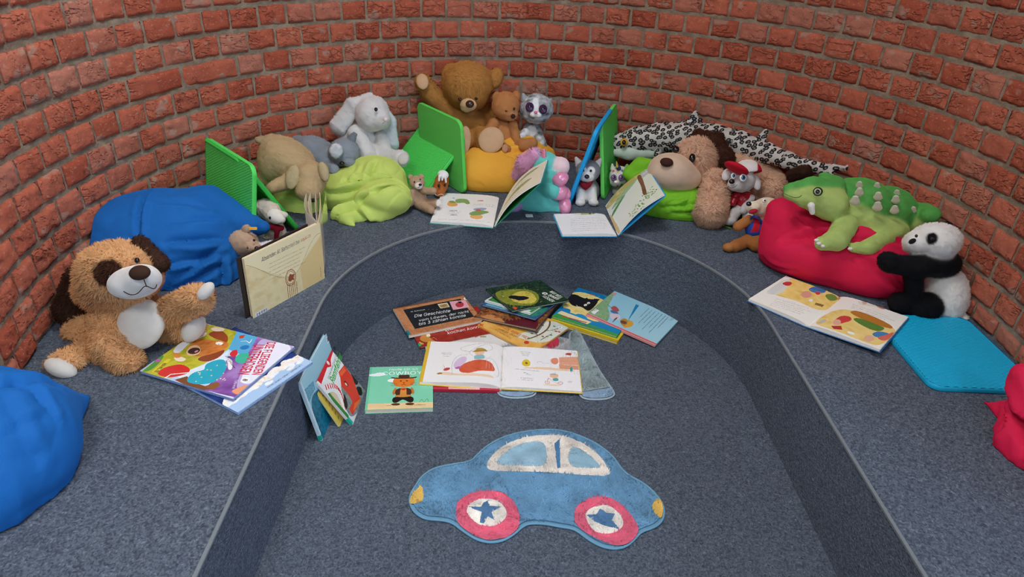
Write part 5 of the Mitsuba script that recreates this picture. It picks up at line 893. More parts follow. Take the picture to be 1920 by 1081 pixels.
def art_pigl(w, h):
    L = [(sbox(0, 0, w, h), '#e9e6dc'), (SM(*((0.0247, 0.0938), (0.0118, 0.2231), (0.035, 0.2739), (0.1249, 0.3004), (0.2048, 0.2973), (0.2297, 0.2689), (0.2105, 0.1692), (0.1852, 0.1014), (0.1168, 0.1101), (0.0579, 0.0954))), blots(['#e3c063', '#ecd283', '#d9b352'], 10)), (SM(*((0.0123, 0.0785), (0.0075, 0.2178), (0.0255, 0.2511), (0.0576, 0.1347), (0.0425, 0.0861))), '#d8d9c6'), (PG(*((0.0133, 0.0957), (0.0122, 0.2021), (0.0359, 0.1792), (0.0372, 0.0895))), '#cfd3cf'), (SM(*((0.0181, 0.1841), (0.0236, 0.2207), (0.0429, 0.2235), (0.0454, 0.1848))), '#c23a3a'), (SM(*((0.0981, 0.2153), (0.1044, 0.2581), (0.1421, 0.27), (0.1507, 0.2301), (0.1228, 0.2055))), '#3f6fa8'), (SM(*((0.0968, 0.1634), (0.0982, 0.2013), (0.1207, 0.203), (0.1335, 0.1694), (0.1201, 0.1431))), '#d99a86'), (SM(*((0.1515, 0.2212), (0.1715, 0.2559), (0.1981, 0.2395), (0.1859, 0.1955))), '#6f8a3c'), (SM(*((0.1239, 0.217), (0.1332, 0.2325), (0.1453, 0.2135), (0.1367, 0.197))), '#c8403a'), (SM(*((0.1855, 0.2534), (0.216, 0.2714), (0.2227, 0.241), (0.2015, 0.2245))), '#d08a5a'), (SM(*((0.1344, 0.1473), (0.1391, 0.1647), (0.15, 0.1512), (0.1442, 0.1364))), '#e4e4e0'), (PG(*((0.1599, 0.1482), (0.1837, 0.1587), (0.1852, 0.1418), (0.1627, 0.1328))), '#8a6a3c')]
    for k in range(5): L.append((LN(.0011, ((0.1002, 0.2179),)[0], ((0.1495, 0.2327),)[0]), '#d8e2ee')) if k == 0 else None
    for k, p in enumerate((((0.0611, 0.0702), (0.1813, 0.0965)), ((0.062, 0.0559), (0.1771, 0.0787)), ((0.0633, 0.0422), (0.1795, 0.0672)), ((0.0643, 0.0303), (0.1713, 0.0518)), ((0.066, 0.0173), (0.1656, 0.0377)))): L.append((lines_of(*p, 1, (0, 0), .0034, '#8a8478', k, .2), '#8a8478'))
    return L, []
def art_pigr(w, h):
    L = [(sbox(0, 0, w, h), '#ebe8de'), (SM(*((0.0092, 0.0079), (0.0126, 0.0969), (0.0314, 0.1575), (0.0691, 0.184), (0.1516, 0.1766), (0.2054, 0.1624), (0.2162, 0.1258), (0.2066, 0.02), (0.1728, 0.0103), (0.0957, 0.0132))), blots(['#e2c46e', '#ead08a', '#d8b45a'], 10)), (SM(*((0.0649, 0.1628), (0.078, 0.1922), (0.1476, 0.1894), (0.1974, 0.1708), (0.1988, 0.1483), (0.1511, 0.1436), (0.0935, 0.1472))), '#b5762f'), (SM(*((0.0857, 0.1234), (0.1043, 0.149), (0.1615, 0.1453), (0.1843, 0.1427), (0.1758, 0.1004), (0.1316, 0.1014))), '#5a7f35'), (SM(*((0.0507, 0.066), (0.0556, 0.1236), (0.0805, 0.1351), (0.0926, 0.1134), (0.0786, 0.0759), (0.066, 0.0481))), '#c9433f'), (SM(*((0.0508, 0.058), (0.0517, 0.0866), (0.0677, 0.0901), (0.0766, 0.058), (0.0647, 0.0437))), '#dda890'), (SM(*((0.1622, 0.0753), (0.1732, 0.1088), (0.1999, 0.1182), (0.2074, 0.1023), (0.1829, 0.0612))), '#4a7fb0'), (SM(*((0.1801, 0.0616), (0.1973, 0.1005), (0.2087, 0.142), (0.2154, 0.1022), (0.2058, 0.0558))), '#d06a58'), (SM(*((0.1514, 0.0424), (0.1641, 0.0695), (0.182, 0.0559), (0.1771, 0.0216), (0.165, 0.0177))), '#dcae8e'), (PG(*((0.0576, 0.0323), (0.0808, 0.054), (0.0915, 0.0324), (0.0713, 0.0183))), '#b23a38'), (O(*((0.1173, 0.0334),)[0], .011, .008), '#efefea'), (SM(*((0.0142, 0.032), (0.0244, 0.0661), (0.0377, 0.062), (0.0284, 0.0258))), '#b9b8a4'), (SM(*((0.0548, 0.2594), (0.0956, 0.2793), (0.1444, 0.2717), (0.1135, 0.2603), (0.0755, 0.2337))), '#e0d9c8'), (SM(*((0.0684, 0.2721), (0.0857, 0.2737), (0.0876, 0.2503), (0.0777, 0.2482))), '#c9b09a'), (SM(*((0.1091, 0.274), (0.1313, 0.277), (0.1465, 0.2649), (0.1258, 0.2578))), '#d58a6a')]
    for k, p in enumerate((((0.0553, 0.2237), (0.1927, 0.2233)), ((0.059, 0.2095), (0.1911, 0.2102)), ((0.0601, 0.1964), (0.1899, 0.196)))): L.append((lines_of(*p, 1, (0, 0), .0034, '#8a8478', k, .2), '#8a8478'))
    return L, []
open_book('picture_book_020', 'open picture book with yellow farm scenes, in front of the red bean bag', ((0.7825, 1.9541, 0.3029), (0.9271, 1.8085, 0.3039), (0.9652, 2.1322, 0.3029)), ((0.9271, 1.8085, 0.3039), (1.0846, 1.6679, 0.3199), (1.1258, 1.9929, 0.3039)), art_pigl, art_pigr, '#1d5f93', (.004, .006), (.007, .006), edge='#e3dfd3')

# the envelope book stands on the bench, spine at its right edge, its leaves fanned out behind
A_, u_, v_, n_, w_, h_ = frame(((-0.764, 1.691, 0.2899), (-0.621, 1.956, 0.2899), (-0.762, 1.69, 0.4909))); key = 'picture_book_021'
tag(key, 'picture book printed like a paper envelope, standing upright on the bench', 'book')
add(key + '__cover', bxx(A_, u_, v_, n_, 0, w_, 0, h_, -.0022, 0), 'm_print', False, '#dccb98')
add(key + '__cover_001', bxx(A_ - n_ * .016, nrm(u_ - .02 * n_), v_, n_, -.012, w_ - .03, .0, h_ + .002, -.0024, 0), 'm_print', False, '#2a211e')
add(key + '__page_block', bxx(A_, nrm(u_ - .01 * n_), v_, n_, .003, w_ - .004, .003, h_ - .003, -.0135, -.0025), 'm_page', False, '#d8cba9')
L_, t_ = art_envelope(w_, h_); m_ = art_mesh(w_, h_, L_, lambda p: A_ + p[:, :1] * u_ + p[:, 1:2] * v_ + n_ * .0003, texts=t_); add(key + '__cover_print', m_[:2], 'm_print', False, m_[2])
for i_, (an, bend) in enumerate(((114, .022), (111, .018), (107, .006), (104, -.004))):
    d_ = np.array([math.cos(math.radians(an)), math.sin(math.radians(an)), 0]); e_ = np.cross(v_, d_)
    t0 = np.linspace(0, .26, 14); P0 = A_ + u_ * (w_ - .003) - n_ * .004 + t0[:, None] * d_ + e_ * (bend * np.sin(np.pi * t0 / .26))[:, None]
    th_ = .0006 if i_ < 3 else .0022; off_ = e_ * th_
    V_ = np.vstack([P0 + v_ * .003, P0 + v_ * (h_ - .002), P0 + v_ * .003 + off_, P0 + v_ * (h_ - .002) + off_]); k_ = np.arange(13)
    F_ = np.vstack([np.stack([k_, k_ + 1, k_ + 15, k_ + 14], 1), np.stack([k_ + 28, k_ + 42, k_ + 43, k_ + 29], 1), np.stack([k_ + 14, k_ + 15, k_ + 43, k_ + 42], 1), [[13, 41, 55, 27]]])
    add(num(key + ('__page' if i_ < 3 else '__cover')), (V_, F_), 'm_page', 40, '#e6e0cc' if i_ < 3 else '#cfc3a0')

fd_ = np.array([math.cos(math.radians(101)), math.sin(math.radians(101)), 0]); fo_ = A_ + u_ * (w_ + .004)
add(key + '__clear_cover', (np.array([fo_, fo_ + fd_ * .24, fo_ + fd_ * .24 + v_ * (h_ + .004), fo_ + v_ * (h_ + .004)]), np.array([[0, 1, 2, 3]])), 'm_film'); labels[key + '__clear_cover'] = {'label': 'clear plastic cover film'}

# ---------------------------------------------------------------- the two children's rugs on the pit floor
def pile(key, poly, color, z=.004, tall=.010, dens=42000, seed=1, label=None):
    """A tufted area of a rug: a low bed with a dense coat of short cotton loops."""
    V, F, at2 = [], [], 0
    for g in getattr(poly, 'geoms', [poly]):
        if g.geom_type != 'Polygon' or g.area < 1e-5: continue
        v, f = trimesh.creation.triangulate_polygon(g, engine='earcut'); v3, f = trimesh.remesh.subdivide_to_size(np.c_[v, np.zeros(len(v))], f, .014, max_iter=14)
        a = np.cross(v3[f[:, 1], :2] - v3[f[:, 0], :2], v3[f[:, 2], :2] - v3[f[:, 0], :2]); f = np.where((a < 0)[:, None], f[:, ::-1], f)
        V.append(v3); F.append(f + at2); at2 += len(v3)
    v, f = np.vstack(V), np.vstack(F); v[:, 2] = z + .003 + .004 * meshkit.fbm(v * 60, 3, seed); n = vnormals(v, f)
    c = np.tile(lin(color), (len(v), 1)) * (.62 + .76 * meshkit.fbm(v * 24, 3, seed))[:, None]
    area = sum(g.area for g in getattr(poly, 'geoms', [poly]))
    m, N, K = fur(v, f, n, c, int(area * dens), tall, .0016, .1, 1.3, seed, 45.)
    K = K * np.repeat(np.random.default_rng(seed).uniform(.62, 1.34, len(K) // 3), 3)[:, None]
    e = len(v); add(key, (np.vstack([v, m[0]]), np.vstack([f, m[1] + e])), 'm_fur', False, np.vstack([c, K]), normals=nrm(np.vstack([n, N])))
    if label: labels[key] = {'label': label}
def rug(key, outline, label, backing, t=.004):
    tag(key, label, 'rug')
    b = trimesh.creation.extrude_polygon(outline, t, engine='earcut'); add(key + '__backing', b, 'm_cloth', False, backing)
    e = np.array(outline.exterior.coords)
    thread(key + '__binding', np.c_[e, np.full(len(e), .004)][::2], .0036, backing)
car = SM(*((-0.2416, 1.2809), (-0.2433, 1.3097), (-0.2325, 1.3458), (-0.2225, 1.3773), (-0.1933, 1.4111), (-0.1359, 1.4314), (-0.0897, 1.4445), (-0.0707, 1.4807), (-0.038, 1.5242), (0.0144, 1.5643), (0.0779, 1.5881), (0.1331, 1.598), (0.1792, 1.5977), (0.2377, 1.5756), (0.281, 1.5463), (0.3216, 1.5019), (0.3423, 1.4488), (0.3609, 1.4238), (0.3961, 1.4006), (0.4247, 1.3664), (0.4424, 1.322), (0.4392, 1.2855), (0.4249, 1.2593), (0.4058, 1.2432), (0.3681, 1.2261), (0.3493, 1.201), (0.3232, 1.176), (0.2919, 1.1671), (0.2584, 1.174), (0.2294, 1.1929), (0.2113, 1.2106), (0.1926, 1.2247), (0.1577, 1.2286), (0.1188, 1.2357), (0.0796, 1.2344), (0.0602, 1.2219), (0.0376, 1.194), (0.0116, 1.1736), (-0.0221, 1.1658), (-0.0568, 1.1736), (-0.0933, 1.1993), (-0.1185, 1.2207), (-0.1428, 1.2288), (-0.1935, 1.2288), (-0.2239, 1.249)), n=4)
rug('rug', car, 'tufted blue rug in the shape of a car with red wheels', '#6c9ab4')
win = SM(*((-0.0453, 1.4075), (-0.042, 1.4522), (-0.0105, 1.504), (0.0328, 1.5395), (0.0776, 1.5594), (0.1413, 1.5712), (0.1912, 1.5685), (0.2439, 1.5401), (0.2848, 1.4927), (0.3061, 1.44), (0.3063, 1.4109), (0.2058, 1.412), (0.1209, 1.4143), (0.0359, 1.4108)), n=5)
pane1 = SM(*((-0.0224, 1.4316), (-0.0047, 1.4703), (0.0335, 1.5138), (0.0777, 1.5366), (0.1226, 1.5382), (0.1294, 1.4868), (0.1242, 1.435), (0.0354, 1.433)), n=4); pane2 = SM(*((0.1879, 1.4417), (0.1946, 1.5233), (0.2247, 1.5194), (0.258, 1.4876), (0.2891, 1.4417), (0.2458, 1.4384)), n=4); bar = PG(*((0.1516, 1.5327), (0.168, 1.5535), (0.1666, 1.4353), (0.1575, 1.4317)))
wh = [SM(*((-0.1168, 1.2613), (-0.1163, 1.2844), (-0.0957, 1.3148), (-0.0604, 1.3324), (-0.0197, 1.3365), (0.0092, 1.3305), (0.0387, 1.2981), (0.0522, 1.2631), (0.0537, 1.2235), (0.0411, 1.1987), (0.0187, 1.1807), (-0.0187, 1.1693), (-0.0495, 1.176), (-0.0815, 1.195), (-0.1102, 1.2219)), n=4), SM(*((0.1962, 1.2682), (0.2059, 1.2996), (0.2339, 1.3253), (0.2756, 1.3364), (0.3079, 1.3306), (0.3368, 1.2985), (0.3546, 1.2642), (0.365, 1.2328), (0.3503, 1.2008), (0.3225, 1.1766), (0.2844, 1.1754), (0.248, 1.1938), (0.2186, 1.2132), (0.1967, 1.2383)), n=4)]
hub = [SM(*((-0.0898, 1.2606), (-0.0775, 1.2898), (-0.0504, 1.3048), (-0.0181, 1.3056), (0.0067, 1.2906), (0.0214, 1.2609), (0.0128, 1.2354), (-0.0059, 1.217), (-0.0288, 1.212), (-0.0563, 1.2184), (-0.0774, 1.239)), n=4), SM(*((0.2254, 1.2702), (0.2396, 1.2916), (0.2689, 1.3051), (0.2932, 1.3058), (0.3189, 1.2819), (0.3277, 1.2474), (0.3123, 1.222), (0.2799, 1.2078), (0.2495, 1.2129), (0.2317, 1.2358)), n=4)]
star = [PG(*((-0.0842, 1.2738), (-0.0485, 1.2763), (-0.0454, 1.2895), (-0.0339, 1.2981), (-0.028, 1.2804), (0.0032, 1.28), (-0.0218, 1.2604), (-0.0125, 1.2336), (-0.0307, 1.2447), (-0.0391, 1.222), (-0.0497, 1.2237), (-0.0474, 1.2586))), PG(*((0.2292, 1.2679), (0.2562, 1.2724), (0.2678, 1.2926), (0.2835, 1.2794), (0.3065, 1.2784), (0.2954, 1.255), (0.3128, 1.2268), (0.2881, 1.2324), (0.2728, 1.2362), (0.2502, 1.2469)))]
lit = [SM(*((-0.2425, 1.2754), (-0.2391, 1.3097), (-0.2168, 1.3439), (-0.2059, 1.3068), (-0.2067, 1.2815), (-0.2313, 1.2725)), n=4), SM(*((0.4068, 1.3087), (0.4235, 1.3374), (0.4378, 1.3373), (0.4396, 1.3058), (0.4291, 1.2668), (0.4143, 1.2835)), n=4)]
body_ = car.buffer(-.008)
for q_ in [win, *wh, *lit]: body_ = body_.difference(q_)
pile('rug__body', body_, '#648fae', seed=1)
pile('rug__window_frame', win.difference(unary_union([pane1, pane2, bar])), '#d5cfc5', seed=2, label='off white tufted window frame')
pile('rug__window_pane', pane1, '#8eb0c0', tall=.006, seed=3); pile('rug__window_pane_001', pane2, '#8eb0c0', tall=.006, seed=4); pile('rug__window_bar', bar, '#4c789f', seed=5)
for i_ in (0, 1):
    x_ = '' if i_ == 0 else '_001'
    pile('rug__wheel' + x_, wh[i_].difference(hub[i_]), '#d0627a', seed=6 + i_, label='red tufted wheel ring'); pile('rug__hub' + x_, hub[i_].difference(star[i_]), '#dcd8cf', seed=8 + i_); pile('rug__star' + x_, star[i_], '#53799f', seed=10 + i_, tall=.008); pile('rug__headlight' + x_, lit[i_], '#d0ae5c', seed=12 + i_)
leg1 = SM(*((0.2269, 2.1522), (0.2614, 2.1557), (0.2781, 2.08), (0.3057, 1.9644), (0.3224, 1.8982), (0.3556, 1.8083), (0.3584, 1.7809), (0.3229, 1.7582), (0.2568, 1.7536), (0.2383, 1.7792), (0.2503, 1.8388), (0.242, 1.9212), (0.2266, 1.9824), (0.2188, 2.0607)), n=5)
leg2 = SM(*((-0.0307, 1.7744), (-0.027, 1.8488), (0.0804, 1.8585), (0.1016, 1.775), (0.0808, 1.7502), (0.019, 1.7384), (-0.0205, 1.7479)), n=5)
trunk_ = PG(*((-0.0271, 2.0235), (0.1894, 2.1059), (0.2318, 2.0893), (0.2531, 1.8623), (0.1164, 1.8617), (0.0805, 1.8237), (-0.0184, 1.8149)))
rug('rug_001', unary_union([leg1, leg2, trunk_]).buffer(.004).buffer(-.004), 'pale grey tufted animal rug mostly hidden under the open books', '#9fb0b8')
hoof1 = leg1.intersection(PG(*((0.2343, 1.7833), (0.3645, 1.8261), (0.3634, 1.7488), (0.2318, 1.7375)))); hoof2 = leg2.intersection(PG(*((-0.0373, 1.7661), (0.1086, 1.7789), (0.1083, 1.7375), (-0.0352, 1.7252))))
red_ = SM(*((0.1219, 2.0379), (0.1497, 2.0812), (0.1831, 2.1053), (0.1835, 2.0438), (0.1483, 2.0165)), n=4)
pile('rug_001__leg', leg1.buffer(-.004).difference(hoof1), '#93a3a5', seed=21, tall=.018); pile('rug_001__body', unary_union([trunk_, leg2.buffer(-.004)]).difference(unary_union([red_, leg1, hoof2])), '#a3a7aa', seed=22, tall=.016)
pile('rug_001__hoof', hoof1.buffer(-.003), '#8fa9c0', seed=23, tall=.012); pile('rug_001__hoof_001', hoof2.buffer(-.003), '#8fa9c0', seed=24); pile('rug_001__saddle', red_, '#c63f55', seed=25, label='red tufted patch')

# ---------------------------------------------------------------- soft toys: left half of the bench
FUR_D = dict(droop=.25, swirl=1.25, clump=52.)
def toy(key, label, group=None): return tag(key, label, 'plush toy', group)

# big brown and tan dog
t = toy('plush_dog', 'big tan plush dog with a brown eye patch and white belly, sitting by the wall')
TAN, BRN, CRM = '#c8996a', '#3d2418', '#c6c2b9'
toy_part(t + '__body', [
    el((-1.0386, 1.55, 0.5035, 0.1056, 0.0831, 0.0873), a=8, k=.03), el((-1.1077, 1.56, 0.4362, 0.0649, 0.0519, 0.0663), k=.03), el((-1.0758, 1.6, 0.3003, 0.1004, 0.0883, 0.0791), k=.03), el((-1.0365, 1.57, 0.3786, 0.0735, 0.0529, 0.0677), k=.03),
    cp((-1.0972, 1.53, 0.355, 0.0436, -1.0557, 1.47, 0.3218, 0.0485), k=.02), cp((-1.0557, 1.47, 0.3218, 0.0485, -0.9985, 1.43, 0.2952, 0.038), k=.02), cp((-0.9623, 1.56, 0.3724, 0.0367, -0.8242, 1.52, 0.4564, 0.0366), k=.02),
    cp((-1.1418, 1.54, 0.2582, 0.0509, -1.1492, 1.44, 0.2916, 0.0354), k=.025), el((-1.1571, 1.42, 0.2918, 0.0477, 0.0337, 0.0421), k=.02), el((-1.207, 1.58, 0.2684, 0.0517, 0.0699, 0.0608), k=.03), cp((-1.0017, 1.6, 0.2759, 0.0459, -0.9069, 1.58, 0.3244, 0.045), k=.025)],
    TAN, pile=(38000, .012, .0021, FUR_D), bump=((.0035, 60), (.003, 26)), dabs=[el((-1.0177, 1.48, 0.5431, 0.0363, 0.035, 0.0673), a=10, col=BRN)], floor=HB)
toy_part(t + '__muzzle', [el((-0.9549, 1.475, 0.5236, 0.0661, 0.0418, 0.0459), a=14, k=.02), el((-0.9204, 1.46, 0.548, 0.0399, 0.0319, 0.0346), k=.02)], '#cbcac6', bump=((.0008, 40),), label='white smooth muzzle')
ball(t + '__nose', (-0.9032, 1.425, 0.5818, 0.0259, 0.0181, 0.0155), '#3a251b', 'm_cloth', 12, label='dark brown nose'); eye(t, (-1.0104, 1.468, 0.5409, 0.006, 0.0067, 0.0054)); eye(t, (-0.9254, 1.462, 0.5947, 0.0059, 0.0072, 0.0053))
thread(t + '__mouth', [(-0.9573, 1.428, 0.5242), (-0.9394, 1.424, 0.5185), (-0.9126, 1.421, 0.5311), (-0.8932, 1.423, 0.5463), (-0.8833, 1.43, 0.5354), (-0.8774, 1.44, 0.5422)], .0011, '#3a2a22'); thread(t + '__mouth_001', [(-0.8901, 1.414, 0.5695), (-0.8914, 1.418, 0.5553), (-0.8929, 1.422, 0.5454)], .0011, '#3a2a22')
toy_part(t + '__belly', [el((-0.9867, 1.505, 0.3767, 0.0614, 0.0699, 0.0314), a=-18, k=.01)], '#c6c2b9', bump=((.001, 30),), label='white belly patch')
toy_part(t + '__ear', [cp((-1.1907, 1.6, 0.45, 0.0322, -1.2428, 1.6, 0.3467, 0.0406), k=.02, flat=((0, 1, .2), .6)), el((-1.2453, 1.6, 0.3377, 0.0377, 0.0362, 0.0241), k=.02)], '#3a251b', pile=(5000, .009, .002, FUR_D), label='dark brown floppy ear')
toy_part(t + '__ear_001', [cp((-0.9845, 1.585, 0.5775, 0.0196, -0.9313, 1.565, 0.531, 0.0225), k=.02)], '#3a251b', pile=(1800, .008, .002, FUR_D), label='dark brown floppy ear')
toy_part(t + '__paw_pad', [el((-0.7852, 1.492, 0.4996, 0.0158, 0.0274, 0.0164), a=-38, k=.01)], CRM, bump=()); toy_part(t + '__sole', [el((-1.1508, 1.388, 0.3056, 0.0426, 0.0234, 0.0248), a=-20, k=.01)], CRM, bump=(), floor=HB); toy_part(t + '__sole_001', [el((-0.8685, 1.545, 0.3446, 0.0264, 0.0411, 0.0323), a=-28, k=.01)], CRM, bump=(), floor=HB)

# little beige bear behind the envelope book
t = toy('plush_bear', 'small pale beige bear with a white top, peeking out behind the envelope book')
toy_part(t + '__body', [el((-0.8858, 1.98, 0.3916, 0.0453, 0.0401, 0.0401), k=.01), el((-0.844, 1.955, 0.3891, 0.0242, 0.019, 0.0225), k=.012), el((-0.8899, 1.98, 0.2922, 0.041, 0.0642, 0.0428), k=.015), cp((-0.8477, 1.98, 0.3647, 0.0211, -0.7845, 1.97, 0.3931, 0.0156), k=.01, col='#d9d4da'), cp((-0.8919, 1.96, 0.3129, 0.0176, -0.8948, 1.94, 0.2794, 0.0158), k=.01)], '#b79d85', pile=(5200, .006, .0015, {}), floor=HB, dabs=[el((-0.8495, 1.97, 0.3262, 0.0423, 0.0282, 0.0705), col='#d6d0d6')])
toy_part(t + '__ear', [el((-0.8722, 1.99, 0.4377, 0.0139, 0.0139, 0.0087), k=.005)], '#b79d85', pile=(600, .005, .0014, {})); add(t + '__ear_tag', bxx(np.array((-0.8575, 1.975, 0.4418)), right, up, -_f, 0, .026, 0, .010, 0, .0012, .0003), 'm_cloth', False, '#d9a23a'); labels[t + '__ear_tag'] = {'label': 'yellow cloth tag in the ear'}
ball(t + '__nose', (-0.8232, 1.93, 0.401, 0.0068, 0.0068, 0.0051), '#2a1a16'); eye(t, (-0.854, 1.938, 0.397, 0.0041, 0.0041, 0.0034)); eye(t, (-0.832, 1.942, 0.423, 0.0038, 0.0041, 0.0034))

# lamb under the green tent
t = toy('plush_lamb', 'white curly lamb with a red scarf sheltering under the left green mats')
toy_part(t + '__body', [el((-0.8963, 2.24, 0.4002, 0.046, 0.0345, 0.0383), k=.01), el((-0.8682, 2.22, 0.3877, 0.0343, 0.0305, 0.0305), k=.01), el((-0.8949, 2.26, 0.2826, 0.0474, 0.0672, 0.0474), k=.015)], '#cfc4b8', bump=((.004, 120), (.003, 45)), pile=(5200, .005, .0015, dict(swirl=1.6, clump=110.)), floor=HB)
toy_part(t + '__face', [el((-0.848, 2.195, 0.3917, 0.0321, 0.0265, 0.0265), a=-15, k=.01), el((-0.8321, 2.18, 0.3891, 0.0207, 0.0169, 0.0169), k=.01)], '#e3ded6', bump=(), label='smooth white face'); toy_part(t + '__ear', [cp((-0.8365, 2.2, 0.4066, 0.0075, -0.8149, 2.19, 0.4021, 0.0113), k=.01)], '#d9d2c8', bump=())
eye(t, (-0.8607, 2.168, 0.3988, 0.0041, 0.0049, 0.0037)); thread(t + '__mouth', [(-0.8438, 2.165, 0.3767), (-0.8276, 2.158, 0.3829), (-0.8201, 2.17, 0.384)], .0008, '#4a3a36')
toy_part(t + '__scarf', [cp((-0.8895, 2.21, 0.345, 0.0096, -0.8362, 2.2, 0.3465, 0.0096), k=.01), cp((-0.8519, 2.2, 0.3434, 0.0096, -0.8606, 2.2, 0.3048, 0.0077), k=.01)], '#a3203a', bump=(), label='dark red scarf')

# sand coloured dog, head down on the lime bean bag
t = toy('plush_dog_001', 'sand coloured plush dog bending its head down over the lime bean bag')
SND = '#b39b74'
toy_part(t + '__body', [
    el((-0.8938, 2.51, 0.4879, 0.1157, 0.0806, 0.095), a=-28, k=.02), el((-0.9376, 2.51, 0.4681, 0.0705, 0.0747, 0.0788), k=.02), el((-0.7879, 2.43, 0.4501, 0.0588, 0.0648, 0.0608), a=-10, k=.02), el((-0.7849, 2.38, 0.4183, 0.0461, 0.0401, 0.0441), k=.02),
    cp((-0.9073, 2.54, 0.5413, 0.0207, -0.9538, 2.52, 0.5619, 0.0184), k=.02), cp((-0.9538, 2.52, 0.5619, 0.0184, -0.9954, 2.5, 0.5659, 0.0132), k=.01, col='#a58f6c'), cp((-0.8645, 2.43, 0.4371, 0.0284, -0.9092, 2.35, 0.4357, 0.0218), k=.015), cp((-0.9702, 2.53, 0.4283, 0.0379, -0.9861, 2.49, 0.4115, 0.0271), k=.02), el((-1.0077, 2.51, 0.4115, 0.0189, 0.0189, 0.021), k=.01)],
    SND, pile=(16000, .0055, .0016, dict(swirl=1.3, clump=70.)), bump=((.002, 60), (.002, 24)))
toy_part(t + '__ear', [el((-0.839, 2.385, 0.4684, 0.0259, 0.0457, 0.0119), a=-8, k=.01)], '#b5a47f', pile=(1600, .005, .0015, dict(swirl=1.3, clump=70.))); toy_part(t + '__ear_001', [el((-0.7285, 2.41, 0.4865, 0.018, 0.038, 0.014), a=18, k=.01)], '#b5a47f', pile=(1200, .005, .0015, dict(swirl=1.3)))
ball(t + '__nose', (-0.7626, 2.35, 0.3955, 0.012, 0.008, 0.01), '#2b211b', 'm_cloth')

# grey cat lying between the dog and the bunny
t = toy('plush_cat', 'blue grey plush cat with white ears, crouching between sand coloured dog and white bunny')
GRY = '#868e95'
toy_part(t + '__body', [el((-0.8446, 2.71, 0.4578, 0.0885, 0.0598, 0.0753), a=-16, k=.02), el((-0.7974, 2.69, 0.4306, 0.0575, 0.0575, 0.0619), k=.02), el((-0.7087, 2.65, 0.4813, 0.0627, 0.0563, 0.0563), k=.02), cp((-0.782, 2.63, 0.4253, 0.0261, -0.7354, 2.57, 0.4362, 0.0213), k=.01), el((-0.9255, 2.75, 0.4768, 0.0357, 0.0313, 0.0357), k=.02)], GRY, pile=(9000, .006, .0016, {}))
toy_part(t + '__ear', [el((-0.7218, 2.575, 0.5145, 0.0252, 0.0252, 0.0126), a=20, k=.01), cp((-0.7274, 2.575, 0.4968, 0.0126, -0.7109, 2.57, 0.5298, 0.0084), k=.01)], '#c9ced2', pile=(900, .006, .0016, {}), label='white ear'); toy_part(t + '__ear_001', [cp((-0.6843, 2.67, 0.5252, 0.0194, -0.6721, 2.68, 0.5471, 0.0108), k=.01)], '#6f777f', pile=(500, .005, .0015, {}))
eye(t, (-0.7018, 2.572, 0.4641, 0.0106, 0.0085, 0.0085)); toy_part(t + '__muzzle', [el((-0.6791, 2.6, 0.4577, 0.0257, 0.0171, 0.0257), k=.01)], GRY, pile=(500, .005, .0015, {}))

# white bunny
t = toy('plush_bunny', 'white plush bunny with long drooping ears sitting on the lime bean bag')
WHT = '#cccbc8'
toy_part(t + '__body', [
    el((-0.6246, 2.82, 0.5977, 0.0692, 0.0737, 0.0715), a=-25, k=.02), el((-0.5837, 2.79, 0.5838, 0.0399, 0.0377, 0.0444), k=.015), el((-0.7004, 2.86, 0.4636, 0.0856, 0.0971, 0.0833), k=.02), el((-0.6718, 2.84, 0.4048, 0.0883, 0.0557, 0.0836), k=.02),
    cp((-0.6927, 2.8, 0.5156, 0.036, -0.637, 2.75, 0.4376, 0.0382), k=.012), cp((-0.6115, 2.8, 0.4267, 0.0412, -0.529, 2.75, 0.4345, 0.0337), k=.015), el((-0.4993, 2.735, 0.439, 0.038, 0.0358, 0.0358), k=.012), cp((-0.5931, 2.84, 0.4949, 0.0274, -0.5737, 2.8, 0.4525, 0.0273), k=.012)],
    WHT, pile=(15000, .0055, .0016, dict(swirl=1.2, clump=60.)), bump=((.002, 50), (.002, 22)))
toy_part(t + '__ear', [cp((-0.6342, 2.84, 0.661, 0.02, -0.7034, 2.82, 0.6225, 0.0334), k=.02, flat=((.3, 1, .2), .5)), cp((-0.7034, 2.82, 0.6225, 0.0334, -0.7675, 2.8, 0.5389, 0.0381), k=.02, flat=((.3, 1, .2), .5))], WHT, pile=(4200, .0055, .0016, {})); toy_part(t + '__ear_001', [cp((-0.5949, 2.84, 0.6454, 0.0201, -0.5626, 2.84, 0.566, 0.0316), k=.02, flat=((.3, 1, .2), .5)), cp((-0.5626, 2.84, 0.566, 0.0316, -0.5552, 2.84, 0.4688, 0.0368), k=.02, flat=((.3, 1, .2), .5))], '#b9c2c6', pile=(2500, .0045, .0015, {}), label='ear with a bluish lining')
eye(t, (-0.5912, 2.742, 0.6387, 0.0069, 0.0082, 0.0065)); ball(t + '__nose', (-0.5504, 2.725, 0.6064, 0.0108, 0.0108, 0.0087), '#d3c9c6', 'm_gloss'); thread(t + '__mouth', [(-0.5665, 2.725, 0.5858), (-0.5565, 2.72, 0.5944), (-0.5518, 2.72, 0.6012)], .0009, '#7a706c')
ball(t + '__sole', (-0.48, 2.702, 0.4493, 0.0221, 0.0243, 0.0111), '#c4bfba', 'm_plush', -20)

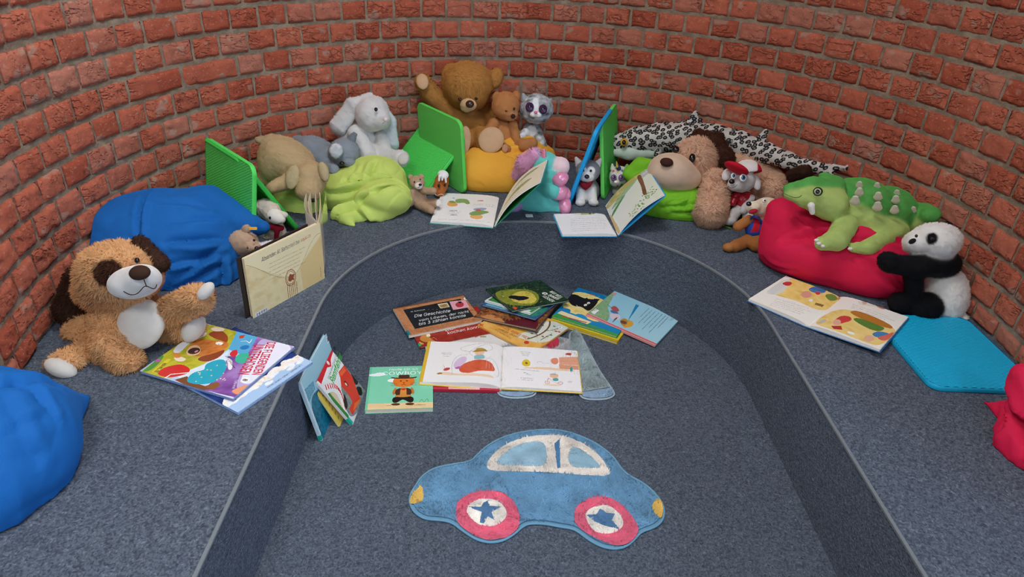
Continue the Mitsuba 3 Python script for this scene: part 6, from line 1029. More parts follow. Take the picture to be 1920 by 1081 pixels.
# small beige bear in front of the middle tent
t = toy('plush_bear_001', 'tiny beige bear with a white snout sitting in front of the middle tent')
toy_part(t + '__body', [el((-0.4039, 2.57, 0.4014, 0.031, 0.0278, 0.0278), k=.008), el((-0.4024, 2.58, 0.3354, 0.0326, 0.0435, 0.0326), k=.01), cp((-0.3772, 2.56, 0.3727, 0.015, -0.3359, 2.54, 0.3808, 0.0138), k=.006), cp((-0.4204, 2.56, 0.3633, 0.015, -0.4291, 2.54, 0.3225, 0.0129), k=.006), cp((-0.3957, 2.56, 0.3091, 0.0174, -0.3386, 2.49, 0.3215, 0.0159), k=.008), cp((-0.3811, 2.58, 0.3109, 0.0175, -0.3248, 2.55, 0.3245, 0.0162), k=.008)], '#ad9075', pile=(4200, .004, .0013, {}), floor=HB)
for q_ in ((-0.4307, 2.58, 0.4187, 0.0107, 0.0107, 0.0075), (-0.3877, 2.58, 0.4257, 0.0107, 0.0107, 0.0075)): k_ = num(t + '__ear'); toy_part(k_, [el(q_, k=.004)], '#ad9075', h=.0025, pile=(250, .003, .0013, {}))
toy_part(t + '__snout', [el((-0.3923, 2.535, 0.4021, 0.0159, 0.0138, 0.0127), k=.004)], '#ddd8d0', h=.0025, bump=(), label='white snout'); ball(t + '__nose', (-0.3828, 2.515, 0.4149, 0.0067, 0.005, 0.005), '#161214'); eye(t, (-0.4084, 2.532, 0.418, 0.0032, 0.0036, 0.003)); eye(t, (-0.3852, 2.534, 0.4298, 0.0032, 0.0036, 0.0029)); thread(t + '__mouth', [(-0.3978, 2.515, 0.4029), (-0.3886, 2.51, 0.4054), (-0.3839, 2.508, 0.4132)], .0007, '#2a2022'); ball(t + '__sole', (-0.3143, 2.535, 0.3338, 0.0107, 0.015, 0.0064), '#dad5cd', 'm_plush', -15)

# gingerbread toy inside the middle tent
t = toy('plush_gingerbread', 'ginger brown plush with white icing on top, standing inside the middle green tent')
toy_part(t + '__body', [el((-0.3243, 2.711, 0.3445, 0.0305, 0.0565, 0.0226), a=-12, k=.01)], '#a8602f', bump=((.0006, 40),), floor=HB); toy_part(t + '__icing', [el((-0.3134, 2.696, 0.3936, 0.0234, 0.0178, 0.0178), a=-12, k=.006), cp((-0.3269, 2.679, 0.3921, 0.0053, -0.3289, 2.676, 0.3744, 0.0049), k=.004), cp((-0.3133, 2.676, 0.3917, 0.0053, -0.3152, 2.673, 0.3787, 0.0044), k=.004), cp((-0.3025, 2.679, 0.3912, 0.0053, -0.3005, 2.681, 0.367, 0.0045), k=.004)], '#e4e2df', h=.0025, bump=(), label='white icing cap'); eye(t, (-0.329, 2.676, 0.3507, 0.0058, 0.0071, 0.0045)); eye(t, (-0.3048, 2.679, 0.3534, 0.0045, 0.0067, 0.0045)); thread(t + '__icing_line', [(-0.3479, 2.681, 0.3142), (-0.3364, 2.679, 0.306), (-0.3225, 2.676, 0.3129), (-0.3096, 2.681, 0.3068)], .0016, '#d9cfc4')

# the two brown bears on the yellow bean bag
t = toy('plush_bear_002', 'biggest brown teddy bear, one arm raised, sitting on the yellow bean bag')
BR1 = '#ad7a3f'
toy_part(t + '__body', [
    el((-0.2441, 3.04, 0.6877, 0.1127, 0.0939, 0.1033), k=.02), el((-0.2392, 3.02, 0.637, 0.0847, 0.0518, 0.08), k=.02), el((-0.2484, 3.1, 0.4787, 0.1087, 0.1186, 0.1037), k=.025), cp((-0.3283, 3.06, 0.5645, 0.0482, -0.3975, 3.04, 0.628, 0.0403), k=.02), cp((-0.3975, 3.04, 0.628, 0.0403, -0.4387, 3.02, 0.6911, 0.035), k=.02),
    cp((-0.2556, 3.02, 0.4353, 0.0487, -0.2433, 2.93, 0.4721, 0.0424), k=.02), cp((-0.1936, 3, 0.4527, 0.0531, -0.1485, 2.92, 0.4806, 0.054), k=.02), cp((-0.1476, 3.12, 0.5434, 0.0418, -0.0941, 3.1, 0.4571, 0.0397), k=.02)],
    BR1, pile=(26000, .009, .0018, dict(swirl=.9, clump=26.)), dabs=[])
toy_part(t + '__ear', [el((-0.3134, 3.05, 0.7277, 0.0468, 0.0444, 0.0281), a=25, k=.01)], BR1, pile=(2200, .007, .0017, {})); toy_part(t + '__ear_001', [el((-0.1261, 3.06, 0.7149, 0.0329, 0.047, 0.0259), a=-20, k=.01)], BR1, pile=(1700, .007, .0017, {}))
toy_part(t + '__snout', [el((-0.2328, 2.945, 0.6243, 0.0369, 0.0265, 0.03), k=.008), el((-0.2422, 2.95, 0.6062, 0.0232, 0.0162, 0.0232), k=.008)], '#c9ab84', pile=(700, .003, .0014, {}), label='light tan snout'); ball(t + '__nose', (-0.2228, 2.905, 0.6377, 0.0182, 0.0159, 0.0137), '#3b251c', 'm_gloss'); eye(t, (-0.2691, 2.935, 0.6478, 0.0069, 0.006, 0.0046)); eye(t, (-0.1982, 2.938, 0.6532, 0.0069, 0.006, 0.0046))
for q_, a_ in (((-0.4344, 2.975, 0.704, 0.0264, 0.0345, 0.0138), 14), ((-0.2396, 2.885, 0.4865, 0.0255, 0.0603, 0.0139), 0), ((-0.1253, 2.872, 0.4971, 0.0554, 0.0577, 0.0162), -35)): k_ = num(t + '__paw_pad'); toy_part(k_, [el(q_, a=a_, k=.006)], '#c49f7c', bump=((.0005, 50),), label='pale pink beige pad')
t = toy('plush_bear_003', 'medium brown teddy bear leaning on the biggest bear, between it and the grey cat')
BR2 = '#b07848'
toy_part(t + '__body', [el((-0.0718, 2.97, 0.6219, 0.0605, 0.0605, 0.0581), k=.012), el((-0.0511, 2.95, 0.5911, 0.0325, 0.0256, 0.0349), k=.012, col='#c9966a'), el((-0.0815, 3, 0.4885, 0.0624, 0.0815, 0.0624), k=.015), cp((-0.1198, 2.96, 0.5419, 0.0259, -0.1495, 2.93, 0.4918, 0.0235), k=.01), cp((-0.0351, 2.97, 0.5389, 0.0212, -0.0174, 2.94, 0.4817, 0.0189), k=.01), cp((-0.0824, 2.95, 0.443, 0.0262, -0.0567, 2.88, 0.4554, 0.021), k=.01), cp((-0.0399, 2.96, 0.4446, 0.0287, 0.0167, 2.9, 0.4723, 0.0257), k=.012), cp((0.0167, 2.9, 0.4723, 0.0257, 0.0535, 2.9, 0.484, 0.0233), k=.01)], BR2, pile=(9500, .005, .0015, {}))
for q_ in ((-0.1106, 2.98, 0.6519, 0.0209, 0.0255, 0.0139), (-0.0299, 2.99, 0.6607, 0.0186, 0.0232, 0.0139)): k_ = num(t + '__ear'); toy_part(k_, [el(q_, k=.005)], BR2, pile=(600, .004, .0014, {}))
ball(t + '__nose', (-0.0362, 2.905, 0.5952, 0.0103, 0.0103, 0.008), '#3a2018', 'm_cloth'); eye(t, (-0.0673, 2.915, 0.6161, 0.006, 0.0064, 0.0046)); eye(t, (-0.0333, 2.918, 0.6241, 0.0046, 0.006, 0.0046)); ball(t + '__paw_pad', (-0.0634, 2.858, 0.4671, 0.0139, 0.0185, 0.0069), '#b98a68', 'm_plush')

# grey cat with big purple eyes
t = toy('plush_cat_001', 'grey and white plush cat with huge purple glitter eyes, sitting beside the brown bears')
toy_part(t + '__body', [el((0.0644, 3, 0.6073, 0.0729, 0.0635, 0.0635), k=.01, col='#a9aeb0'), el((0.0532, 3.04, 0.4838, 0.0461, 0.0631, 0.0461), k=.012, col='#a3a9ab'), cp((0.0235, 3, 0.4993, 0.0192, -0.0122, 2.95, 0.469, 0.0166), k=.008, col='#b3b8ba'), cp((0.0769, 3.02, 0.4913, 0.0217, 0.1007, 2.98, 0.456, 0.0192), k=.008, col='#a9aeb0'), cp((0.0312, 3, 0.4505, 0.0217, 0.0174, 2.96, 0.4479, 0.0191), k=.008, col='#b3b8ba')], '#a9aeb0', jitter=1.3, pile=(8000, .005, .0016, {}), dabs=[el((0.0575, 2.95, 0.6389, 0.0138, 0.0323, 0.0922), col='#dfe1e2'), el((0.0465, 2.99, 0.5159, 0.0286, 0.031, 0.0333), col='#d9dbdc')])
for p_, q_ in (((0.0103, 3, 0.6465, 0.0187, 0.0022, 3, 0.6669, 0.007), 0), ((0.1119, 3, 0.6334, 0.0187, 0.1245, 3, 0.6528, 0.007), 1)): k_ = num(t + '__ear'); toy_part(k_, [cp(p_, k=.004)], '#9aa0a2', pile=(300, .004, .0014, {}))
toy_part(t + '__muzzle', [el((0.0507, 2.935, 0.6009, 0.0162, 0.0127, 0.0139), k=.004), el((0.0716, 2.935, 0.5998, 0.0162, 0.0127, 0.0139), k=.004)], '#e4e4e3', h=.003, bump=(), label='white muzzle'); ball(t + '__nose', (0.0601, 2.915, 0.6151, 0.0078, 0.006, 0.0055), '#d9688a', 'm_gloss', label='pink nose')
for q_ in ((0.0328, 2.938, 0.6292, 0.0184, 0.0207, 0.0115), (0.0908, 2.938, 0.6232, 0.0184, 0.0207, 0.0115)): eye(t, q_, '#54325c', '#3a1f45', .8)

# ---------------------------------------------------------------- soft toys: right half of the bench
# turquoise unicorn
t = toy('plush_unicorn', 'turquoise plush unicorn with pink mane and shiny pink hooves, behind the open dragon book')
TRQ, PNK = '#62bdb4', '#dd8fb0'
toy_part(t + '__body', [el((0.1083, 2.7, 0.4608, 0.0573, 0.0529, 0.0573), k=.015), el((0.1693, 2.68, 0.4623, 0.0394, 0.0394, 0.0416), k=.015, col='#e3c9cc'), el((0.1011, 2.7, 0.3737, 0.0627, 0.0761, 0.0672), k=.02), el((0.0832, 2.67, 0.3032, 0.0966, 0.0696, 0.0854), k=.02), cp((0.1059, 2.66, 0.4244, 0.0307, 0.1487, 2.63, 0.429, 0.026), k=.01), cp((0.1138, 2.64, 0.372, 0.0352, 0.147, 2.6, 0.3853, 0.0303), k=.01), cp((0.1202, 2.66, 0.2878, 0.0404, 0.1722, 2.635, 0.3016, 0.0334), k=.015)], TRQ, bump=((.001, 30),), floor=HB, pile=(9000, .0025, .0013, {}))
for q_, a_ in (((0.171, 2.605, 0.4375, 0.0344, 0.028, 0.028), 30), ((0.1672, 2.61, 0.3802, 0.0392, 0.0348, 0.0326), 0), ((0.1973, 2.625, 0.3169, 0.0287, 0.0442, 0.031), 10), ((0.2019, 2.63, 0.3672, 0.0176, 0.0263, 0.0198), 10)): k_ = num(t + '__hoof'); toy_part(k_, [el(q_, a=a_, k=.006)], PNK, 'm_satin', bump=((.0016, 60),), floor=HB, label='shiny pink hoof')
toy_part(t + '__ear', [cp((0.0821, 2.68, 0.4869, 0.0131, 0.0733, 2.68, 0.5203, 0.0054), k=.004)], TRQ, bump=()); toy_part(t + '__horn', [cp((0.1003, 2.67, 0.505, 0.0108, 0.0984, 2.67, 0.5318, 0.0065), k=.003), el((0.0993, 2.67, 0.5184, 0.0099, 0.0035, 0.0099), k=.002)], '#d27f97', 'm_satin', h=.0025, bump=(), label='pink horn')
toy_part(t + '__mane', [cp((0.0636, 2.69, 0.5028, 0.024, 0.0265, 2.7, 0.4607, 0.0309), k=.012), cp((0.0265, 2.7, 0.4607, 0.0309, 0.0004, 2.72, 0.4053, 0.0224), k=.012)], '#d8a3c4', pile=(3000, .014, .0018, dict(swirl=1.2)), label='fluffy pink mane'); toy_part(t + '__tail', [cp((0.0116, 2.62, 0.3127, 0.0155, -0.0134, 2.6, 0.2911, 0.0132), k=.01)], '#a78fb8', pile=(900, .012, .0018, {}), floor=HB, label='purple tail')
add(t + '__label_tag', bxx(np.array((0.0402, 2.5352, 0.2919)), nrm([1, .1, 0]), nrm([-.1, 1, 0]), np.array([0, 0, 1.]), 0, .03, 0, .03, 0, .0008, .0002), 'm_cloth', False, '#dfe2e2')

# husky under the blue and green tent
t = toy('plush_husky', 'small grey and white husky with a dark red bandana, standing inside the right tent')
toy_part(t + '__body', [el((0.291, 2.74, 0.4289, 0.0516, 0.0471, 0.0471), k=.01, col='#777b80'), el((0.2884, 2.72, 0.4196, 0.0335, 0.0268, 0.0313), k=.01, col='#dededd'), el((0.2974, 2.78, 0.3271, 0.0555, 0.0601, 0.0601), k=.012, col='#7b7f84'), el((0.2952, 2.755, 0.3321, 0.0321, 0.0504, 0.0367), k=.01, col='#d4d4d2'), cp((0.2724, 2.74, 0.344, 0.0205, 0.2704, 2.71, 0.3, 0.0182), k=.008, col='#d9d9d7'), cp((0.3155, 2.74, 0.3466, 0.0205, 0.3247, 2.71, 0.3032, 0.0182), k=.008, col='#d9d9d7'), el((0.2689, 2.69, 0.3034, 0.0203, 0.0136, 0.0203), k=.006, col='#d9d9d7'), el((0.3251, 2.69, 0.3067, 0.0203, 0.0136, 0.0203), k=.006, col='#d9d9d7'), cp((0.346, 2.8, 0.2996, 0.014, 0.3635, 2.82, 0.3251, 0.0117), k=.006, col='#777b80')], '#777b80', pile=(7500, .004, .0014, {}), floor=HB, dabs=[el((0.2657, 2.69, 0.4481, 0.0176, 0.0176, 0.0573), col='#dededd'), el((0.3008, 2.69, 0.4501, 0.0176, 0.0176, 0.0573), col='#dededd'), el((0.2866, 2.69, 0.4167, 0.0288, 0.0222, 0.0576), col='#e2e2e0')])
for p_ in ((0.2535, 2.75, 0.4514, 0.0179, 0.2374, 2.75, 0.4785, 0.0067), (0.3274, 2.75, 0.4533, 0.0179, 0.3404, 2.75, 0.4774, 0.0067)): k_ = num(t + '__ear'); toy_part(k_, [cp(p_, k=.004, flat=((0, 1, 0), .6))], '#c3c2bf', h=.003, pile=(350, .004, .0013, {}))
ball(t + '__nose', (0.2838, 2.678, 0.4257, 0.0101, 0.0093, 0.0075), '#121214'); eye(t, (0.2664, 2.684, 0.4491, 0.0051, 0.0055, 0.0044)); eye(t, (0.2978, 2.684, 0.4498, 0.0051, 0.0055, 0.0044))
bp_ = [(0.247, 2.73, 0.3898), (0.2656, 2.7, 0.3881), (0.2853, 2.692, 0.3876), (0.3054, 2.7, 0.3928), (0.323, 2.73, 0.3966), (0.3058, 2.705, 0.3718), (0.2874, 2.705, 0.354), (0.268, 2.705, 0.3672)]
bv_ = np.array(bp_); add(t + '__bandana', (np.vstack([bv_, bv_ + [0, .012, 0]]), np.array([[0, 1, 7], [1, 2, 7], [2, 6, 7], [2, 5, 6], [2, 3, 5], [3, 4, 5], [0, 8, 9], [0, 9, 1], [1, 9, 10], [1, 10, 2], [2, 10, 11], [2, 11, 3], [3, 11, 12], [3, 12, 4], [4, 12, 13], [4, 13, 5], [5, 13, 14], [5, 14, 6], [6, 14, 15], [6, 15, 7], [7, 15, 8], [7, 8, 0]])), 'm_cloth', True, '#8a1e2c'); labels[t + '__bandana'] = {'label': 'dark red checked bandana'}

# small spotted unicorn between tent and open book
t = toy('plush_unicorn_001', 'small white unicorn with colourful spots and big eyes, behind the open river book')
toy_part(t + '__body', [el((0.4397, 2.83, 0.3801, 0.0419, 0.0442, 0.0395), k=.01), el((0.4261, 2.81, 0.3599, 0.0255, 0.0209, 0.0255), k=.008), el((0.4616, 2.86, 0.2897, 0.0381, 0.0476, 0.0381), k=.012)], '#d6d3c9', pile=(3500, .003, .0013, {}), floor=HB, dabs=[el((0.456, 2.79, 0.4154, 0.0069, 0.0069, 0.0685), col='#4fae8a'), el((0.4689, 2.79, 0.3871, 0.0069, 0.0069, 0.0689), col='#d9a23a'), el((0.4457, 2.79, 0.4244, 0.0059, 0.0059, 0.0684), col='#3f7fc0'), el((0.4094, 2.79, 0.4223, 0.0059, 0.0059, 0.0685), col='#d0557f'), el((0.4718, 2.79, 0.3654, 0.006, 0.006, 0.0691), col='#d0557f'), el((0.4498, 2.79, 0.3567, 0.006, 0.006, 0.0692), col='#5aa04a'), el((0.4285, 2.79, 0.4162, 0.005, 0.005, 0.0685), col='#d9a23a'), el((0.4649, 2.79, 0.3478, 0.0055, 0.0055, 0.0693), col='#3f7fc0'), el((0.4324, 2.79, 0.3484, 0.0051, 0.0051, 0.0693), col='#c9554a')])
for p_, c_ in (((0.4092, 2.84, 0.4089, 0.0116, 0.4046, 2.84, 0.428, 0.0046), '#d6d3c9'), ((0.4652, 2.84, 0.4073, 0.0139, 0.4696, 2.84, 0.4269, 0.0069), '#7fae6a')): k_ = num(t + '__ear'); toy_part(k_, [cp(p_, k=.003)], c_, h=.0025, bump=())
toy_part(t + '__forelock', [cp((0.4297, 2.81, 0.4234, 0.0103, 0.4157, 2.81, 0.4441, 0.0069), k=.004)], '#2c3f66', h=.0025, bump=(), label='dark blue forelock'); toy_part(t + '__horn', [cp((0.4205, 2.8, 0.4336, 0.0059, 0.4156, 2.8, 0.4548, 0.0027), k=.002)], '#c9a23a', 'm_gloss', h=.002, bump=())
for q_ in ((0.4092, 2.782, 0.3891, 0.0124, 0.0137, 0.0078), (0.4422, 2.782, 0.391, 0.0124, 0.0137, 0.0078)): eye(t, q_, '#5a3f66', '#6f4a80', .8)
ball(t + '__nose', (0.4193, 2.765, 0.3768, 0.0091, 0.0068, 0.0068), '#efece6', 'm_cloth')

# leopard printed shark along the wall
def leopard_fn(p, n, uv):
    q = mi.Point3f(p.x + .006 * noise(p.x * 60, p.y * 60, p.z * 60), p.y, p.z + .006 * noise(p.z * 60 + 9, p.x * 60, p.y * 60))
    a = (q.x * .83 - q.y * .55) * 45; b = (q.z + .4 * q.y) * 52
    d, d2, r = voronoi(a, b)
    brk = noise(a * 1.7 + 5, b * 1.7, 2.)
    ring = smoothstep(.12, .20, d) * (1 - smoothstep(.40, .46, d + .14 * (brk - .5))) * smoothstep(.16, .26, brk + .12 * r)
    base = mix(lin('#cfccc4').tolist(), lin('#b5b2aa').tolist(), noise(p.x * 30, p.y * 30, p.z * 30))
    base = mix(base, mi.Color3f(lin('#6d6862').tolist()), (1 - smoothstep(.24, .34, d)) * .8)
    return mix(base, mi.Color3f(lin('#17171a').tolist()), ring)
scene['m_leopard'] = {'type': 'twosided', 'bsdf': {'type': 'principled', 'base_color': proc(leopard_fn), 'roughness': .7, 'specular': .3, 'sheen': .3}}
t = toy('plush_shark', 'long leopard print plush shark stretched along the wall above the shaggy puppy')
toy_part(t + '__body', [cp((0.3965, 3.04, 0.4382, 0.0196, 0.445, 3.04, 0.4611, 0.039), k=.02), cp((0.445, 3.04, 0.4611, 0.039, 0.5308, 3.03, 0.4841, 0.0581), k=.02), cp((0.5308, 3.03, 0.4841, 0.0581, 0.6328, 3.01, 0.5085, 0.0647), k=.02), cp((0.6328, 3.01, 0.5085, 0.0647, 0.7387, 2.96, 0.5326, 0.0659), k=.02), cp((0.7387, 2.96, 0.5326, 0.0659, 0.8398, 2.9, 0.5476, 0.06), k=.02), cp((0.8398, 2.9, 0.5476, 0.06, 0.9302, 2.85, 0.5499, 0.05), k=.02), cp((0.9302, 2.85, 0.5499, 0.05, 1.0144, 2.78, 0.5405, 0.0423), k=.02), cp((1.0144, 2.78, 0.5405, 0.0423, 1.0943, 2.71, 0.5324, 0.0328), k=.02), cp((1.0943, 2.71, 0.5324, 0.0328, 1.157, 2.64, 0.5337, 0.0256), k=.02), cp((1.157, 2.64, 0.5337, 0.0256, 1.2488, 2.52, 0.5757, 0.0163), k=.02, flat=((.6, 1, .3), .5)), cp((1.157, 2.64, 0.5337, 0.0256, 1.2133, 2.54, 0.5404, 0.0145), k=.02, flat=((.6, 1, .3), .5))], '#c9c6be', 'm_leopard', bump=((.002, 22),))
toy_part(t + '__fin', [cp((0.7442, 2.96, 0.5807, 0.0397, 0.7526, 2.96, 0.6376, 0.0116), k=.006, flat=((.1, 1, 0), .35)), cp((0.7694, 2.95, 0.5851, 0.0256, 0.7766, 2.95, 0.6091, 0.0116), k=.01, flat=((.1, 1, 0), .35))], '#c9c6be', 'm_leopard', bump=()); toy_part(t + '__fin_001', [cp((0.9954, 2.79, 0.5775, 0.0244, 1.0113, 2.79, 0.6237, 0.011), k=.006, flat=((.5, 1, 0), .35))], '#c9c6be', 'm_leopard', bump=()); toy_part(t + '__fin_002', [cp((0.6257, 2.98, 0.4611, 0.024, 0.6061, 2.93, 0.4448, 0.0118), k=.006, flat=((0, 1, .3), .5))], '#c9c6be', 'm_leopard', bump=())
toy_part(t + '__jaw', [cp((0.4083, 3.02, 0.4253, 0.0146, 0.4977, 3, 0.4321, 0.0315), k=.015), cp((0.4977, 3, 0.4321, 0.0315, 0.6051, 3, 0.4433, 0.0314), k=.015)], '#c3d2c1', bump=((.002, 40),), label='pale mint belly'); k_ = t + '__eye'; ball(k_, (0.463, 2.972, 0.4877, 0.0167, 0.0178, 0.0095), '#d09a34', 'm_gloss', label='yellow eye'); ball(k_ + '__pupil', (0.4604, 2.955, 0.493, 0.0085, 0.0099, 0.0071), '#0c0c0c')

# shaggy puppy
t = toy('plush_puppy', 'big shaggy pink beige puppy with a smooth muzzle lying on the green bean bag')
PUP = '#d1ab8e'
FUR_P = dict(droop=.5, swirl=1.3, clump=44.)
toy_part(t + '__body', [el((0.7446, 2.78, 0.4902, 0.0899, 0.0899, 0.0854), k=.02), el((0.9815, 2.78, 0.4063, 0.1597, 0.1095, 0.0867), a=-20, k=.03), el((1.0746, 2.71, 0.3864, 0.0672, 0.0807, 0.0762), k=.03), el((0.8665, 2.78, 0.3875, 0.1053, 0.1007, 0.0915), k=.03), cp((0.8135, 2.68, 0.4232, 0.0574, 0.7891, 2.58, 0.3524, 0.0607), k=.02), el((0.7829, 2.555, 0.3442, 0.0624, 0.056, 0.0581), k=.02), cp((1.0586, 2.7, 0.3461, 0.045, 1.0795, 2.66, 0.3208, 0.0402), k=.02)], PUP, pile=(44000, .015, .0022, FUR_P), bump=((.004, 50), (.003, 24)), floor=HB)
toy_part(t + '__muzzle', [el((0.6229, 2.67, 0.4692, 0.096, 0.0764, 0.0873), a=-8, k=.02), el((0.6734, 2.68, 0.4407, 0.0792, 0.0572, 0.0748), k=.02)], '#cdb39a', bump=((.0012, 30),), label='smooth beige muzzle')
ball(t + '__nose', (0.5829, 2.598, 0.5333, 0.0264, 0.0179, 0.0169), '#3c221a', 'm_cloth', -6, label='brown nose'); eye(t, (0.6302, 2.685, 0.5594, 0.0151, 0.014, 0.0129)); eye(t, (0.7036, 2.688, 0.5266, 0.013, 0.0185, 0.0109))
toy_part(t + '__ear', [cp((0.7474, 2.84, 0.5798, 0.0203, 0.8135, 2.8, 0.5639, 0.0335), k=.02), cp((0.8135, 2.8, 0.5639, 0.0335, 0.8505, 2.76, 0.5102, 0.0379), k=.02), cp((0.8505, 2.76, 0.5102, 0.0379, 0.8647, 2.74, 0.4386, 0.0269), k=.02)], '#43261c', pile=(7000, .012, .0022, dict(swirl=1.8, clump=70.)), label='dark brown curly ear'); toy_part(t + '__foot', [cp((1.0934, 2.6, 0.5044, 0.0233, 1.1187, 2.57, 0.5303, 0.0272), k=.02)], '#3a241a', pile=(2500, .010, .0022, {}), label='dark brown curly foot')

# pup with a red cap
t = toy('plush_puppy_001', 'white plush pup with a red and white cap and a sparkly red vest')
toy_part(t + '__body', [el((0.9029, 2.628, 0.4669, 0.0539, 0.0495, 0.0474), k=.01), el((0.8712, 2.603, 0.4542, 0.03, 0.0257, 0.0279), k=.01), el((0.9393, 2.658, 0.3662, 0.0376, 0.0487, 0.0376), k=.01), cp((0.9151, 2.628, 0.3393, 0.022, 0.8731, 2.568, 0.3203, 0.0217), k=.008), cp((0.9543, 2.628, 0.3416, 0.022, 0.9448, 2.568, 0.3104, 0.0196), k=.008), cp((0.957, 2.628, 0.3891, 0.0153, 0.9236, 2.588, 0.3523, 0.0152), k=.006), el((0.864, 2.548, 0.3193, 0.0259, 0.0173, 0.0259), k=.006)], '#cbc9c6', pile=(5500, .003, .0013, {}), floor=HB)
toy_part(t + '__vest', [el((0.9387, 2.65, 0.3695, 0.0464, 0.0397, 0.0441), k=.008), cp((0.8935, 2.628, 0.3994, 0.0153, 0.8806, 2.608, 0.3741, 0.0131), k=.006)], '#a3182a', 'm_gloss', bump=((.0012, 180),), jitter=.5, label='sparkly red vest')
toy_part(t + '__cap', [el((0.9223, 2.633, 0.5024, 0.0536, 0.045, 0.0536), a=-20, k=.008)], '#e0dcd8', bump=(), extra=lambda P, d: np.maximum(d, -((P - np.array((0.9124, 2.628, 0.4924))) @ nrm(up * 1. - right * .12))), dabs=[el((0.9665, 2.628, 0.5001, 0.03, 0.0514, 0.0857), col='#b5172b')], label='white and red cap')
toy_part(t + '__cap_visor', [el((0.8563, 2.583, 0.5302, 0.0504, 0.0157, 0.0462), a=-24, k=.006)], '#bd1a2e', bump=(), label='red visor')
for q_, a_ in (((0.8365, 2.628, 0.4857, 0.0172, 0.0258, 0.0129), -20), ((0.9593, 2.618, 0.4626, 0.0172, 0.0322, 0.0129), 18)): k_ = num(t + '__ear'); toy_part(k_, [el(q_, a=a_, k=.005)], '#d6d2cf', bump=())
ball(t + '__nose', (0.8425, 2.563, 0.4815, 0.0116, 0.0097, 0.0084), '#17161a', 'm_gloss'); eye(t, (0.8818, 2.56, 0.5004, 0.0138, 0.0155, 0.0073), '#f0f0ee', '#3f6f8f', .62); eye(t, (0.8482, 2.576, 0.5002, 0.0095, 0.0126, 0.0063), '#f0f0ee', '#3f6f8f', .62); thread(t + '__mouth', [(0.8369, 2.573, 0.4593), (0.8436, 2.556, 0.4574), (0.8546, 2.548, 0.4657), (0.8627, 2.553, 0.4731)], .0009, '#2a2426')

# little bear in dungarees
t = toy('plush_bear_004', 'little brown bear with a cream face in red and blue dungarees')
toy_part(t + '__body', [el((0.9377, 2.422, 0.4381, 0.0506, 0.0344, 0.0405), a=22, k=.01, col='#ddd2b8'), el((0.8942, 2.402, 0.444, 0.0301, 0.0221, 0.0281), a=20, k=.01, col='#e2d8c0'), el((0.9296, 2.422, 0.3485, 0.0412, 0.0495, 0.0412), k=.012, col='#9c6436'), cp((0.8858, 2.402, 0.3908, 0.0183, 0.8407, 2.372, 0.3751, 0.0181), k=.008, col='#a8703f'), cp((0.943, 2.402, 0.3898, 0.0183, 0.9554, 2.382, 0.3462, 0.0163), k=.008, col='#a8703f'), cp((0.915, 2.392, 0.3209, 0.0246, 0.8318, 2.332, 0.3112, 0.0222), k=.008, col='#9c6436'), cp((0.9393, 2.392, 0.3224, 0.0267, 0.9138, 2.342, 0.318, 0.0283), k=.008, col='#9c6436'), el((0.8054, 2.322, 0.31, 0.0221, 0.0171, 0.0201), k=.006, col='#a8703f')], '#9c6436', pile=(5000, .0032, .0013, {}), floor=HB)
toy_part(t + '__dungarees', [el((0.915, 2.397, 0.3637, 0.0387, 0.0408, 0.0346), k=.008)], '#b8202c', bump=(), dabs=[el((0.9322, 2.382, 0.3761, 0.0121, 0.0607, 0.1214), a=-10, col='#23489a'), el((0.9216, 2.392, 0.3281, 0.0533, 0.0143, 0.1229), col='#23489a'), el((0.8862, 2.382, 0.3644, 0.0081, 0.0405, 0.1216), a=-15, col='#23489a')], label='red and blue dungarees'); thread(t + '__strap', [(0.8855, 2.382, 0.4042), (0.8937, 2.367, 0.4201), (0.9125, 2.367, 0.4081), (0.9303, 2.372, 0.3894)], .004, '#23489a')
ball(t + '__nose', (0.857, 2.362, 0.4717, 0.0099, 0.0087, 0.0079), '#15131a'); eye(t, (0.9098, 2.36, 0.4883, 0.0086, 0.0079, 0.0059), '#efece4', None, .6); toy_part(t + '__mouth', [el((0.8811, 2.367, 0.441, 0.0179, 0.0091, 0.0099), a=18, k=.004)], '#a82a32', h=.003, bump=(), label='open red mouth')

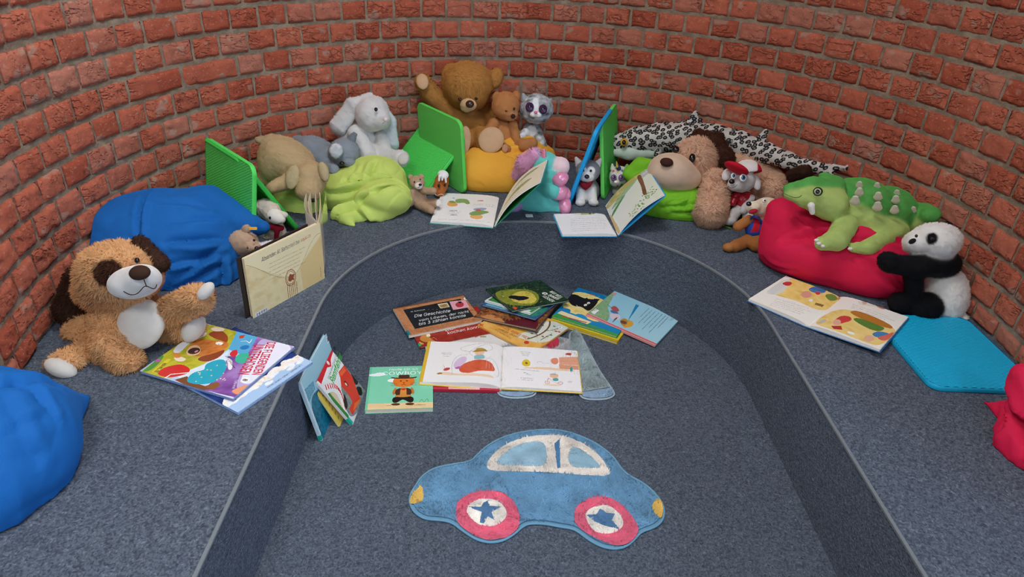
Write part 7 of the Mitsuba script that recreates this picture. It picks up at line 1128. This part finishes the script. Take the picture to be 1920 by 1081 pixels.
# crocodile
t = toy('plush_crocodile', 'green plush crocodile with pale back spikes lying on the red bean bag')
G1, G2 = '#519848', '#a3b768'
toy_part(t + '__body', [
    cp((0.9019, 2.14, 0.6022, 0.0177, 0.966, 2.14, 0.5946, 0.0337), k=.015, col=G2), cp((0.966, 2.14, 0.5946, 0.0337, 1.0537, 2.16, 0.5684, 0.0575), k=.02, col=G2), cp((0.8944, 2.15, 0.6167, 0.0159, 0.9758, 2.17, 0.6306, 0.0231), k=.01, col=G1), cp((0.9758, 2.17, 0.6306, 0.0231, 1.0666, 2.2, 0.6147, 0.0397), k=.015, col=G1),
    el((1.1779, 2.2, 0.5031, 0.1147, 0.074, 0.0888), a=-28, k=.02, col=G2), el((1.2543, 2.18, 0.4682, 0.1073, 0.0703, 0.0851), a=-14, k=.02, col=G2), el((1.1961, 2.23, 0.5514, 0.1148, 0.0815, 0.0963), a=-18, k=.012, col=G1), el((1.2969, 2.24, 0.5291, 0.0971, 0.0784, 0.0933), a=-16, k=.012, col=G1),
    cp((1.3619, 2.24, 0.4798, 0.0453, 1.3945, 2.17, 0.5296, 0.0327), k=.015, col=G2), cp((1.3632, 2.26, 0.5039, 0.0454, 1.3937, 2.19, 0.5445, 0.0329), k=.012, col=G1), el((1.3921, 2.15, 0.554, 0.0323, 0.0269, 0.0287), a=10, k=.012, col=G1),
    cp((1.1067, 2.12, 0.5052, 0.0413, 1.0604, 2.06, 0.4856, 0.0352), k=.015, col=G2), cp((1.0615, 2.06, 0.4817, 0.0353, 1.0007, 2.03, 0.4829, 0.0226), k=.012, col=G2), cp((1.2373, 2.12, 0.4674, 0.047, 1.1761, 2.06, 0.4652, 0.0283), k=.015, col=G2), cp((1.1767, 2.06, 0.4632, 0.023, 1.123, 2.05, 0.4629, 0.0194), k=.012, col=G2), el((1.0522, 2.22, 0.6349, 0.0362, 0.0181, 0.0254), a=-25, k=.01, col=G1)],
    G2, bump=((.0055, 24), (.0022, 70)), jitter=.16)
for q_ in ((1.129, 2.155, 0.6398, 0.012, 1.1243, 2.149, 0.653, 0.0077), (1.1158, 2.115, 0.6287, 0.0148, 1.1104, 2.109, 0.6437, 0.0095), (1.103, 2.1, 0.6042, 0.0163, 1.0974, 2.094, 0.6203, 0.0105), (1.2012, 2.18, 0.6304, 0.0121, 1.1962, 2.174, 0.6438, 0.0078), (1.1888, 2.13, 0.6119, 0.015, 1.183, 2.124, 0.6271, 0.0096), (1.1842, 2.105, 0.5861, 0.0164, 1.1781, 2.099, 0.6025, 0.0105), (1.2836, 2.195, 0.6024, 0.0123, 1.2781, 2.189, 0.6161, 0.0079), (1.2612, 2.15, 0.5965, 0.0144, 1.2553, 2.144, 0.6115, 0.0093), (1.2518, 2.12, 0.5723, 0.015, 1.2457, 2.114, 0.5878, 0.0097), (1.3415, 2.19, 0.569, 0.0108, 1.336, 2.184, 0.5819, 0.007), (1.3404, 2.165, 0.5581, 0.0115, 1.3347, 2.159, 0.5715, 0.0074)): k_ = num(t + '__spike'); toy_part(k_, [cp(q_, k=.004, flat=((.35, .85, .4), .36))], '#cbc4ae', h=.003, bump=())
ball(t + '__eye', (0.964, 2.078, 0.6401, 0.0154, 0.0146, 0.012), '#1d2a1c', 'm_gloss'); ball(t + '__eye__iris', (0.9576, 2.066, 0.6446, 0.0111, 0.0106, 0.0068), '#aebd9a', 'm_gloss'); ball(t + '__eye__pupil', (0.9538, 2.058, 0.6475, 0.0068, 0.0071, 0.0051), '#141614'); toy_part(t + '__tooth', [cp((0.9564, 2.08, 0.5907, 0.0113, 0.9663, 2.08, 0.5669, 0.0087), k=.003)], '#d9d5cb', h=.003, bump=(), label='white tooth'); thread(t + '__mouth', [(0.8727, 2.118, 0.6131), (0.8903, 2.1, 0.6103), (0.9088, 2.085, 0.6138), (0.9166, 2.08, 0.6237)], .0012, '#55662f')
for q_ in ((0.9682, 2, 0.5051, 0.0077, 0.0051, 0.0069), (0.9755, 1.995, 0.4966, 0.0077, 0.0051, 0.0069), (0.9924, 2, 0.4856, 0.0077, 0.0052, 0.0069), (1.0995, 2.03, 0.4675, 0.0079, 0.0052, 0.007)): k_ = num(t + '__claw'); ball(k_, q_, '#dad6cc', 'm_cloth')

# panda
t = toy('plush_panda', 'black and white plush panda sitting beside the red bean bag, above the blue mat')
WP, BP_ = '#dddbd6', '#131316'
toy_part(t + '__body', [
    el((1.3278, 1.98, 0.5312, 0.0777, 0.0591, 0.0676), a=4, k=.015), el((1.2566, 1.96, 0.5329, 0.0335, 0.0335, 0.0402), k=.02), el((1.425, 1.97, 0.3531, 0.0666, 0.0946, 0.0596), a=8, k=.015), el((1.3765, 1.98, 0.448, 0.0568, 0.0362, 0.0517), k=.015, col=BP_),
    cp((1.3906, 1.97, 0.4659, 0.0325, 1.269, 1.92, 0.4695, 0.0335), k=.015, col=BP_), cp((1.269, 1.92, 0.4695, 0.0335, 1.1828, 1.93, 0.4702, 0.0285), k=.015, col=BP_), el((1.1726, 1.93, 0.4809, 0.0285, 0.0285, 0.0285), k=.01, col=BP_), cp((1.2753, 1.94, 0.4302, 0.0272, 1.2992, 1.93, 0.3565, 0.0241), k=.012, col=BP_),
    el((1.3444, 1.93, 0.3209, 0.0556, 0.0469, 0.0487), k=.012, col=BP_), cp((1.3415, 1.95, 0.3023, 0.0352, 1.2678, 1.93, 0.3262, 0.0312), k=.012, col=BP_), el((1.2534, 1.925, 0.3364, 0.0311, 0.0328, 0.0277), k=.01, col=BP_), el((1.4775, 1.92, 0.2907, 0.0157, 0.0157, 0.0157), k=.008)],
    WP, pile=(22000, .006, .0017, dict(swirl=.9)), floor=HB + .002, dabs=[el((1.2833, 1.925, 0.568, 0.0164, 0.0229, 0.0262), a=-12, col=BP_), el((1.2259, 1.918, 0.5769, 0.0106, 0.0155, 0.0228), a=10, col=BP_)])
ball(t + '__nose', (1.2152, 1.912, 0.5593, 0.0114, 0.0075, 0.0098), '#161618', 'm_cloth', 35); eye(t, (1.272, 1.912, 0.5718, 0.0049, 0.0049, 0.0049)); eye(t, (1.2166, 1.905, 0.5808, 0.0039, 0.0049, 0.0049)); toy_part(t + '__ear', [el((1.3771, 2.02, 0.5696, 0.0153, 0.0136, 0.0102), a=-20, k=.005)], BP_, pile=(500, .005, .0016, {}), label='black ear')
